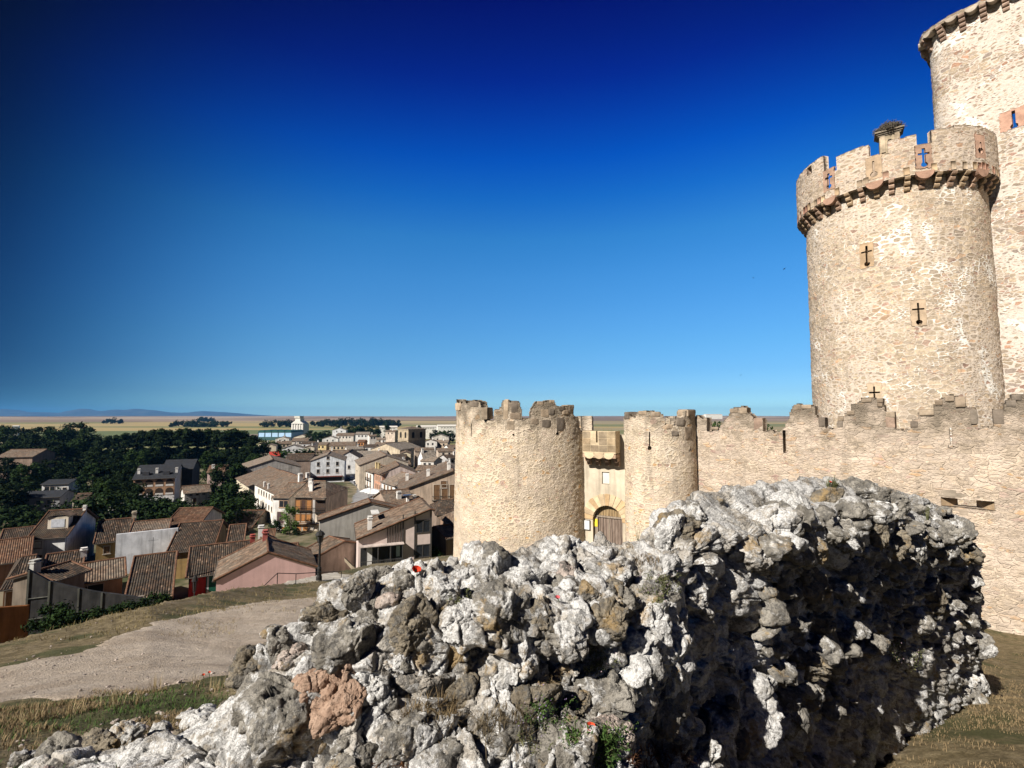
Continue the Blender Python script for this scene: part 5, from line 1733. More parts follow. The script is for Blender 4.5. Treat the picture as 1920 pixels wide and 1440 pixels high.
        MB().box(c + n * 0.0, t, n, UP, w / 2 - 0.004, 0.03, h / 2 - 0.004).build('pane', mat, fr)
        return fr
    def wins(s, k, cols, drops, w, h, f0=0.12, f1=0.88, **kw):
        for d_ in drops:
            for i in range(cols):
                s.win(k, f0 + (f1 - f0) * (i + 0.5) / cols, d_, w, h, **kw)
        return s
    def chimney(s, f, off, h=1.1, w=0.42, mat=None):
        """at fraction f of the ridge, off metres down the near slope"""
        p = s.a + s.u * (s.L * f) + s.n * off - UP * (abs(off) * (s.rn / s.Wn if off > 0 else s.rf / s.Wf))
        mb = MB().box(p + UP * (h / 2 - 0.2), s.u, s.n, UP, w, w * 0.8, h / 2 + 0.2)
        mb.box(p + UP * (h + 0.04), s.u, s.n, UP, w + 0.09, w * 0.8 + 0.09, 0.04)
        mb.box(p + UP * (h + 0.16), s.u, s.n, UP, w * 0.7, w * 0.5, 0.08)
        mb.box(p + UP * (h + 0.28), s.u, s.n, UP, w + 0.03, w * 0.8 + 0.03, 0.04)
        mb.build('chimney', mat or WHITEP, s.roof)
        return s
    def part(s, k, f, drop, w, h, depth, mat, name, out=0.0):
        o, t, n, L, ze = s.side(k)
        c = Vector((o.x, o.y, 0)) + t * (L * f) + UP * (ze - drop - h / 2)
        return MB().box(c + n * (out + depth / 2 - 0.02), t, n, UP, w / 2, depth / 2 + 0.02, h / 2).build(name, mat, s.root)
    def balcony(s, k, f, drop, w, out=0.6):
        """iron balcony: slab and a railing of thin bars"""
        o, t, n, L, ze = s.side(k)
        c = Vector((o.x, o.y, 0)) + t * (L * f) + UP * (ze - drop)
        mb = MB().box(c + n * (out / 2), t, n, UP, w / 2, out / 2, 0.05)
        mb.box(c + n * out + UP * 0.95, t, n, UP, w / 2, 0.025, 0.03)
        m = max(4, int(w / 0.18))
        for i in range(m + 1): mb.box(c + n * out + t * (w * (i / m - 0.5)) + UP * 0.5, t, n, UP, 0.014, 0.014, 0.45)
        for sx in (-1, 1): mb.box(c + n * out / 2 + t * sx * w / 2 + UP * 0.95, t, n, UP, 0.02, out / 2, 0.03)
        return mb.build('balcony', IRON, s.root)

# ---- old quarter below the hill, left
def NH(name, label, r1, r2, Wn, Wf, rn, rf=None, yaw=-4, K=1.3, **kw):
    """a house whose ridge lies square to the line of sight, turned by yaw degrees (minus: right end nearer)"""
    a = at(r1[0], r1[1], r1[2] * K)
    az = math.atan2(a.x, a.y) + math.pi / 2 - math.radians(yaw)
    u = Vector((math.sin(az), math.cos(az), 0))
    if u.x < 0: u = -u
    m = (r2[0] - 960) / F_PX
    t = (m * a.y - a.x) / (u.x - m * u.y)
    return House(name, label, (r1[0], r1[1], r1[2] * K), (r2[0], (a + u * t).y), Wn * K, Wf * K, rn * K, None if rf is None else rf * K, **kw)
h = NH('house', 'white house with a roof dormer and tall bare gable, left side below the hill', (92, 958, 60), (173, 60.3), 4.6, 3.6, 2.4, yaw=-22, wall=(0.80, 0.79, 0.77), roof='dark', lod=0, over=0.3)
h.part('near', 0.17, 0.35, 1.9, 1.2, 0.05, plain((0.80, 0.77, 0.70)), 'upper_wall_panel')
h.win('near', 0.20, 0.55, 1.1, 0.9); h.win('near', 0.22, 2.6, 1.3, 1.6); h.chimney(0.97, 0.3, 0.5, 0.2)
def dormer(h, f, off, w, hh):
    p = h.a + h.u * (h.L * f) + h.n * off - UP * (off * h.rn / h.Wn)
    d = empty('dormer', (0, 0, 0)); d.parent = h.root; d.location = p - Vector(h.root.location)
    MB().box(p - h.n * 0.6 + UP * (hh / 2 - 0.3), h.u, h.n, UP, w / 2, 0.7, hh / 2 + 0.3).build('dormer_wall', plaster((0.70, 0.62, 0.50)), d)
    MB().box(p + h.n * 0.12 + UP * (hh * 0.45), h.u, h.n, UP, w * 0.33, 0.03, hh * 0.36).build('window', plain((0.60, 0.62, 0.66), 0.3), d)
    e = h.n * 0.3
    apex0, apex1 = p + e + UP * (hh + 0.75), p - h.n * 2.0 + UP * (hh + 0.75)
    l0, r0 = p + e - h.u * (w / 2 + 0.3) + UP * (hh + 0.05), p + e + h.u * (w / 2 + 0.3) + UP * (hh + 0.05)
    mb = MB()
    for q in (l0, r0):
        q1 = q - h.n * 2.3
        mb.add([apex0, q, q1, apex1, apex0 - UP * .1, q - UP * .1, q1 - UP * .1, apex1 - UP * .1], [(0, 1, 2, 3), (4, 7, 6, 5), (0, 4, 5, 1), (1, 5, 6, 2)], [[(0, 0), (0, 1.2), (2.3, 1.2), (2.3, 0)]] + [[(0, 0)] * 4] * 3)
    mb.build('dormer_roof', ROOFS['brown'], d)
dormer(h, 0.60, 4.0, 2.5, 1.7)
h = NH('house', 'dark tiled house with ochre front between the dormer house and the blank white wall', (186, 977, 62), (262, 65), 4.6, 4, 1.9, wall=OCHRE, roof='dark', lod=0)
h.win('near', 0.33, 0.7, 0.7, 1.1, mat=WOODB); h.chimney(0.99, 0.0, 0.8, 0.3, plaster(CREAM))
h = NH('house', 'low house whose tall blank white wall faces the hill', (250, 979, 63), (331, 66), 5.2, 3.5, 1.4, yaw=-6, wall=GREYW, roof='brown', lod=0)
pw0, pw1 = at(218, 1002, 70), at(334, 990, 73.5)
t_ = (pw1 - pw0).normalized(); n_ = Vector((t_.y, -t_.x, 0)).normalized()
MB().prism([pw0, pw1, Vector((pw1.x, pw1.y, -22.5)), Vector((pw0.x, pw0.y, -22.5))], -n_ * 0.35).build('blank_party_wall', plaster((0.72, 0.735, 0.76), 0.3, 0.9), h.root)
h = NH('house', 'house with orange-brown roof and pale gable, behind the blank white wall', (337, 953, 72), (407, 75.5), 4.8, 4.2, 1.9, yaw=-24, wall=(0.58, 0.56, 0.53), roof='orange', lod=0)
h = NH('house', 'house with broad sagging dark roof right of the blank white wall', (338, 981, 58), (427, 62), 5.4, 4, 2.1, yaw=-12, wall=OCHRE, roof='dark', lod=0)
h = NH('house', 'narrow ochre house with a low tiled roof behind the red house', (431, 985, 56), (470, 57.5), 3.6, 3.2, 1.7, wall=(0.44, 0.31, 0.15), roof='dark', lod=0)
h.win('near', 0.4, 0.5, 0.8, 1.0, mat=WOODB)
h = NH('barn', 'dark stone barn with steep tiled roof and grey gable, beside the long white house', (437, 957, 84), (504, 86), 5.5, 4.5, 2.6, yaw=-30, wall=(0.20, 0.17, 0.14), roof='dark', cat='barn', lod=0)
h = NH('house', 'bright red house with a green garage door below the hill', (357, 1026, 47), (484, 50.5), 4.3, 4, 1.7, yaw=-3, wall=RED, roof='dark', lod=0)
gd = h.part('near', 0.37, 0.25, 1.35, 1.9, 0.04, plain((0.02, 0.11, 0.07), 0.5), 'garage_door')
h.part('near', 0.295, 0.25, 0.18, 1.9, 0.05, plain((0.6, 0.58, 0.55)), 'door_jamb'); h.part('near', 0.445, 0.25, 0.18, 1.9, 0.05, plain((0.6, 0.58, 0.55)), 'door_jamb')
h.part('near', 0.52, -0.05, 0.5, 2.6, 0.03, plaster((0.60, 0.50, 0.48)), 'quoin')
h.chimney(0.98, 0.4, 0.7, 0.28, plaster((0.42, 0.10, 0.08)))
h.part('near', 0.01, -3.4, 0.12, 4.2, 0.12, IRON, 'stove_pipe', 0.3)
h = NH('house', 'brown house with a wide roof running down towards the hill, left of the red house', (252, 1044, 44), (344, 47.5), 6.8, 4, 2.2, yaw=-4, wall=(0.30, 0.13, 0.07), roof='dark', lod=0)
h.part('A', 0.5, -2.0, 0.3, 5, 0.1, plaster((0.62, 0.60, 0.50)), 'white_verge'); h.win('near', 0.16, -0.6, 1.4, 1.2, mat=plain((0.20, 0.07, 0.04)), sill=False)
h = NH('house', 'beige house with dark openings and a bright orange ridge, above the grey yard wall', (84, 1068, 42), (249, 46.5), 3.0, 3.2, 0.95, yaw=-2, wall=(0.40, 0.28, 0.18), roof='brown', lod=0)
h.win('near', 0.62, 0.5, 1.5, 1.0, mat=plain(DARK), sill=False); h.win('near', 0.45, 0.5, 0.9, 0.9, mat=plain(DARK), sill=False)
h = NH('house', 'dark roofed house at the far left end of the row, hip roof with orange ridge', (20, 1047, 43.5), (86, 45.5), 4.8, 3, 1.5, wall=(0.24, 0.12, 0.06), roof='dark', lod=0, hip='A')
h.win('near', 0.55, 0.4, 1.3, 1.8, mat=WOODB)
h = NH('house', 'dark roofed house with a white chimney, in front of the dormer house', (88, 1040, 46.5), (176, 49), 4.2, 3, 1.3, wall=(0.26, 0.15, 0.08), roof='dark', lod=0)
h.chimney(0.97, 1.6, 0.8, 0.3)
h = NH('house', 'low house with rust red roof at the left edge', (-70, 1022, 52), (78, 54), 4.8, 4, 1.6, wall=(0.25, 0.14, 0.09), roof='orange', lod=0)
h = NH('house', 'low dim tiled house left of the dormer house, partly behind it', (6, 993, 64), (80, 65.5), 4.6, 4, 1.6, wall=(0.3, 0.22, 0.16), roof='dark', lod=0)
h = House('house', 'pink gabled house at the crest of the hill', (503, 1036, 50), (508, 56.5), 4.7, 4.8, 2.1, 2.15, wall=PINK, roof='brown', lod=0, over=0.25, end=0.12, wallm=plaster((0.56, 0.37, 0.345), 0.12, 0.8))
h.chimney(0.85, 0.2, 0.8, 0.32, plaster((0.40, 0.12, 0.10)))
h = NH('house', 'dark tiled house tucked behind the right slope of the pink gable', (508, 1023, 47), (566, 49.5), 4.2, 3.5, 1.5, wall=(0.34, 0.28, 0.22), roof='dark', lod=0)
h = NH('house', 'small hip-roofed outbuilding behind the pink gable', (488, 1003, 55), (524, 57), 3.6, 3, 1.4, wall=(0.45, 0.38, 0.3), roof='brown', lod=0, hip='B')
h.chimney(0.05, 0.2, 1.2, 0.35)
h = NH('house', 'tiny tiled lean-to house beside the garden, right of the small white chimney', (490, 994, 62), (524, 63), 2.4, 2, 0.8, wall=(0.5, 0.42, 0.33), roof='orange', lod=0)

# unplastered yard wall, blocks with pale mortar bands
def yard_wall():
    pts = [(52, 1068, 44.0), (92, 1090, 44.6), (148, 1104, 45.5), (182, 1111, 46.0), (250, 1119, 47.2), (291, 1128, 48.0)]
    top = [at(*p) for p in pts]
    t = (top[-1] - top[0]); t.z = 0; t.normalize(); n = Vector((t.y, -t.x, 0))
    root = empty('yard_wall', (top[2].x, top[2].y, -20.5), 'tall unplastered grey block wall with pale bands, at the hill foot on the left', 'wall')
    poly = top + [Vector((top[-1].x, top[-1].y, -21.5)), Vector((top[0].x, top[0].y, -21.5))]
    o = top[0]
    def onp(p):  # push into the wall plane
        k = (p - o).dot(n); return p - n * k
    poly = [onp(p) for p in poly]
    MB().prism(poly, -n * 0.3).build('wall_panel', plaster((0.06, 0.058, 0.057), 0.5, 1.2), root)
    cz = plaster((0.13, 0.13, 0.11), 0.5)
    L = (poly[len(top) - 1] - poly[0]).dot(t)
    for f in (0.01, 0.165, 0.385, 0.565, 0.99):
        x = L * f
        zt = float(np.interp(x, [(p - o).dot(t) for p in poly[:len(top)]], [p.z for p in poly[:len(top)]]))
        MB().box(Vector((o.x, o.y, 0)) + t * x + UP * ((zt - 20.6) / 2) + n * 0.03, t, n, UP, 0.07, 0.04, (zt + 20.6) / 2).build('mortar_band', cz, root)
    for (x0, x1, z) in ((0.0, 0.16, -16.2), (0.0, 0.16, -18.0), (0.39, 0.565, -19.4), (0.57, 0.99, -19.0)):
        a_, b_ = Vector((o.x, o.y, z)) + t * L * x0, Vector((o.x, o.y, z + (0.55 if x0 > .5 else 0))) + t * L * x1
        MB().tube([a_ + n * 0.035, b_ + n * 0.035], 0.05, 6).build('mortar_band', cz, root)
yard_wall()
h = House('shed', 'lean-to shed with dark tiles behind the grey yard wall', (60, 1073, 48), (150, 51.5), 2.6, 3.0, 0.75, wall=(0.16, 0.13, 0.1), roof='dark', cat='shed', lod=0)
h.chimney(0.05, 0.1, 0.9, 0.32, plaster((0.40, 0.39, 0.36)))
w0, w1 = at(-40, 1142, 41), at(49, 1136, 43.2)
o = MB().prism([w0, w1, Vector((w1.x, w1.y, -21.5)), Vector((w0.x, w0.y, -21.5))], (0, 0.3, 0)).build('garden_wall', plaster((0.27, 0.11, 0.04)), loc=(w0 + w1) / 2)
tag(o, 'low orange garden wall with tile coping in the lower left', 'wall')

# ---- buildings among the trees, middle left
h = House('apartment_building', 'three storey building with brick arches and dark slate roof among the trees', (262, 872, 134), (345, 138), 6.6, 6.6, 3.2, wall=(0.72, 0.70, 0.68), roof='slate', cat='building', lod=1, cap=False)
h.part('near', 0.5, 0.0, h.LL, 4.6, 0.06, plaster((0.42, 0.25, 0.15)), 'brick_storeys')
for r_ in range(2):
    for i in range(4):
        h.win('near', 0.125 + 0.25 * i, 0.35 + 2.3 * r_, 1.75, 1.75, arch=True, mat=plain((0.05, 0.035, 0.025))).location += h.n * 0.06
        h.part('near', 0.125 + 0.25 * i, 1.75 + 2.3 * r_, 1.75, 0.5, 0.06, plain((0.62, 0.58, 0.54)), 'parapet', 0.06)
for i in range(3): h.win('near', 0.2 + 0.3 * i, 6.2, 0.9, 1.0)
for f in (0.09, 0.5, 0.96): h.chimney(f, 4.0, 1.0, 0.3)
for f in (0.25, 0.75):
    h.part('near', f, -1.6, 1.5, 1.1, 0.8, plain((0.05, 0.05, 0.055)), 'dormer', -1.9)
h2 = House('apartment_building', 'taller dark slate roofed block behind the brick arched building', (312, 862, 142), (374, 145), 5, 6, 2.4, wall=(0.05, 0.05, 0.05), roof='slate', cat='building', lod=1, cap=False)
h = House('shed', 'white long shed with brown roof right of the brick arched building', (341, 912, 127), (398, 131), 3.6, 4, 1.5, wall=(0.68, 0.64, 0.58), roof='brown', cat='shed')
h.win('near', 0.4, 1.5, 0.7, 1.6, mat=WOODB); h.wins('near', 3, [0.4], 0.6, 0.35)
h = House('house', 'pinkish house with red-brown roof behind the white shed', (393, 873, 168), (432, 170), 4.5, 4.5, 2.0, wall=(0.60, 0.44, 0.40), roof='orange')
h.chimney(0.25, 1.6, 0.9)
h = House('house', 'white house with a sloping dark roof and black side, standing among the trees at left', (92, 899, 158), (152, 160), 4.2, 4, 1.1, wall=(0.76, 0.75, 0.73), roof='slate', cap=False)
h.wins('near', 2, [0.8], 1.2, 1.2, 0.1, 0.5); h.win('near', 0.86, 1.2, 1.0, 1.1)
h = House('house', 'long low grey house at the left, before the white sloping-roofed house', (52, 921, 128), (138, 131), 4.2, 4, 1.3, wall=(0.34, 0.34, 0.35), roof='slate', cap=False)
h.wins('near', 2, [0.8], 1.3, 0.9, 0.35, 0.9)
h = House('house', 'low brown roofed house with cream wall, right of the long grey house', (146, 926, 126), (181, 127), 3.6, 3.5, 1.3, wall=(0.50, 0.43, 0.33), roof='dark')
h = House('house', 'lone rust roofed house half hidden by trees at the far left', (20, 843, 200), (92, 203), 8, 6, 2.6, wall=(0.3, 0.22, 0.17), roof='brown')
w0, w1 = at(204, 938, 118), at(242, 939, 119)
o = MB().prism([w0, w1, Vector((w1.x, w1.y, -24)), Vector((w0.x, w0.y, -24))], (0, 0.3, 0)).build('garden_wall', plaster((0.5, 0.47, 0.42)), loc=(w0 + w1) / 2)
tag(o, 'pale garden wall beside the meadow among the trees', 'wall')

# ---- the modern house on the hill edge
h = House('house', 'modern pinkish house with one long sloping roof and a glazed veranda', (807.5, 955, 59), (789, 67), 8.5, 0.5, 2.9, 0.15, wall=PALEPINK, roof='brown', lod=0, over=0.25, end=0.45, cap=False, wallm=plaster((0.60, 0.49, 0.44), 0.12, 0.8))
o_, t_, n_, L_, ze_ = h.side('A')
ap = h.zr
def fa(x, zdrop): return Vector((o_.x, o_.y, 0)) + t_ * x + UP * (ap - zdrop)
# facing the camera: x = 0 right edge, runs to the left eave
DKP = plain((0.06, 0.055, 0.05))
for x in (0.12, 2.05, 3.45):
    MB().box(fa(x, 3.1) + n_ * 0.05, t_, n_, UP, 0.07, 0.07, 2.9 if x < 3 else 2.6).build('post', DKP, h.root)
for z0_ in (2.05, 4.95):
    c = fa(1.08, z0_)
    fr = MB()
    for sx in (-1, 0, 1): fr.box(c + t_ * sx * 0.82 + n_ * 0.05, t_, n_, UP, 0.05, 0.05, 0.72)
    for sz in (-1, 1): fr.box(c + UP * sz * 0.72 + n_ * 0.05, t_, n_, UP, 0.87, 0.05, 0.05)
    f_ = fr.build('window', DKP, h.root)
    MB().box(c + n_ * 0.02, t_, n_, UP, 0.80, 0.03, 0.70).build('pane', GLASS, f_)
for i in range(6):
    x = 3.75 + 0.3 * i
    MB().box(fa(x, 2.65 + 0.045 * i) + n_ * 0.05, t_, n_, UP, 0.035, 0.05, 1.15 - 0.05 * i).build('slat', DKP, h.root)
c = fa(5.9, 5.0)
MB().box(c + n_ * 0.03, t_, n_, UP, 2.35, 0.03, 1.25).build('glazing', plain((0.035, 0.035, 0.035), 0.25), h.root)
MB().box(c + t_ * 1.35 + n_ * 0.08, t_, n_, UP, 0.30, 0.03, 1.2).build('curtain', plain((0.66, 0.64, 0.6)), h.root)
MB().box(c - t_ * 1.9 + n_ * 0.08 + UP * 0.3, t_, n_, UP, 0.22, 0.03, 0.6).build('curtain', plain((0.45, 0.55, 0.52)), h.root)
for x in (3.55, 4.95, 6.35, 7.6): MB().box(fa(x, 5.05) + n_ * 0.9, t_, n_, UP, 0.06, 0.06, 1.35).build('post', DKP, h.root)
MB().box(c - UP * 1.3 + n_ * 0.45, t_, n_, UP, 2.5, 0.5, 0.06).build('veranda_floor', plain((0.30, 0.26, 0.22)), h.root)
mb = MB().box(c - UP * 0.35 + n_ * 0.92, t_, n_, UP, 2.4, 0.03, 0.03)
for i in range(24): mb.box(c - UP * 0.8 + n_ * 0.92 + t_ * (-2.35 + 4.7 * i / 23), t_, n_, UP, 0.015, 0.015, 0.45)
mb.build('railing', DKP, h.root)
MB().box(c + UP * 1.3 + n_ * 0.45, t_, n_, UP, 2.5, 0.55, 0.05).build('veranda_roof', plaster((0.60, 0.50, 0.45)), h.root)
MB().prism([fa(8.4, 6.9) + n_ * 0.9, fa(10.0, 4.9) + n_ * 0.9, fa(10.0, 4.55) + n_ * 0.9, fa(8.2, 6.5) + n_ * 0.9], n_ * 0.6).build('stair', plaster((0.62, 0.52, 0.38)), h.root)
h.chimney(0.28, 6.9, 1.25, 0.3)
h.part('near', 0.75, -1.9, 2.6, 0.1, 0.9, plain((0.62, 0.60, 0.56)), 'skylight', -2.6)

h = House('house', 'low beige annex with small tiled roof at the left of the modern house', (617, 1006, 64), (652, 61.5), 3.6, 3, 1.1, wall=(0.52, 0.41, 0.34), roof='brown', lod=0, over=0.25)
h.win('near', 0.25, 0.9, 0.8, 1.0)
h = House('house', 'grey rendered house with a huge plain gable behind the modern house', (695, 942, 79), (693, 82.5), 7.9, 7.0, 2.3, wall=(0.40, 0.375, 0.34), roof='brown', lod=0, over=0.3, end=0.15, wallm=plaster((0.40, 0.375, 0.335), 0.25, 0.5))
h = House('house', 'dark tiled house with several chimneys above the grey gable', (712, 921, 98), (768, 101), 7.5, 6, 2.5, wall=BROWNW, roof='brown', lod=1)
h.chimney(0.48, 3.5).chimney(0.70, 5.0, 0.9, 0.25).chimney(0.93, 5.0, 0.9, 0.3)
h.part('near', 0.7, -2.1, 1.6, 0.06, 1.1, plain((0.05, 0.08, 0.14), 0.3), 'skylight', -2.6)
h = House('house', 'brown house with three balcony windows at the right, by the round gate tower', (850, 882, 104), (836, 122), 11.5, 5, 3.9, 2.0, wall=(0.50, 0.385, 0.29), roof='brown', lod=1, end=0.4)
o_, t_, n_, L_, ze_ = h.side('A')
for i, px in enumerate((819, 834, 849)):
    d = at(px, 923, 1.0); k = o_.dot(n_) / d.dot(n_); p = d * k
    f = (p - o_).dot(t_) / L_
    h.win('A', f, ze_ - (p.z + 1.6), 1.3, 3.2, mat=WOODB, sill=False, frame=plaster((0.58, 0.50, 0.40)))
    h.balcony('A', f, ze_ - p.z + 1.7, 2.0)
h.win('A', 0.42, -1.6, 1.2, 1.4, mat=WOODB)
h.chimney(0.3, 5.0, 1.2).chimney(0.2, 0.6, 1.3).chimney(0.6, 9.5, 1.2)
h = House('house', 'low brown hip-roofed house under the three balcony windows', (810, 938, 88), (850, 89), 4.8, 4, 1.7, wall=(0.30, 0.23, 0.18), roof='dark', lod=1, hip='A')
h = House('house', 'dim brown house with tiled hip roof against the round gate tower', (838, 958, 68), (880, 69.5), 4.9, 4, 2.0, wall=(0.30, 0.20, 0.14), roof='brown', lod=0, hip='A', corr=True)
h.win('near', 0.35, 0.9, 1.0, 2.4, mat=WOODB, sill=False)
h = House('house', 'tiled stone outbuilding between the modern house and the round gate tower', (815, 988, 63), (846, 64.5), 2.8, 2.5, 1.0, wall=(0.24, 0.17, 0.13), roof='brown', lod=0)

# ---- the street fronts facing the hill
h = House('house', 'long white three storey house with small windows in the sunlit row', (528, 883, 126), (581, 109), 6.6, 5.5, 2.7, wall=(0.80, 0.755, 0.67), roof='brown', lod=1)
h.wins('near', 7, [0.9, 3.4], 0.7, 1.0, 0.16, 0.97); h.wins('near', 3, [5.6], 0.7, 1.0, 0.5, 0.97)
h.win('A', 0.7, 2.0, 1.6, 2.0, mat=WOODB); h.chimney(0.93, 1.2, 1.5, 0.5).chimney(0.86, -0.8, 1.2, 0.4); h.chimney(0.6, 6.0, 0.9, 0.25).chimney(0.42, 6.0, 0.9, 0.25)
h = House('house', 'narrow bluish white house with rust lean-to roof joining the long white house', (533, 917, 106.5), (550, 108), 4.2, 3, 1.2, wall=(0.66, 0.66, 0.64), roof='orange', lod=1)
h.wins('near', 1, [1.0, 3.2], 0.7, 1.0)
h = House('house', 'white house with brown windows, left half of the timbered row', (541, 905, 108.5), (577, 108), 6.3, 5, 2.3, wall=(0.76, 0.73, 0.68), roof='brown', lod=1)
h.win('near', 0.55, 0.7, 0.9, 1.3, frame=plain((0.40, 0.27, 0.18))); h.win('near', 0.84, 0.7, 0.9, 1.3, frame=plain((0.40, 0.27, 0.18))); h.win('near', 0.84, 3.3, 0.9, 1.3); h.win('near', 0.52, 3.0, 1.5, 2.4, mat=plain((0.08, 0.05, 0.05)))
h.win('near', 0.75, 6.1, 0.9, 2.0, mat=WOODO, sill=False)
h = House('house', 'half-timbered house with orange shutters and a corner gallery, facing the hill', (579, 902, 107.5), (640, 107), 6.4, 5.5, 2.5, wall=(0.72, 0.61, 0.49), roof='brown', lod=1, hip='B')
for i, f in enumerate((0.10, 0.27, 0.44)):
    h.win('near', f, 0.7, 1.25, 2.0, mat=(WOODO, plain((0.07, 0.04, 0.03)), WOODO)[i], frame=WOODB, sill=False)
    h.win('near', f, 3.6, 1.25, 1.3, mat=WOODO, frame=WOODB, sill=False)
for z in (0.25, 3.0, 5.2): h.part('near', 0.29, z, h.LL * 0.57, 0.16, 0.07, WOODB, 'timber')
for f in (0.01, 0.18, 0.36, 0.53, 0.57): h.part('near', f, 0.2, 0.16, 5.2, 0.06, WOODB, 'timber')
h.balcony('near', 0.29, 2.9, h.LL * 0.52, 0.5)
h.part('near', 0.83, 0.7, 2.2, 2.6, 0.04, plain((0.06, 0.04, 0.03)), 'gallery_opening'); h.balcony('near', 0.83, 3.2, 2.4, 0.5)
h.part('near', 0.83, 0.2, 2.6, 0.25, 0.9, ROOFS['brown'], 'gallery_roof'); h.part('near', 0.62, 0.1, 0.5, 6.5, 0.06, plaster((0.48, 0.45, 0.42)), 'stone_pier')
for f in (0.14, 0.35): h.win('near', f, 6.0, 1.0, 2.0, mat=WOODO, sill=False)
h.part('near', 0.5, 5.5, h.LL, 0.15, 0.6, WOODB, 'eaves_board'); h.chimney(0.22, 2.2, 1.4, 0.38).chimney(0.36, 3.8, 1.5, 0.38)
h = House('house', 'long brown roofed house behind the long white house, sloping to the trees', (503, 874, 152), (537, 134), 9.0, 6, 3.0, wall=CREAM, roof='brown')
h = House('house', 'pale house with a very wide shallow gable behind the long white house', (511.5, 861, 166), (508, 186), 9.3, 9.3, 3.0, wall=(0.46, 0.43, 0.40), roof='pale', end=0.2)
h = House('house', 'white gabled house with three window columns facing the square', (614.5, 852, 186), (622, 204), 6.6, 6.4, 2.4, wall=(0.66, 0.68, 0.70), roof='pale', end=0.25)
h.wins('A', 3, [0.6, 3.3], 0.9, 1.4, 0.08, 0.92); h.win('A', 0.5, -1.6, 0.9, 1.1)
h.part('A', 0.5, 5.9, 11.0, 0.3, 0.9, plain((0.16, 0.05, 0.04)), 'awning'); h.part('A', 0.5, 6.2, 10.5, 1.7, 0.03, plain((0.05, 0.045, 0.04)), 'shopfront')
h = House('house', 'low dark building with a shaded porch left of the white gabled house', (540, 851, 206), (592, 208), 7, 6, 2.2, wall=(0.20, 0.15, 0.12), roof='dark')
h = House('house', 'small building with bright red roof at the edge of the trees', (505, 847, 214), (528, 216), 5, 4, 1.6, wall=CREAM, roof=plain((0.42, 0.055, 0.04), 0.8, 0.25))
h = House('house', 'broad brown roofed house directly behind the white gabled house', (590, 845, 226), (655, 231), 8, 6, 2.6, wall=(0.46, 0.36, 0.28), roof='brown')
h.chimney(0.5, 0.5, 1.6, 0.4)
h = House('house', 'narrow bright white gable at the top of the street', (654, 847, 214), (662, 232), 4.6, 4.2, 2.6, wall=(0.78, 0.77, 0.75), roof='dark', end=0.2)
h.win('A', 0.5, 3.6, 0.9, 1.4)
h = House('house', 'large plain beige gable on the right side of the street', (724, 853, 166), (712, 186), 9.0, 8.0, 3.2, wall=(0.56, 0.48, 0.38), roof='pale', end=0.2)
h = House('house', 'yellow house at the far end of the arcaded row', (694, 871, 176), (709, 167.5), 4.8, 4.5, 1.9, wall=YELLOW, roof='pale')
h.wins('near', 3, [0.9, 3.6], 0.9, 1.5); h.wins('near', 3, [6.0], 2.0, 2.2, mat=plain(DARK), sill=False)
h = House('house', 'white house with balconies in the middle of the arcaded row', (709, 870, 167.3), (727, 159), 4.8, 4.5, 1.9, wall=WHITE, roof='brown')
h.wins('near', 2, [0.9, 3.6], 1.1, 2.0, mat=WOODB); h.wins('near', 3, [6.4], 2.0, 2.2, mat=plain(DARK), sill=False)
for f in (0.31, 0.69): h.balcony('near', f, 2.95, 1.8); h.balcony('near', f, 5.65, 1.8)
h.chimney(0.5, 2.0, 1.6, 0.4, plaster(YELLOW)).chimney(0.8, 2.0, 1.6, 0.4, plaster(YELLOW))
h = House('house', 'salmon house at the near end of the arcaded row', (727, 873, 158.8), (745, 151.5), 4.8, 4.5, 1.9, wall=(0.58, 0.31, 0.20), roof='brown')
h.wins('near', 3, [0.8, 3.4], 0.9, 1.5, mat=WOODB); h.wins('near', 3, [6.2], 1.8, 2.2, mat=plain(DARK), sill=False)
h = House('house', 'pinkish beige gable behind the arcaded row', (748, 872, 151), (742, 166), 5.8, 6.2, 2.5, wall=(0.56, 0.45, 0.40), roof='brown', end=0.2)
h.win('A', 0.35, 0.2, 1.0, 1.3, mat=WOODO)
h = House('house', 'white half-timbered house with balcony on the right side of the square', (752, 885, 140), (782, 131), 6.2, 5, 2.3, wall=(0.74, 0.72, 0.68), roof='pale')
h.wins('near', 3, [0.6, 3.2], 1.0, 1.7, mat=WOODB); h.balcony('near', 0.5, 2.6, 8.0); h.part('near', 0.5, 2.7, h.LL, 0.2, 0.06, WOODB, 'timber')
h = House('house', 'beige house with one small window beside the three balcony windows', (783, 893, 128), (800, 118), 5.5, 5, 2.2, wall=(0.56, 0.42, 0.32), roof='brown')
h.win('near', 0.6, 0.7, 1.1, 1.3, mat=WOODO)

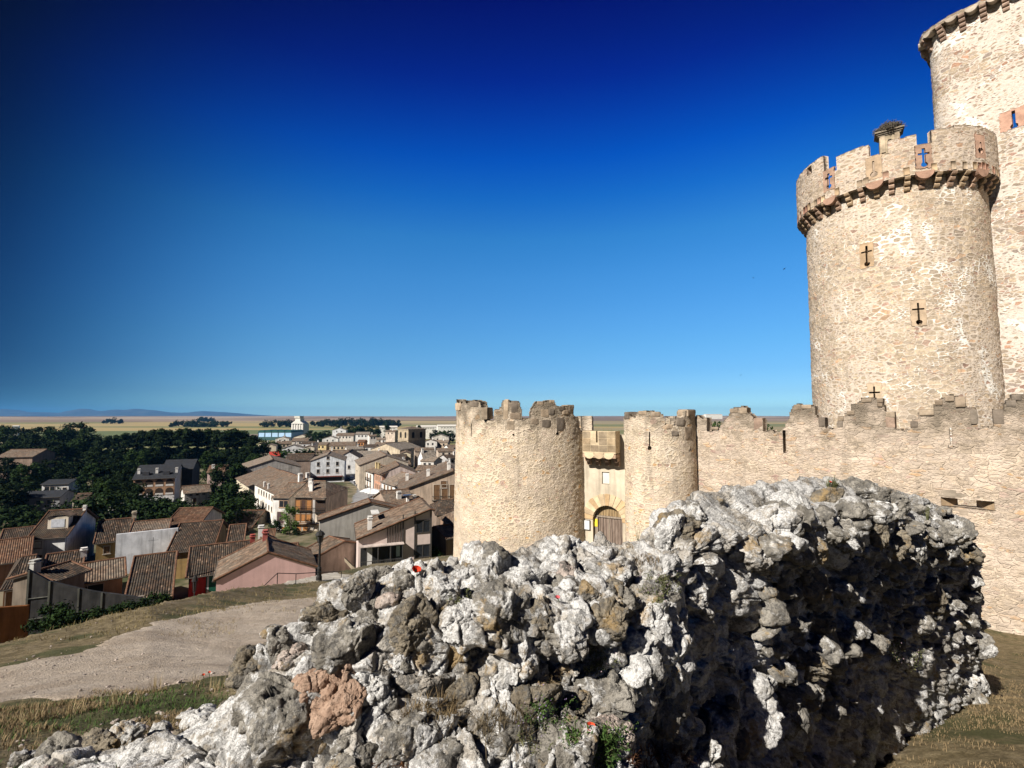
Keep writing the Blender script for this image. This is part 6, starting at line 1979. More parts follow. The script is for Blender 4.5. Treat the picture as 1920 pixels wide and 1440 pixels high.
# ---- farther roofs, one line each: kind, X0, X1, Y of the ridge, depth, wall, roof, label (crop pixels)
FARH = [
    ('h', 292, 400, 306, 300, CREAM, 'brown', 'cream house beside the dark poplars, leftmost of the far roofs'),
    ('g', 335, 425, 318, 285, (0.72, 0.64, 0.48), 'pale', 'pale yellow gable right of the leftmost far roof'),
    ('g', 480, 650, 322, 262, (0.66, 0.66, 0.66), 'grey', 'broad white gable with shallow grey roof under the silo'),
    ('h', 648, 760, 292, 286, (0.62, 0.60, 0.58), 'dark', 'grey-white house with a dark hipped roof right of the broad white gable'),
    ('h', 742, 868, 300, 305, YELLOW, 'brown', 'yellow walled house with long brown roof, left one of a pair'),
    ('h', 872, 1090, 298, 292, (0.66, 0.53, 0.36), 'brown', 'apricot walled house with wide red-brown roof, right one of a pair'),
    ('h', 995, 1140, 334, 268, WHITE, 'grey', 'white house with grey roof in front of the apricot house'),
    ('h', 1145, 1262, 318, 275, (0.70, 0.68, 0.64), 'dark', 'white house under a dark roof left of the church nave'),
    ('g', 888, 998, 184, 430, (0.80, 0.80, 0.80), 'grey', 'tall bright white house standing above the far roofs'),
    ('h', 1082, 1200, 217, 380, (0.80, 0.78, 0.74), 'grey', 'large white house with rows of windows behind the orange cube'),
    ('h', 1180, 1246, 236, 360, (0.78, 0.72, 0.66), 'brown', 'low white annex right of the large white house'),
    ('h', 930, 1078, 226, 400, (0.72, 0.66, 0.58), 'brown', 'long house with brown roof right of the tall white house'),
    ('h', 1246, 1330, 262, 335, (0.72, 0.66, 0.56), 'pale', 'pale house with light roof left of the church tower'),
    ('h', 1102, 1168, 280, 312, (0.55, 0.26, 0.10), 'orange', 'small orange cube of a house among white ones'),
    ('h', 1332, 1416, 202, 440, (0.66, 0.55, 0.45), 'brown', 'small house with pinkish roof just left of the church tower top'),
    ('h', 1566, 1640, 283, 300, (0.74, 0.70, 0.62), 'pale', 'white low house right of the church tower'),
    ('g', 1632, 1745, 278, 285, (0.76, 0.72, 0.66), 'brown', 'white gable with light brown roof right of the church tower'),
    ('g', 1700, 1842, 238, 330, (0.62, 0.58, 0.50), 'grey', 'wide pale gable near the white warehouses'),
    ('h', 1735, 1845, 282, 292, (0.58, 0.46, 0.34), 'pale', 'house with broad tan roof in front of the wide pale gable'),
    ('h', 1815, 1930, 322, 250, (0.78, 0.76, 0.72), 'brown', 'white house at the edge of the round gate tower, upper one'),
    ('h', 1788, 1930, 404, 205, (0.52, 0.50, 0.48), 'dark', 'grey house with dark roof at the edge of the round gate tower, lower one'),
    ('h', 1592, 1740, 486, 162, (0.70, 0.66, 0.60), 'brown', 'low house with brown roof right of the steep dark roof'),
    ('g', 1738, 1900, 478, 170, (0.70, 0.67, 0.62), 'pale', 'shallow pale gable above the house with three balconies'),
    ('g', 1440, 1530, 380, 226, (0.70, 0.60, 0.42), 'brown', 'small cream gable below the church tower'),
    ('h', 1102, 1340, 372, 236, (0.42, 0.36, 0.30), 'grey', 'very long grey-brown roof at the top of the street'),
    ('h', 1376, 1500, 398, 222, (0.36, 0.29, 0.23), 'dark', 'dark brown roof below the church nave'),
    ('h', 430, 560, 292, 330, (0.60, 0.50, 0.38), 'brown', 'brown roofed house left of the silo foot'),
    ('g', 575, 700, 238, 420, (0.72, 0.64, 0.52), 'brown', 'cream gable with brown roof at the right foot of the silo'),
    ('g', 425, 530, 255, 390, (0.72, 0.69, 0.64), 'pale', 'pale gable in front of the blue warehouse'),
    ('h', 212, 285, 236, 460, (0.62, 0.60, 0.56), 'grey', 'low pale shed left of the blue warehouse'),
    ('g', 806, 932, 252, 372, (0.78, 0.76, 0.72), 'grey', 'white gable left of the long brown roof in the far rows'),
    ('h', 1640, 1760, 420, 196, (0.62, 0.58, 0.52), 'pale', 'pale low roof behind the steep dark roof'),
    ('h', 1250, 1400, 298, 300, (0.66, 0.57, 0.44), 'brown', 'brown roofed house behind the church nave'),
    ('h', 1555, 1720, 345, 240, (0.45, 0.36, 0.28), 'brown', 'brown roof between church tower and the steep dark roof'),
    ('h', 1400, 1520, 450, 190, (0.50, 0.40, 0.31), 'brown', 'brown roof above the pinkish beige gable'),
    ('h', 1740, 1880, 350, 235, (0.60, 0.50, 0.40), 'brown', 'red-brown roof below the wide pale gable'),
    ('g', 660, 740, 330, 262, (0.70, 0.62, 0.50), 'brown', 'small cream gable beside the dark hipped roof'),
    ('h', 560, 700, 268, 350, (0.66, 0.60, 0.52), 'brown', 'low brown roof in front of the silo'),
]
for k, (kd, X0, X1, Y, d, wc, rc, lab) in enumerate(FARH):
    rn = random.Random(k)
    (p0, py), (p1, _) = c2(X0, Y), c2(X1, Y)
    wpx = (p1 - p0) / F_PX * d
    if kd == 'h':
        W = min(6.0, max(4.0, wpx * 0.45))
        h = House('house', lab, (p0, py, d), (p1, d + rn.uniform(-2, 6)), W, W, W * 0.36, wall=wc, roof=rc, lod=2, over=0.3)
        if wpx > 5: h.wins('near', max(2, int(wpx / 3.2)), [0.7] if d > 250 else [0.7, 3.2], 1.0, 1.3)
    else:
        pm = (p0 + p1) / 2
        W = wpx / 2
        h = House('house', lab, (pm, py, d), (pm + (pm - 960) * -0.012, d + 11), W, W, W * 0.33, wall=wc, roof=rc, lod=2, over=0.2, end=0.2)
        h.wins('A', 2 if wpx > 7 else 1, [0.8, 3.4] if W * 0.33 < 2.6 else [0.8], 0.9, 1.2, 0.15, 0.85)
    if k % 2 == 0: h.chimney(rn.uniform(0.2, 0.8), 0.8 if kd == 'h' else 1.0, 1.2, 0.38)
h = House('house', 'white gable with a steep dark grey roof in the middle of the far roofs', (c2(1606, 366)[0], c2(1606, 366)[1], 196), (c2(1724, 0)[0], 199), 4.6, 4.0, 4.4, wall=(0.78, 0.77, 0.76), roof='grey', lod=1)
h.win('near', 0.3, 0.6, 0.8, 1.0); h.chimney(0.1, 1.0, 1.4)
# ------------------------------------------------------------------ church, silo, warehouses
def church():
    p, py = c2(1318, 312); q = c2(1500, 312)[0]
    h = House('church', 'stone church nave with a grey roof in front of its square tower', (p, py, 240), (q, 262), 8.5, 8.5, 3.0, wall=(0.60, 0.50, 0.36), roof='grey', cat='church', lod=1, end=0.3)
    h.win('A', 0.5, 1.0, 0.9, 1.4)
    a = at(*c2(1425, 195), 268); b = at(*c2(1509, 195), 260)
    u = (b - a); u.z = 0; w = u.length; u.normalize(); n = Vector((u.y, -u.x, 0))
    top = a.z; base = gz(a.x, a.y) - 0.5
    c = Vector((a.x, a.y, 0)) + u * w / 2 - n * w / 2
    root = empty('church_tower', (c.x, c.y, base), 'square stone church tower with paired belfry arches, tallest in the old town', 'tower')
    MB().box(c + UP * (top + base) / 2, u, n, UP, w / 2, w / 2, (top - base) / 2).build('tower_body', plaster((0.46, 0.375, 0.26), 0.4, 0.5), root)
    for z, e in ((top, 0.3), (top - 5.6, 0.18)): MB().box(c + UP * z, u, n, UP, w / 2 + e, w / 2 + e, 0.22).build('cornice', plaster((0.44, 0.36, 0.26)), root)
    mb = MB(); e = w / 2 + 0.2
    P = [c + u * x * e + n * y * e + UP * (top + 0.22) for x, y in ((-1, -1), (1, -1), (1, 1), (-1, 1))]
    mb.add(P + [c + UP * (top + 1.6)], [(0, 1, 4), (1, 2, 4), (2, 3, 4), (3, 0, 4), (3, 2, 1, 0)])
    mb.build('roof', ROOFS['brown'], root)
    for nn, tt in ((n, u), (u, -n)):
        for x in (-0.23, 0.23):
            cc = c + nn * (w / 2) + tt * x * w + UP * (top - 2.9)
            pts = [cc + tt * xx + UP * zz for xx, zz in [(-0.85, -1.7), (0.85, -1.7), (0.85, 0.7)] + [(0.85 * math.cos(t), 0.7 + 0.85 * math.sin(t)) for t in np.linspace(0.3, math.pi - 0.3, 6)] + [(-0.85, 0.7)]]
            MB().prism([p - nn * 0.03 for p in pts], nn * 0.07).build('belfry_arch', plain(DARK), root)
church()

def silo():
    d = 560
    x0, x1 = at(c2(562, 0)[0], HOR, d).x, at(c2(664, 0)[0], HOR, d).x
    z = lambda Y: at(560, c2(0, Y)[1], d).z
    c = Vector(((x0 + x1) / 2, d, 0)); b = gz(c.x, c.y) - 0.5
    root = empty('grain_silo', (c.x, c.y, b), 'white concrete grain silo rising above the far edge of town', 'silo')
    m = plaster((0.78, 0.75, 0.68), 0.2, 0.2)
    w = (x1 - x0)
    n = 5
    for i in range(n):
        cx = x0 + w * (i + 0.5) / n
        MB().lathe((cx, d - 2, 0), [(w / n * 0.53, b), (w / n * 0.53, z(150))], 14).build('silo_cell', m, root)
    MB().abox(x0 + 0.3, x1 - 0.3, d - 1.5, d + 12, b, z(152)).build('silo_block', m, root)
    mb = MB()
    zz = z(151)
    mb.prism([(x0, d - 4, zz), (x1, d - 4, zz), (x1 - w * 0.28, d - 4, z(128)), (x0 + w * 0.28, d - 4, z(128))], (0, 15, 0))
    mb.build('silo_roof', m, root)
    MB().abox(x0 + w * 0.30, x1 - w * 0.30, d - 3, d + 8, z(132), z(106)).build('head_house', m, root)
    MB().abox(x0 + w * 0.24, x1 - w * 0.32, d - 3.5, d + 7, z(105), z(88)).build('top_house', plaster((0.72, 0.69, 0.6)), root)
silo()

def blue_warehouse():
    d = 520
    x0, x1 = at(c2(284, 0)[0], HOR, d).x, at(c2(556, 0)[0], HOR, d).x
    z = lambda Y: at(500, c2(0, Y)[1], d).z
    b = gz((x0 + x1) / 2, d) - 0.5
    root = empty('warehouse', ((x0 + x1) / 2, d, b), 'warehouse with five pale blue bays and dark green arched roofs', 'warehouse')
    n = 5; w = (x1 - x0) / n
    for i in range(n):
        a0, a1 = x0 + w * i, x0 + w * (i + 1)
        MB().abox(a0 + 0.2, a1 - 0.2, d, d + 30, b, z(222)).build('bay_wall', plaster((0.40, 0.58, 0.80), 0.15, 0.3), root)
        pts = [((a0 + a1) / 2 + (w / 2) * math.cos(t), d - 0.4, z(222) + (z(203) - z(222)) * math.sin(t)) for t in np.linspace(0, math.pi, 12)]
        MB().prism(pts, (0, 31, 0)).build('vaulted_roof', plain((0.025, 0.085, 0.075), 0.5), root)
        MB().abox(a0 - 0.15, a0 + 0.18, d - 0.5, d, b, z(222)).build('pilaster', plain((0.03, 0.08, 0.08)), root)
    MB().abox(x0, x1, d - 0.6, d - 0.05, b, z(258)).build('plinth', plain((0.05, 0.10, 0.10)), root)
blue_warehouse()
for k, (X0, X1, Y0, d, lab) in enumerate(((1575, 1738, 163, 560, 'long bright white warehouse at the far right, left of two'), (1742, 1930, 158, 545, 'long bright white warehouse at the far right, right of two'), (1270, 1420, 168, 610, 'low white warehouse behind the church tower'))):
    (p0, py), (p1, _) = c2(X0, Y0), c2(X1, Y0)
    h = House('warehouse', lab, (p0, py, d), (p1, d + 6), 9, 9, 1.6, wall=(0.80, 0.77, 0.70), roof=plain((0.66, 0.62, 0.55), 0.6), cat='warehouse', lod=2)
    h.wins('near', 6, [1.2], 2.2, 1.0, mat=plain((0.25, 0.24, 0.22)))
h = House('house', 'small red building seen over the gate roof', (1095, 801.5, 420), (1110, 422), 4, 4, 0.8, wall=(0.42, 0.06, 0.05), roof=plain((0.5, 0.45, 0.42)), lod=2)
h.wins('near', 2, [1.0], 1.2, 1.4)
h = House('house', 'white far farm building left above the wood', (24, 798, 640), (38, 644), 6, 6, 0.8, wall=(0.8, 0.78, 0.74), roof=plain((0.7, 0.68, 0.64)), lod=2)
h = House('farm_building', 'tiny white farm on the ridge over the curtain wall', (1321, 776.5, 1500), (1352, 1510), 8, 8, 1.5, wall=(0.8, 0.78, 0.74), roof=plain((0.6, 0.5, 0.42)), cat='farm', lod=2, base=-6)

# ------------------------------------------------------------------ trees
def leaf_cloud(centres, radii, per, size, rn, squash=1.0):
    """many leaf-sized quads scattered over lumps: arrays of vertices and faces"""
    V = []
    for (c, r) in zip(centres, radii):
        n = rn.normal(size=(per, 3)); n /= np.linalg.norm(n, axis=1, keepdims=True)
        p = np.array(c) + n * (r * rn.uniform(0.45, 1.08, (per, 1))) * np.array([1, 1, squash])
        a = rn.normal(size=(per, 3)); a = a - (a * n).sum(1, keepdims=True) * n * 0.6; a /= np.linalg.norm(a, axis=1, keepdims=True)
        b = np.cross(n + 0.5 * rn.normal(size=(per, 3)), a); b /= np.linalg.norm(b, axis=1, keepdims=True) + 1e-9
        s = size * rn.uniform(0.6, 1.4, (per, 1))
        V.append(np.stack([p - a * s, p - b * s * 0.55, p + a * s, p + b * s * 0.55], 1))
    V = np.concatenate(V).reshape(-1, 3)
    F = np.arange(len(V)).reshape(-1, 4)
    return V, F

def tree_proto(name, kind, H, seed, lumps, per, leaf, mat):
    rn = np.random.RandomState(seed)
    root = empty(name, (0, 0, 0))
    cs, rs = [], []
    for i in range(lumps):
        if kind == 'poplar':
            t = rn.uniform(0.10, 0.97); w = H * 0.15 * math.sin(math.pi * min(0.95, max(0.08, t)) ** 0.8) ** 0.6
            a = rn.uniform(0, 6.28); r = w * math.sqrt(rn.uniform(0, 1)) * 0.75
            cs.append((r * math.cos(a), r * math.sin(a), H * t)); rs.append(H * rn.uniform(0.045, 0.085))
        elif kind == 'bush':
            a = rn.uniform(0, 6.28); t = rn.uniform(0, 1); r = H * 0.62 * math.sqrt(rn.uniform(0, 1)) * (1 - 0.5 * t)
            cs.append((r * math.cos(a), r * math.sin(a), H * (0.12 + 0.75 * t))); rs.append(H * rn.uniform(0.14, 0.26))
        else:
            a = rn.uniform(0, 6.28); t = rn.uniform(0, 1)
            w = H * 0.36 * math.sin(math.pi * (0.16 + 0.78 * t)) ** 0.6; r = w * math.sqrt(rn.uniform(0.1, 1))
            cs.append((r * math.cos(a), r * math.sin(a), H * (0.10 + 0.84 * t))); rs.append(H * rn.uniform(0.07, 0.13))
    V, F = leaf_cloud(cs, rs, per, leaf, rn, 0.85)
    make('crown', V, F, mat, root)
    mb = MB()
    th = H * (0.85 if kind == 'poplar' else 0.6 if kind == 'tree' else 0.4)
    mb.tube([(0, 0, -0.6), (0.02 * H * 0.2, 0, th * 0.4), (0, 0.01 * H, th)], [H * 0.018, H * 0.013, H * 0.004], 7)
    for i in range(7):
        c = cs[(i * 5) % len(cs)]
        z = th * (0.35 + 0.5 * i / 7)
        mb.tube([(0, 0, z), (c[0] * 0.5, c[1] * 0.5, (z + c[2]) / 2 + 0.02 * H), (c[0], c[1], c[2])], [H * 0.008, H * 0.005, H * 0.002], 5)
    mb.build('trunk', plain((0.07, 0.055, 0.04), 0.95, 0.3), root)
    return root
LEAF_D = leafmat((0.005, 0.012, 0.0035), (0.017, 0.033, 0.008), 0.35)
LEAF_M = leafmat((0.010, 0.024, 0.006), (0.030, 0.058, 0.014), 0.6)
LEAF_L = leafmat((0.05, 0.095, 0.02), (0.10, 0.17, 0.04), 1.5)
PROTO = {
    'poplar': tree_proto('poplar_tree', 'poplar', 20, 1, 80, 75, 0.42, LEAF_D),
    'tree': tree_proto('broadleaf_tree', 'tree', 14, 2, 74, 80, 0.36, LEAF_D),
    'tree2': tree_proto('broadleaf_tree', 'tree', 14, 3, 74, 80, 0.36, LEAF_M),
    'bush': tree_proto('garden_bush', 'bush', 3, 4, 26, 90, 0.13, leafmat((0.007, 0.017, 0.004), (0.023, 0.045, 0.011), 0.9)),
    'sapling': tree_proto('young_tree', 'tree', 6, 5, 34, 70, 0.16, LEAF_L),
    'cypress': tree_proto('cypress_tree', 'poplar', 12, 6, 40, 60, 0.30, LEAF_D),
}
_used = set()
def plant(kind, px, py_top, d, label, cat='tree', group=None, height=None, base=None, wide=1.0, seed=0):
    """stands on the ground at that depth; its top shows at the photo row py_top"""
    H0 = {'poplar': 20, 'tree': 14, 'tree2': 14, 'bush': 3, 'sapling': 6, 'cypress': 12}[kind]
    top = at(px, py_top, d)
    z = gz(top.x, top.y) if base is None else base
    H = max(top.z - z, 0.8) if height is None else height
    p = PROTO[kind]
    o = p if kind not in _used else copy_tree(p)
    _used.add(kind)
    k = H / H0 / 1.0
    o.location = (top.x, top.y, z)
    o.scale = (k * wide, k * wide, k)
    o.rotation_euler = (0, 0, (seed * 2.399) % 6.28)
    tag(o, label, cat, group)
    return o
ORD = ['first', 'second', 'third', 'fourth', 'fifth', 'sixth', 'seventh', 'eighth', 'ninth', 'tenth', 'eleventh', 'twelfth', 'thirteenth', 'fourteenth', 'fifteenth', 'sixteenth', 'seventeenth', 'eighteenth']
# the poplar row before the wheat
pop = [(186, 820), (203, 817), (220, 816), (236, 812), (252, 812), (268, 807), (285, 806), (303, 804), (318, 806), (336, 804), (354, 803), (372, 805), (390, 804), (408, 806), (425, 806), (442, 804), (458, 808), (474, 816)]
for k, (px, py) in enumerate(pop):
    plant('poplar', px, py, 262 + 7 * math.sin(k * 1.7) - k * 1.5, 'dark poplar in the tree row before the wheat field, %s from the left' % ORD[k], 'tree', 'poplar row before the wheat field', wide=1.35, seed=k)
big = [(10, 797, 330, 1.2), (42, 803, 300, 1.2), (78, 800, 290, 1.2), (112, 800, 290, 1.2), (142, 793, 300, 1.35), (168, 802, 285, 1.2), (30, 826, 235, 1.2), (66, 822, 230, 1.2), (104, 824, 225, 1.2), (146, 822, 235, 1.2),
       (184, 836, 215, 1.2), (222, 840, 205, 1.2), (258, 842, 200, 1.2), (292, 836, 205, 1.0), (10, 858, 175, 1.2), (54, 868, 160, 1.2), (96, 862, 168, 1.2), (136, 866, 165, 1.2), (176, 868, 158, 1.2), (212, 866, 160, 1.3),
       (240, 878, 142, 1.1), (200, 896, 126, 1.1), (238, 904, 116, 1.2), (262, 908, 112, 0.9), (396, 846, 195, 1.0), (430, 842, 200, 1.1), (462, 836, 215, 1.1), (446, 868, 160, 1.0), (418, 868, 158, 1.0), (484, 822, 255, 1.1), (478, 850, 190, 1.0), (20, 905, 122, 1.3), (-16, 838, 210, 1.3)]
places = ['highest crown at the far left edge', 'beside the left edge crown', 'in the rear row at left', 'middle of the rear row at left', 'largest round crown next to the wheat', 'right end of the rear row by the wheat',
          'second row, under the left edge crown', 'second row, left of the rust roof', 'second row, right of the rust roof', 'second row, under the largest round crown',
          'in front of the first poplars', 'in front of the third poplar', 'left above the brick arched building', 'right above the slate roofs', 'left edge, below the rust roof', 'below the rust roof',
          'below and right of the rust roof', 'above the white house among trees', 'right of the white house among trees', 'in the dark hollow left of the brick arches', 'touching the left side of the brick arches',
          'right of the low brown roofed house', 'above the pale garden wall', 'covering the lower arches at left', 'behind the pinkish house, left', 'behind the pinkish house, right', 'above the wide shallow gable',
          'left of the wide shallow gable', 'right of the pinkish house', 'at the right end of the poplars', 'under the last poplar', 'left of the long grey house', 'outermost at the left border']
for k, (px, py, d, w) in enumerate(big):
    plant('tree' if k % 3 else 'tree2', px, py, d, 'dark leafy tree, ' + places[k], 'tree', 'trees in the dark grove at the left', wide=w, seed=k + 3)
gb = [(280, 932, 110, 'dark bush covering the foot of the brick arched building', 1.6), (318, 938, 104, 'dark bush in front of the white shed, left', 1.3), (348, 944, 104, 'dark bush in front of the white shed, right', 1.5), (262, 948, 112, 'dark bush behind the blank white wall, left', 1.5), (300, 948, 112, 'dark bush behind the blank white wall, right', 1.4),
      (186, 928, 99, 'bush left of the pale garden wall', 1.2), (412, 938, 104, 'bush right of the white shed', 1.4), (440, 905, 128, 'green bush left of the long white house', 1.4), (462, 930, 112, 'green bush at the left foot of the long white house', 1.2),
      (20, 950, 108, 'dark bush at the left edge above the low roofs', 2.0), (70, 958, 108, 'dark bush left of the dormer house', 1.6), (516, 975, 100, 'garden bush right of the dark barn', 1.0), (534, 990, 98, 'clipped garden bush before the white house', 1.0), (556, 990, 97, 'clipped garden bush before the timbered house', 1.0),
      (548, 843, 214, 'round hedge in front of the dark porch building', 2.2), (815, 1024, 60.5, 'green shrub at the right corner of the modern house', 0.8), (505, 828, 300, 'shrub between poplars and the yellow gable', 2.0)]
for k, (px, py, d, lab, w) in enumerate(gb):
    plant('bush', px, py, d, lab, 'bush', None, wide=w, seed=k + 40)
for k, (px, py, d, lab, w, hh) in enumerate(((98, 1132, 37, 'dark shrub at the foot of the grey yard wall, leftmost', 0.9, 2.6), (132, 1140, 36, 'dark shrub at the foot of the grey yard wall, second from left', 1.2, 2.2), (172, 1142, 37, 'dark shrub at the foot of the grey yard wall, third from left', 1.3, 1.9),
        (215, 1136, 38.5, 'dark shrub at the foot of the grey yard wall, fourth from left', 1.3, 1.8), (258, 1122, 40, 'dark shrub at the foot of the grey yard wall, fifth from left', 1.2, 2.0), (292, 1112, 41.5, 'dark shrub at the right end of the grey yard wall', 1.1, 2.2))):
    v = at(px, py, d)
    plant('bush', px, py, d, lab, 'bush', 'shrubs along the grey yard wall', wide=w, seed=k + 130, base=v.z - hh)
plant('sapling', 545, 945, 97.5, 'slender bright green tree before the narrow bluish white house', seed=2, wide=0.8)
for k, (X, Y, d, kind, lab, w) in enumerate(((710, 205, 470, 'tree', 'far tree right of the silo, left of a group', 1.3), (770, 215, 450, 'tree2', 'far tree right of the silo, middle of a group', 1.3), (840, 205, 470, 'tree', 'far tree beside the tall white house', 1.3), (1040, 170, 520, 'tree', 'far tree above the large white house, left', 1.4), (1100, 168, 520, 'tree2', 'far tree above the large white house, centre', 1.4),
        (1160, 164, 530, 'tree', 'far tree above the large white house, right', 1.4), (1225, 168, 530, 'tree', 'far tree between large white house and far warehouse', 1.4), (1335, 158, 470, 'cypress', 'dark cypress left of the church tower', 1.5), (1598, 162, 470, 'cypress', 'dark cypress right of the church tower', 1.3),
        (1725, 200, 470, 'tree', 'round tree under the white warehouses, left', 1.2), (1785, 205, 460, 'tree2', 'round tree under the white warehouses, centre', 1.2), (1850, 205, 470, 'tree', 'round tree under the white warehouses, right', 1.2), (940, 165, 560, 'tree', 'far tree above the tall white house', 1.3), (690, 240, 380, 'tree', 'dark tree beside the cream gable at the silo foot', 1.1))):
    px, py = c2(X, Y)
    plant(kind, px, py, d, lab, 'tree', None, wide=w, seed=k + 60)
plant('bush', 1336, 790, 66, 'dark green tree top showing through the left gap of the curtain wall', 'tree', wide=0.9, seed=90, height=9)
plant('bush', 1434, 792, 70, 'green tree top showing through the right gap of the curtain wall', 'tree', wide=0.8, seed=91, height=9)

# far groves on the plain, each reading as one mass
def grove(px0, px1, py0, py1, d, label, n):
    rn = np.random.RandomState(int(px0))
    x0, x1 = at(px0, HOR, d).x, at(px1, HOR, d).x
    zt = at(px0, py0, d).z
    cs, rs = [], []
    for i in range(n):
        f = rn.uniform(0, 1)
        x = x0 + (x1 - x0) * f
        y = d + rn.uniform(0, 60)
        zb = gz(x, y)
        hh = (zt - zb) * (0.55 + 0.45 * math.sin(math.pi * min(max(f, .05), .95)) ** 0.5) * rn.uniform(0.7, 1.0)
        cs.append((x, y, zb + hh * rn.uniform(0.25, 0.85))); rs.append(hh * rn.uniform(0.22, 0.42))
    V, F = leaf_cloud(cs, rs, 60, max(1.2, d / 700.0), rn)
    o = make('far_grove', V, F, LEAF_D)
    tag(o, label, 'grove', kind='stuff')
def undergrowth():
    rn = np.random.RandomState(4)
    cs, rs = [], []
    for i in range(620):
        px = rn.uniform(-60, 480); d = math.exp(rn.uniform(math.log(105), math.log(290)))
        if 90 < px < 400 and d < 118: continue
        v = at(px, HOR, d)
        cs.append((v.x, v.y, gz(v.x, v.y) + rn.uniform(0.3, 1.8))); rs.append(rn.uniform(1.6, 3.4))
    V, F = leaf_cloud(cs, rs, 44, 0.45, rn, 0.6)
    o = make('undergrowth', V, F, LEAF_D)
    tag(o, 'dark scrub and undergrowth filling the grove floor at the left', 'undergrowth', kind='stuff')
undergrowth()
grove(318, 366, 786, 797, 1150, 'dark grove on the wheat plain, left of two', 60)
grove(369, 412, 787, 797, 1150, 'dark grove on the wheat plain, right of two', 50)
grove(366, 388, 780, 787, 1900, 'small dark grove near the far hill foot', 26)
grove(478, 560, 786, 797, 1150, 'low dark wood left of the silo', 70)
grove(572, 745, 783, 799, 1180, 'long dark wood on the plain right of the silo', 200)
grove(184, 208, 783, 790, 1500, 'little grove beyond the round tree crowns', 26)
rn = random.Random(12)
spots = [(430, 794), (436, 795), (418, 795), (148, 783), (250, 792), (360, 781), (860, 781), (520, 779), (600, 779), (700, 779), (775, 780), (1240, 777), (1340, 777), (1400, 779), (1120, 780)]

# ------------------------------------------------------------------ street life
def lamp_post(px, py_base, d, py_top, label):
    b = at(px, py_base, d); b.z = gz(b.x, b.y)
    H = at(px, py_top, d).z - b.z
    root = empty('street_lamp', b, label, 'street lamp')
    mb = MB().lathe(b, [(0.17, -0.1), (0.17, 0.25), (0.12, 0.35), (0.12, 0.75), (0.075, 0.85), (0.06, H * 0.70)], 12)
    mb.build('post', IRON, root)
    mb = MB().lathe(b + UP * H * 0.70, [(0.06, 0), (0.10, 0.04), (0.05, 0.10), (0.13, 0.16)], 10)
    mb.build('collar', IRON, root)
    c = b + UP * (H * 0.70 + 0.16)
    hh = H * 0.30 - 0.16
    mb = MB()
    for a in range(4):
        t = math.pi / 4 + a * math.pi / 2
        mb.tube([c + Vector((0.14 * math.cos(t), 0.14 * math.sin(t), 0)), c + Vector((0.24 * math.cos(t), 0.24 * math.sin(t), hh * 0.6))], 0.02, 5)
    fr = mb.build('lantern', IRON, root)
    MB().lathe(c, [(0.11, 0.0), (0.20, hh * 0.6)], 4).build('lantern_glass', plain((0.05, 0.05, 0.05), 0.2), fr)
    MB().lathe(c + UP * hh * 0.6, [(0.30, 0), (0.20, hh * 0.2), (0.05, hh * 0.32), (0.03, hh * 0.4)], 8).build('lantern_cap', IRON, fr)
lamp_post(598, 1088, 29.6, 993, 'black street lamp with lantern on the grassy crest by the paved path')
lamp_post(364, 1122, 48.5, 1076, 'black street lamp standing before the red house wall')

def path_railing():
    P = [at(488, 1094, 26.0), at(520, 1086, 27.0), at(555, 1079, 28.0), at(600, 1075.5, 29.0), at(640, 1074, 29.6)]
    for p in P: p.z = gz(p.x, p.y)
    root = empty('path_railing', P[2], 'thin dark handrail along the paved path on the crest', 'railing')
    MB().tube([p + UP * 0.55 for p in P], 0.022, 6).build('handrail', IRON, root)
    for p in P: MB().tube([p - UP * 0.1, p + UP * 0.55], 0.022, 6).build('railing_post', IRON, root)
path_railing()

def car_proto():
    root = empty('parked_car', (0, 0, 0))
    prof = [(-2.0, 0.35), (-2.05, 0.75), (-1.85, 0.92), (-1.45, 0.98), (-0.95, 1.42), (0.55, 1.45), (1.15, 0.98), (1.85, 0.85), (2.05, 0.62), (2.0, 0.35)]
    V, F = [], []
    for (y, k) in ((-0.82, 1), (-0.86, 1), (0.86, 1), (0.82, 1)):
        pass
    rows = [(-0.78, 0.90), (-0.86, 1.0), (0.86, 1.0), (0.78, 0.90)]
    n = len(prof)
    for (y, k) in rows:
        for (x, z) in prof:
            yy = y * (0.80 if z > 1.2 else 1.0)
            V.append((x, yy, z))
    for r in range(3):
        for i in range(n): F.append((r * n + i, r * n + (i + 1) % n, (r + 1) * n + (i + 1) % n, (r + 1) * n + i))
    F.append(tuple(range(n))[::-1]); F.append(tuple(range(3 * n, 4 * n)))
    return root, V, F
CARS = [(659, 900, (0.72, 0.73, 0.75), 'silver car driving in the street below the narrow white gable', 0.5), (671, 906, (0.70, 0.70, 0.70), 'white parked car, farthest of the row before the arcade', 0.9), (674, 909.5, (0.45, 0.46, 0.47), 'grey parked car, second of the row before the arcade', 0.9),
        (678, 914, (0.04, 0.04, 0.045), 'black parked car, third of the row before the arcade', 0.9), (683, 917, (0.07, 0.06, 0.08), 'dark parked car, nearest of the row before the arcade', 0.9)]
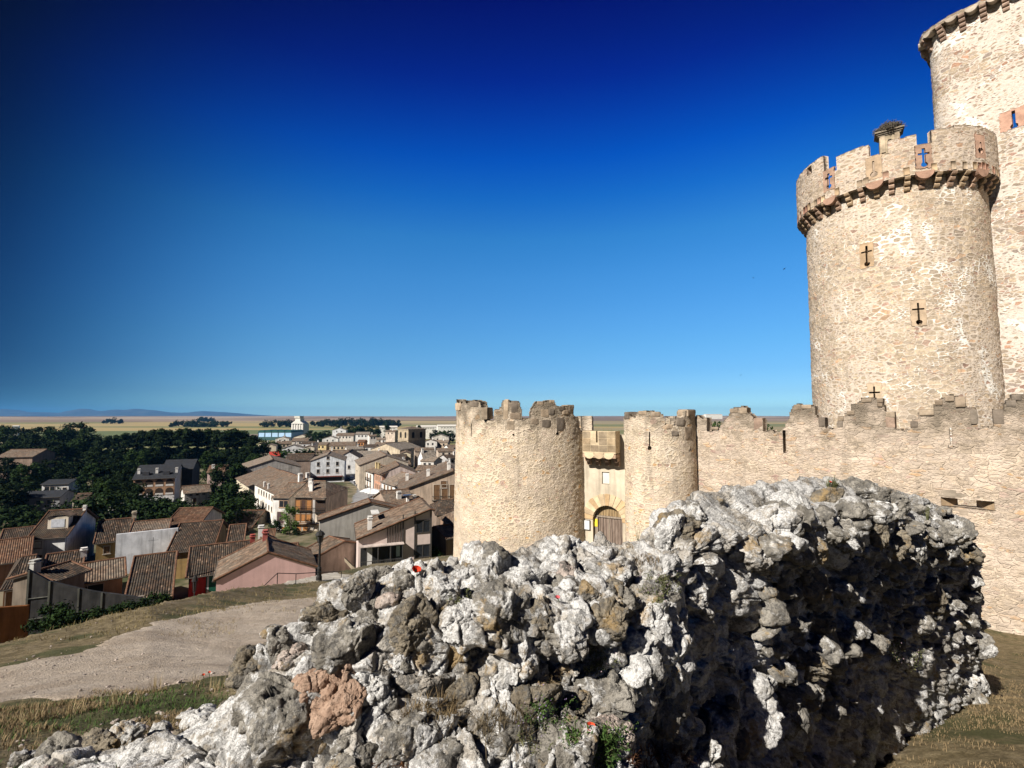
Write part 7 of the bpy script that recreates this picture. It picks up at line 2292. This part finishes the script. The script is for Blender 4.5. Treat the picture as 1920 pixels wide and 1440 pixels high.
for k, (px, py, col, lab, rot) in enumerate(CARS):
    g = on_ground(px, py)
    root, V, F = car_proto()
    root.name = 'parked_car'
    tag(root, lab, 'car', None if k == 0 else 'cars parked before the arcade')
    make('body', V, F, plain(col, 0.25, 0.03), root)
    for sy in (-1, 1):
        MB().prism([(-1.15, sy * 0.72, 1.0), (-0.85, sy * 0.69, 1.36), (0.5, sy * 0.69, 1.38), (0.9, sy * 0.72, 1.0)], (0, sy * 0.10, 0)).build('side_window', GLASS, root)
    MB().prism([(0.62, -0.62, 1.42), (0.62, 0.62, 1.42), (1.12, 0.72, 1.02), (1.12, -0.72, 1.02)], (0.06, 0, 0.05)).build('windscreen', GLASS, root)
    for sx in (-1.3, 1.3):
        for sy in (-1, 1): MB().tube([(sx, sy * 0.70, 0.32), (sx, sy * 0.89, 0.32)], 0.32, 14).build('wheel', plain((0.02, 0.02, 0.02)), root)
    root.location = (g.x, g.y, gz(g.x, g.y) + 0.12); root.rotation_euler = (0, 0, math.pi / 2 + rot)
for k, (X, Y, lab) in enumerate(((1185, 718, 'white parasol on the square, left of three'), (1225, 728, 'white parasol on the square, nearest of three'), (1250, 712, 'white parasol on the square, right of three'))):
    px, py = c2(X, Y)
    d = 146 - k * 2
    top = at(px, py - 6, d); g = gz(top.x, top.y)
    top.z = g + 3.0
    root = empty('parasol', (top.x, top.y, g), lab, 'parasol', 'white parasols on the square')
    e = 2.1
    P = [top + Vector((x * e, y * e, -0.7)) for x, y in ((-1, -1), (1, -1), (1, 1), (-1, 1))]
    MB().add(P + [p - UP * 0.2 for p in P] + [top], [(0, 1, 8), (1, 2, 8), (2, 3, 8), (3, 0, 8), (0, 4, 5, 1), (1, 5, 6, 2), (2, 6, 7, 3), (3, 7, 4, 0)]).build('canopy', plain((0.80, 0.79, 0.77)), root)
    MB().tube([(top.x, top.y, g), top], 0.05, 6).build('pole', IRON, root)

def walker(px, py, label, shirt):
    g = on_ground(px, py); g.z = gz(g.x, g.y) + 0.12
    V = [(0, 0, 0.95), (0, 0, 1.15), (0, 0, 1.42), (0, 0, 1.52), (0, 0.01, 1.66), (0.20, 0, 1.40), (0.25, 0.05, 1.12), (0.26, -0.06, 0.86), (-0.20, 0, 1.40), (-0.25, -0.05, 1.12), (-0.26, 0.06, 0.86),
         (0.10, 0, 0.90), (0.11, 0.12, 0.50), (0.11, 0.06, 0.06), (0.11, -0.10, 0.03), (-0.10, 0, 0.90), (-0.11, -0.06, 0.50), (-0.11, -0.18, 0.08), (-0.11, -0.30, 0.05)]
    R = [0.15, 0.14, 0.16, 0.06, 0.11, 0.06, 0.045, 0.04, 0.06, 0.045, 0.04, 0.09, 0.065, 0.045, 0.04, 0.09, 0.065, 0.045, 0.04]
    E = [(0, 1), (1, 2), (2, 3), (3, 4), (2, 5), (5, 6), (6, 7), (2, 8), (8, 9), (9, 10), (0, 11), (11, 12), (12, 13), (13, 14), (0, 15), (15, 16), (16, 17), (17, 18)]
    import bmesh
    me = bpy.data.meshes.new('person')
    bm = bmesh.new(); lay = bm.verts.layers.skin.verify()
    bv = [bm.verts.new(v) for v in V]
    for a_, b_ in E: bm.edges.new((bv[a_], bv[b_]))
    for i, r in enumerate(R):
        bv[i][lay].radius = (r, r * 0.8); bv[i][lay].use_root = (i == 0)
    bm.to_mesh(me); bm.free()
    o = bpy.data.objects.new('person', me); COL.objects.link(o)
    o.modifiers.new('skin', 'SKIN'); md = o.modifiers.new('sub', 'SUBSURF'); md.levels = 1; md.render_levels = 2
    me.materials.append(plain(shirt))
    o.location = g; o.rotation_euler = (0, 0, 0.6)
    tag(o, label, 'person')
walker(664.5, 911, 'person in dark clothes walking across the square', (0.05, 0.05, 0.07))

# birds high in the sky
for k, (px, py, d, lab) in enumerate(((1306, 317, 70, 'tiny dark bird highest in the sky'), (1412, 521, 85, 'tiny dark bird in mid sky left of the round tower, lower one'), (1470, 504, 80, 'tiny dark bird close beside the round tower'), (1389, 703, 110, 'tiny dark bird low over the curtain wall'))):
    p = at(px, py, d)
    s = 0.30
    V = [(0, 0.5, 0), (0.09, 0.1, 0.05), (0, -0.55, 0), (-0.09, 0.1, 0.05), (0, 0.1, -0.08), (0.65, -0.1, 0.16), (1.15, -0.55, 0.05), (0.5, -0.22, 0.1), (-0.65, -0.1, 0.16), (-1.15, -0.55, 0.05), (-0.5, -0.22, 0.1), (0.12, -0.8, 0), (-0.12, -0.8, 0)]
    F = [(0, 1, 4), (0, 4, 3), (0, 3, 1), (1, 2, 4), (3, 4, 2), (1, 3, 2), (1, 5, 7), (5, 6, 7), (1, 7, 2), (3, 10, 8), (8, 10, 9), (3, 2, 10), (2, 11, 12)]
    o = make('bird', np.array(V) * s + np.array(p), F, plain((0.02, 0.02, 0.022)), loc=p)
    o.rotation_euler = (0.3, 0.2 * k, 0.9 * k)
    tag(o, lab, 'bird', 'swifts in the sky')
# ------------------------------------------------------------------ plants on and around the ruined wall
def blades(root_pts, n, length, width, spread, rn, droop=0.5, seg=3):
    """thin curved blades: arrays"""
    V, F = [], []
    for i in range(n):
        p = Vector(root_pts[rn.randrange(len(root_pts))])
        a = rn.uniform(0, 6.283); lean = abs(rn.gauss(0, spread))
        L = length * rn.uniform(0.5, 1.2)
        d = Vector((math.cos(a) * math.sin(lean), math.sin(a) * math.sin(lean), math.cos(lean)))
        s = Vector((-math.sin(a), math.cos(a), 0)) * width * rn.uniform(0.6, 1.3)
        b = len(V)
        q = p.copy()
        for k in range(seg + 1):
            f = k / seg
            w = s * (1 - f * 0.9)
            V += [q - w, q + w]
            q = q + d * (L / seg)
            d = (d + Vector((math.cos(a) * droop * 0.3, math.sin(a) * droop * 0.3, -droop * 0.25))).normalized()
        for k in range(seg): F.append((b + 2 * k, b + 2 * k + 1, b + 2 * k + 3, b + 2 * k + 2))
    return V, F

def surf(px, py):
    d = at(px, py, 1.0).normalized()
    h = RBV.ray_cast(Vector((0, 0, 0)), d)
    return h[0] if h[0] is not None else on_ground(px, py)

def surf_pts(px, py, w, h, n, rn):
    out = []
    for i in range(n):
        a = rn.uniform(0, 6.28); r = math.sqrt(rn.uniform(0, 1))
        p = surf(px + w / 2 * r * math.cos(a), py + h / 2 * r * math.sin(a))
        if p is not None: out.append(p)
    return out

STRAW = bladesmat((0.12, 0.082, 0.042), (0.27, 0.20, 0.11))
GREEN = bladesmat((0.03, 0.062, 0.014), (0.075, 0.13, 0.03))
OLIVE = bladesmat((0.065, 0.075, 0.03), (0.15, 0.15, 0.07))
RUST = bladesmat((0.13, 0.06, 0.03), (0.28, 0.14, 0.07))
def tuft(name, px, py, w, h, n, L, mat, label, cat='plant', spread=0.9, width=0.0016, seed=1, droop=0.6):
    rn = random.Random(seed)
    pts = surf_pts(px, py, w, h, 60, rn)
    V, F = blades(pts, n, L, width, spread, rn, droop)
    c = sum((Vector(p) for p in pts), Vector()) / len(pts)
    o = make(name, V, F, mat, loc=c)
    return tag(o, label, cat)
tuft('dry_grass_tuft', 812, 1352, 110, 60, 900, 0.10, STRAW, 'matted golden dry grass tuft in the lower middle of the ruined wall', seed=1)
tuft('dry_grass_tuft', 945, 1368, 100, 70, 650, 0.085, bladesmat((0.10, 0.08, 0.05), (0.24, 0.19, 0.12)), 'greyish dry plant tuft right of the golden tuft on the ruined wall', seed=2)
tuft('dry_grass_tuft', 1240, 1425, 120, 46, 1500, 0.06, RUST, 'round rust brown moss cushion at the bottom edge of the photograph', seed=3, spread=1.1)
tuft('dry_grass_tuft', 1032, 1272, 46, 26, 220, 0.06, STRAW, 'small brown dry tuft in a hollow in the middle of the wall', seed=4)
tuft('dry_grass_tuft', 1212, 1052, 50, 16, 200, 0.05, STRAW, 'tawny dry tuft below the step in the wall top', seed=5)
tuft('dry_grass_tuft', 735, 1432, 60, 20, 220, 0.06, RUST, 'short rusty tuft at the bottom edge left of the poppy', seed=6)
tuft('grass_tuft', 1740, 985, 5, 3, 60, 0.28, OLIVE, 'tall thin green grass growing on the right end of the wall top', spread=0.25, width=0.003, seed=7, droop=0.2)
tuft('grass_tuft', 1560, 912, 24, 8, 180, 0.14, OLIVE, 'low grey-green tuft on the highest part of the wall', seed=8, width=0.003)

def leafy(name, px, py, w, h, n, size, mat, label, seed, flowers=None, lift=0.05):
    """a low plant: stems with many small leaves, and optional tiny flowers as a part"""
    rn = random.Random(seed)
    pts = surf_pts(px, py, w, h, 80, rn)
    c = sum((Vector(p) for p in pts), Vector()) / len(pts)
    root = empty(name, c, label, 'plant')
    V, F = [], []
    V2, F2 = [], []
    S = MB()
    for i in range(max(14, n // 28)):
        p = Vector(pts[rn.randrange(len(pts))])
        d = Vector((rn.gauss(0, 0.5), -0.35 + rn.gauss(0, 0.45), 1.0)).normalized()
        L = lift * rn.uniform(0.6, 1.6)
        q = p + d * L + Vector((0, 0, -0.1 * L))
        S.tube([p, (p + q) / 2 + Vector((0, 0, 0.1 * L)), q], 0.0014, 4, False)
        for k in range(28):
            f = rn.uniform(0.25, 1.05)
            x = p.lerp(q, f) + Vector((rn.gauss(0, 1), rn.gauss(0, 1), rn.gauss(0, 1))) * size * 1.6
            a = Vector((rn.gauss(0, 1), rn.gauss(0, 1), rn.gauss(0, 0.7))).normalized(); b = a.cross(Vector((rn.gauss(0, 1), rn.gauss(0, 1), 1))).normalized()
            s = size * rn.uniform(0.6, 1.4); m = len(V)
            V += [x - a * s, x - b * s * 0.38, x + a * s, x + b * s * 0.38]; F.append((m, m + 1, m + 2, m + 3))
        if flowers and rn.random() < 0.9:
            for k in range(5):
                x = q + Vector((rn.gauss(0, 1), rn.gauss(0, 1), rn.gauss(0, 1))) * size * 2.4; m = len(V2); s = size * 0.62
                a = Vector((rn.gauss(0, 1), rn.gauss(0, 1), rn.gauss(0, 1))).normalized(); b = a.cross(Vector((0.3, 0.5, 1))).normalized()
                for z in range(5):
                    t = 6.283 * z / 5; e = (a * math.cos(t) + b * math.sin(t)) * s; g = (a * math.cos(t + .5) + b * math.sin(t + .5)) * s * 0.5; g2 = (a * math.cos(t - .5) + b * math.sin(t - .5)) * s * 0.5
                    mm = len(V2); V2 += [x, x + g2, x + e, x + g]; F2.append((mm, mm + 1, mm + 2, mm + 3))
    make('leaves', V, F, mat, root)
    S.build('stems', OLIVE, root)
    if V2: make('flowers', V2, F2, flowers, root)
VIOLET = plain((0.34, 0.26, 0.44), 0.8, 0.2); MAUVE = plain((0.42, 0.30, 0.34), 0.8, 0.2)
leafy('leafy_plant', 1112, 1412, 110, 70, 1500, 0.0085, GREEN, 'lush green plant at the bottom under the red poppy', 11, None, 0.10)
leafy('leafy_plant', 1018, 1348, 70, 56, 900, 0.006, GREEN, 'green leafy plant with tiny violet flowers in the lower middle', 12, VIOLET, 0.08)
leafy('leafy_plant', 1000, 1395, 70, 60, 500, 0.005, OLIVE, 'sparse trailing plant with many tiny violet flowers below the leafy one', 13, VIOLET, 0.07)
leafy('leafy_plant', 1115, 1232, 60, 90, 800, 0.006, OLIVE, 'olive creeping plant on the wall face, middle of the photograph', 14, MAUVE, 0.07)
leafy('leafy_plant', 1238, 1112, 60, 64, 800, 0.007, OLIVE, 'low olive thyme under the stone step near the door', 15, MAUVE, 0.07)
leafy('leafy_plant', 862, 1128, 46, 26, 420, 0.006, OLIVE, 'small green weed in a crevice of the wall top', 16, None, 0.05)
leafy('leafy_plant', 1640, 1098, 70, 40, 700, 0.012, OLIVE, 'dark thyme clump hanging on the shaded right face', 17, MAUVE, 0.10)
leafy('leafy_plant', 1690, 1232, 60, 70, 700, 0.013, OLIVE, 'lower straggling plant on the shaded right face', 18, MAUVE, 0.12)
leafy('leafy_plant', 1552, 1300, 36, 30, 300, 0.010, OLIVE, 'small plant between brown stones on the shaded face', 19, None, 0.07)
tuft('dry_twigs', 1190, 1012, 30, 8, 26, 0.16, OLIVE, 'bare thin twigs standing up in front of the right jamb of the door', spread=0.35, width=0.0014, seed=20, droop=0.1)

PETAL = bladesmat((0.50, 0.03, 0.012), (0.74, 0.10, 0.035))
PETALP = bladesmat((0.55, 0.05, 0.07), (0.66, 0.12, 0.13))
def poppy(px, py, dia_px, label, stem=0.10, face=(0.25, -0.25, 0.95), mat=None, ground=False, seed=1):
    base = on_ground(px, py + stem * 60) if ground else surf(px, py + 6)
    d = base.y
    c = at(px, py, d - 0.03)
    r = dia_px / 2 / F_PX * d
    root = empty('poppy', base, label, 'poppy')
    rn = random.Random(seed)
    z = Vector(face).normalized(); x = z.cross(Vector((0, 0, 1))).normalized(); y = z.cross(x)
    for k in range(4):
        an = k * math.pi / 2 + 0.3
        V, F = [], []
        nu, nv = 7, 6
        for i in range(nu):
            for j in range(nv):
                t = an + (i / (nu - 1) - 0.5) * 2.1; f = j / (nv - 1)
                rr = r * (0.0 + 1.02 * f - 0.12 * f * f * (k % 2)) * (1 - 0.10 * abs(i / (nu - 1) - 0.5) * 2)
                ruf = 0.10 * r * math.sin(i * 2.3 + k + seed) * f
                V.append(c + (x * math.cos(t) + y * math.sin(t)) * rr * (0.92 + 0.02 * (k % 2)) + z * (r * (0.7 * f * f - 0.25 + 0.05 * (k % 2)) + ruf + 0.05 * r * math.sin(j * 3.1 + i * 1.7)))
        for i in range(nu - 1):
            for j in range(nv - 1): F.append((i * nv + j, (i + 1) * nv + j, (i + 1) * nv + j + 1, i * nv + j + 1))
        make('petal', V, F, mat or PETAL, root, smooth=True)
    MB().lathe(c - z * r * 0.25, [(r * 0.05, 0), (r * 0.18, r * 0.1), (r * 0.2, r * 0.25), (r * 0.1, r * 0.33)], 8).build('flower_centre', plain((0.03, 0.04, 0.02)), root)
    b2 = Vector((base.x, base.y, min(base.z, c.z - 0.02)))
    MB().tube([b2 - UP * 0.03, b2.lerp(c, 0.5) + Vector((0.006, 0, 0.0)), c - z * r * 0.25], 0.0018 if not ground else 0.003, 5).build('stem', GREEN, root)
poppy(1107, 1366, 21, 'large red poppy at the bottom over the lush green plant', seed=1)
poppy(780, 1070, 20, 'orange-red poppy on the wall top at the left, against the hillside', face=(0.35, -0.3, 0.9), seed=2)
poppy(1045, 1121, 10, 'single pink poppy in the middle of the wall top', face=(0.2, -0.25, 0.95), mat=PETALP, seed=3)
poppy(1557, 904, 6.5, 'tiny red poppy on the highest part of the wall, left of three', seed=4)
poppy(1607, 902, 7.5, 'tiny red poppy on the highest part of the wall, middle of three', face=(0.0, -0.2, 0.95), seed=5)
poppy(1639, 915, 9, 'tiny red poppy on the highest part of the wall, right of three', seed=6)
poppy(381, 1266, 6, 'small red poppy at the path edge, left of two', ground=True, stem=0.2, seed=7)
poppy(392, 1261, 5, 'small red poppy at the path edge, right of two', ground=True, stem=0.2, seed=8)

# grass over the near ground, past counting
def ground_grass(name, polys, n, label, mat, Lr, seed, wd=0.0028, clump=1.2):
    rn = random.Random(seed)
    xs = []
    while len(xs) < n:
        k = rn.randrange(len(polys)); px0, px1, py0, py1 = polys[k]
        # even over the ground rather than over the picture: draw the depth
        a, b = on_gr[k]
        d = math.exp(rn.uniform(math.log(a), math.log(b)))
        px = rn.uniform(px0, px1)
        v = at(px, HOR, d)
        xs.append((v.x, v.y))
    X = np.array(xs)
    keep = fbm(np.stack([X[:, 0] * clump, X[:, 1] * clump, 0 * X[:, 0]], -1), 3, seed) > -0.10
    X = X[keep]
    Z = ground_z(X[:, 0], X[:, 1])
    V, F = [], []
    for (x, y), z in zip(X, Z):
        L = rn.uniform(*Lr); a = rn.uniform(0, 6.28); l = abs(rn.gauss(0, 0.5))
        e = Vector((math.cos(a) * math.sin(l), math.sin(a) * math.sin(l), math.cos(l))); s = Vector((-math.sin(a), math.cos(a), 0)) * wd * (0.6 + 0.12 * y)
        p = Vector((x, y, z - 0.01)); m = len(V)
        q = p + e * L * 0.6; r_ = q + (e + Vector((math.cos(a) * .5, math.sin(a) * .5, -0.3))) * L * 0.4
        V += [p - s, p + s, q + s * .7, q - s * .7, r_]; F += [(m, m + 1, m + 2, m + 3), (m + 3, m + 2, m + 4)]
    o = make(name, V, F, mat)
    tag(o, label, 'grass', kind='stuff')
near_polys = [(-120, 460, 0, 0), (-120, 600, 0, 0), (200, 470, 0, 0)]
on_gr = [(2.3, 4.7), (3.6, 4.9), (4.2, 5.4)]
ground_grass('dry_grass', near_polys, 24000, 'dry straw-coloured grass between the path and the ruined wall', STRAW, (0.02, 0.075), 31)
ground_grass('green_grass', near_polys, 5200, 'patches of green weeds in the dry grass beside the path', GREEN, (0.02, 0.06), 32, clump=0.8)
on_gr = [(3.3, 9.0), (7.2, 19.0)]
ground_grass('hill_grass', [(1560, 2050, 0, 0), (1780, 2050, 0, 0)], 26000, 'matted dry grass on the slope below the curtain wall at the right', STRAW, (0.02, 0.075), 33)
on_gr = [(10.0, 14.0), (13.0, 30.0), (20.0, 44.0)]
ground_grass('crest_grass', [(-60, 460, 0, 0), (380, 680, 0, 0), (560, 870, 0, 0)], 9000, 'short dry grass on the crest beyond the path', bladesmat((0.13, 0.105, 0.04), (0.27, 0.21, 0.10)), (0.05, 0.13), 34)
for k, (px, py, n, L) in enumerate(((205, 1318, 60, 0.16), (292, 1290, 50, 0.18), (250, 1315, 40, 0.14), (365, 1282, 50, 0.15), (405, 1290, 50, 0.14), (140, 1335, 50, 0.15), (60, 1345, 60, 0.16))):
    rn = random.Random(60 + k)
    g = on_ground(px, py + 8)
    pts = [Vector((g.x + rn.gauss(0, 0.05), g.y + rn.gauss(0, 0.04), gz(g.x, g.y))) for _ in range(20)]
    V, F = blades(pts, n, L, 0.0022, 0.28, rn, 0.25)
    o = make('dry_grass_tuft', V, F, bladesmat((0.30, 0.22, 0.11), (0.48, 0.38, 0.22)), loc=g)
    tag(o, ('upright straw tuft at the lower path edge, %s from the left' % ORD[[5 - 1, 4, 3, 5, 6, 2, 0][k] if False else (2, 4, 3, 5, 6, 1, 0)[k]]), 'grass', 'straw tufts along the path')
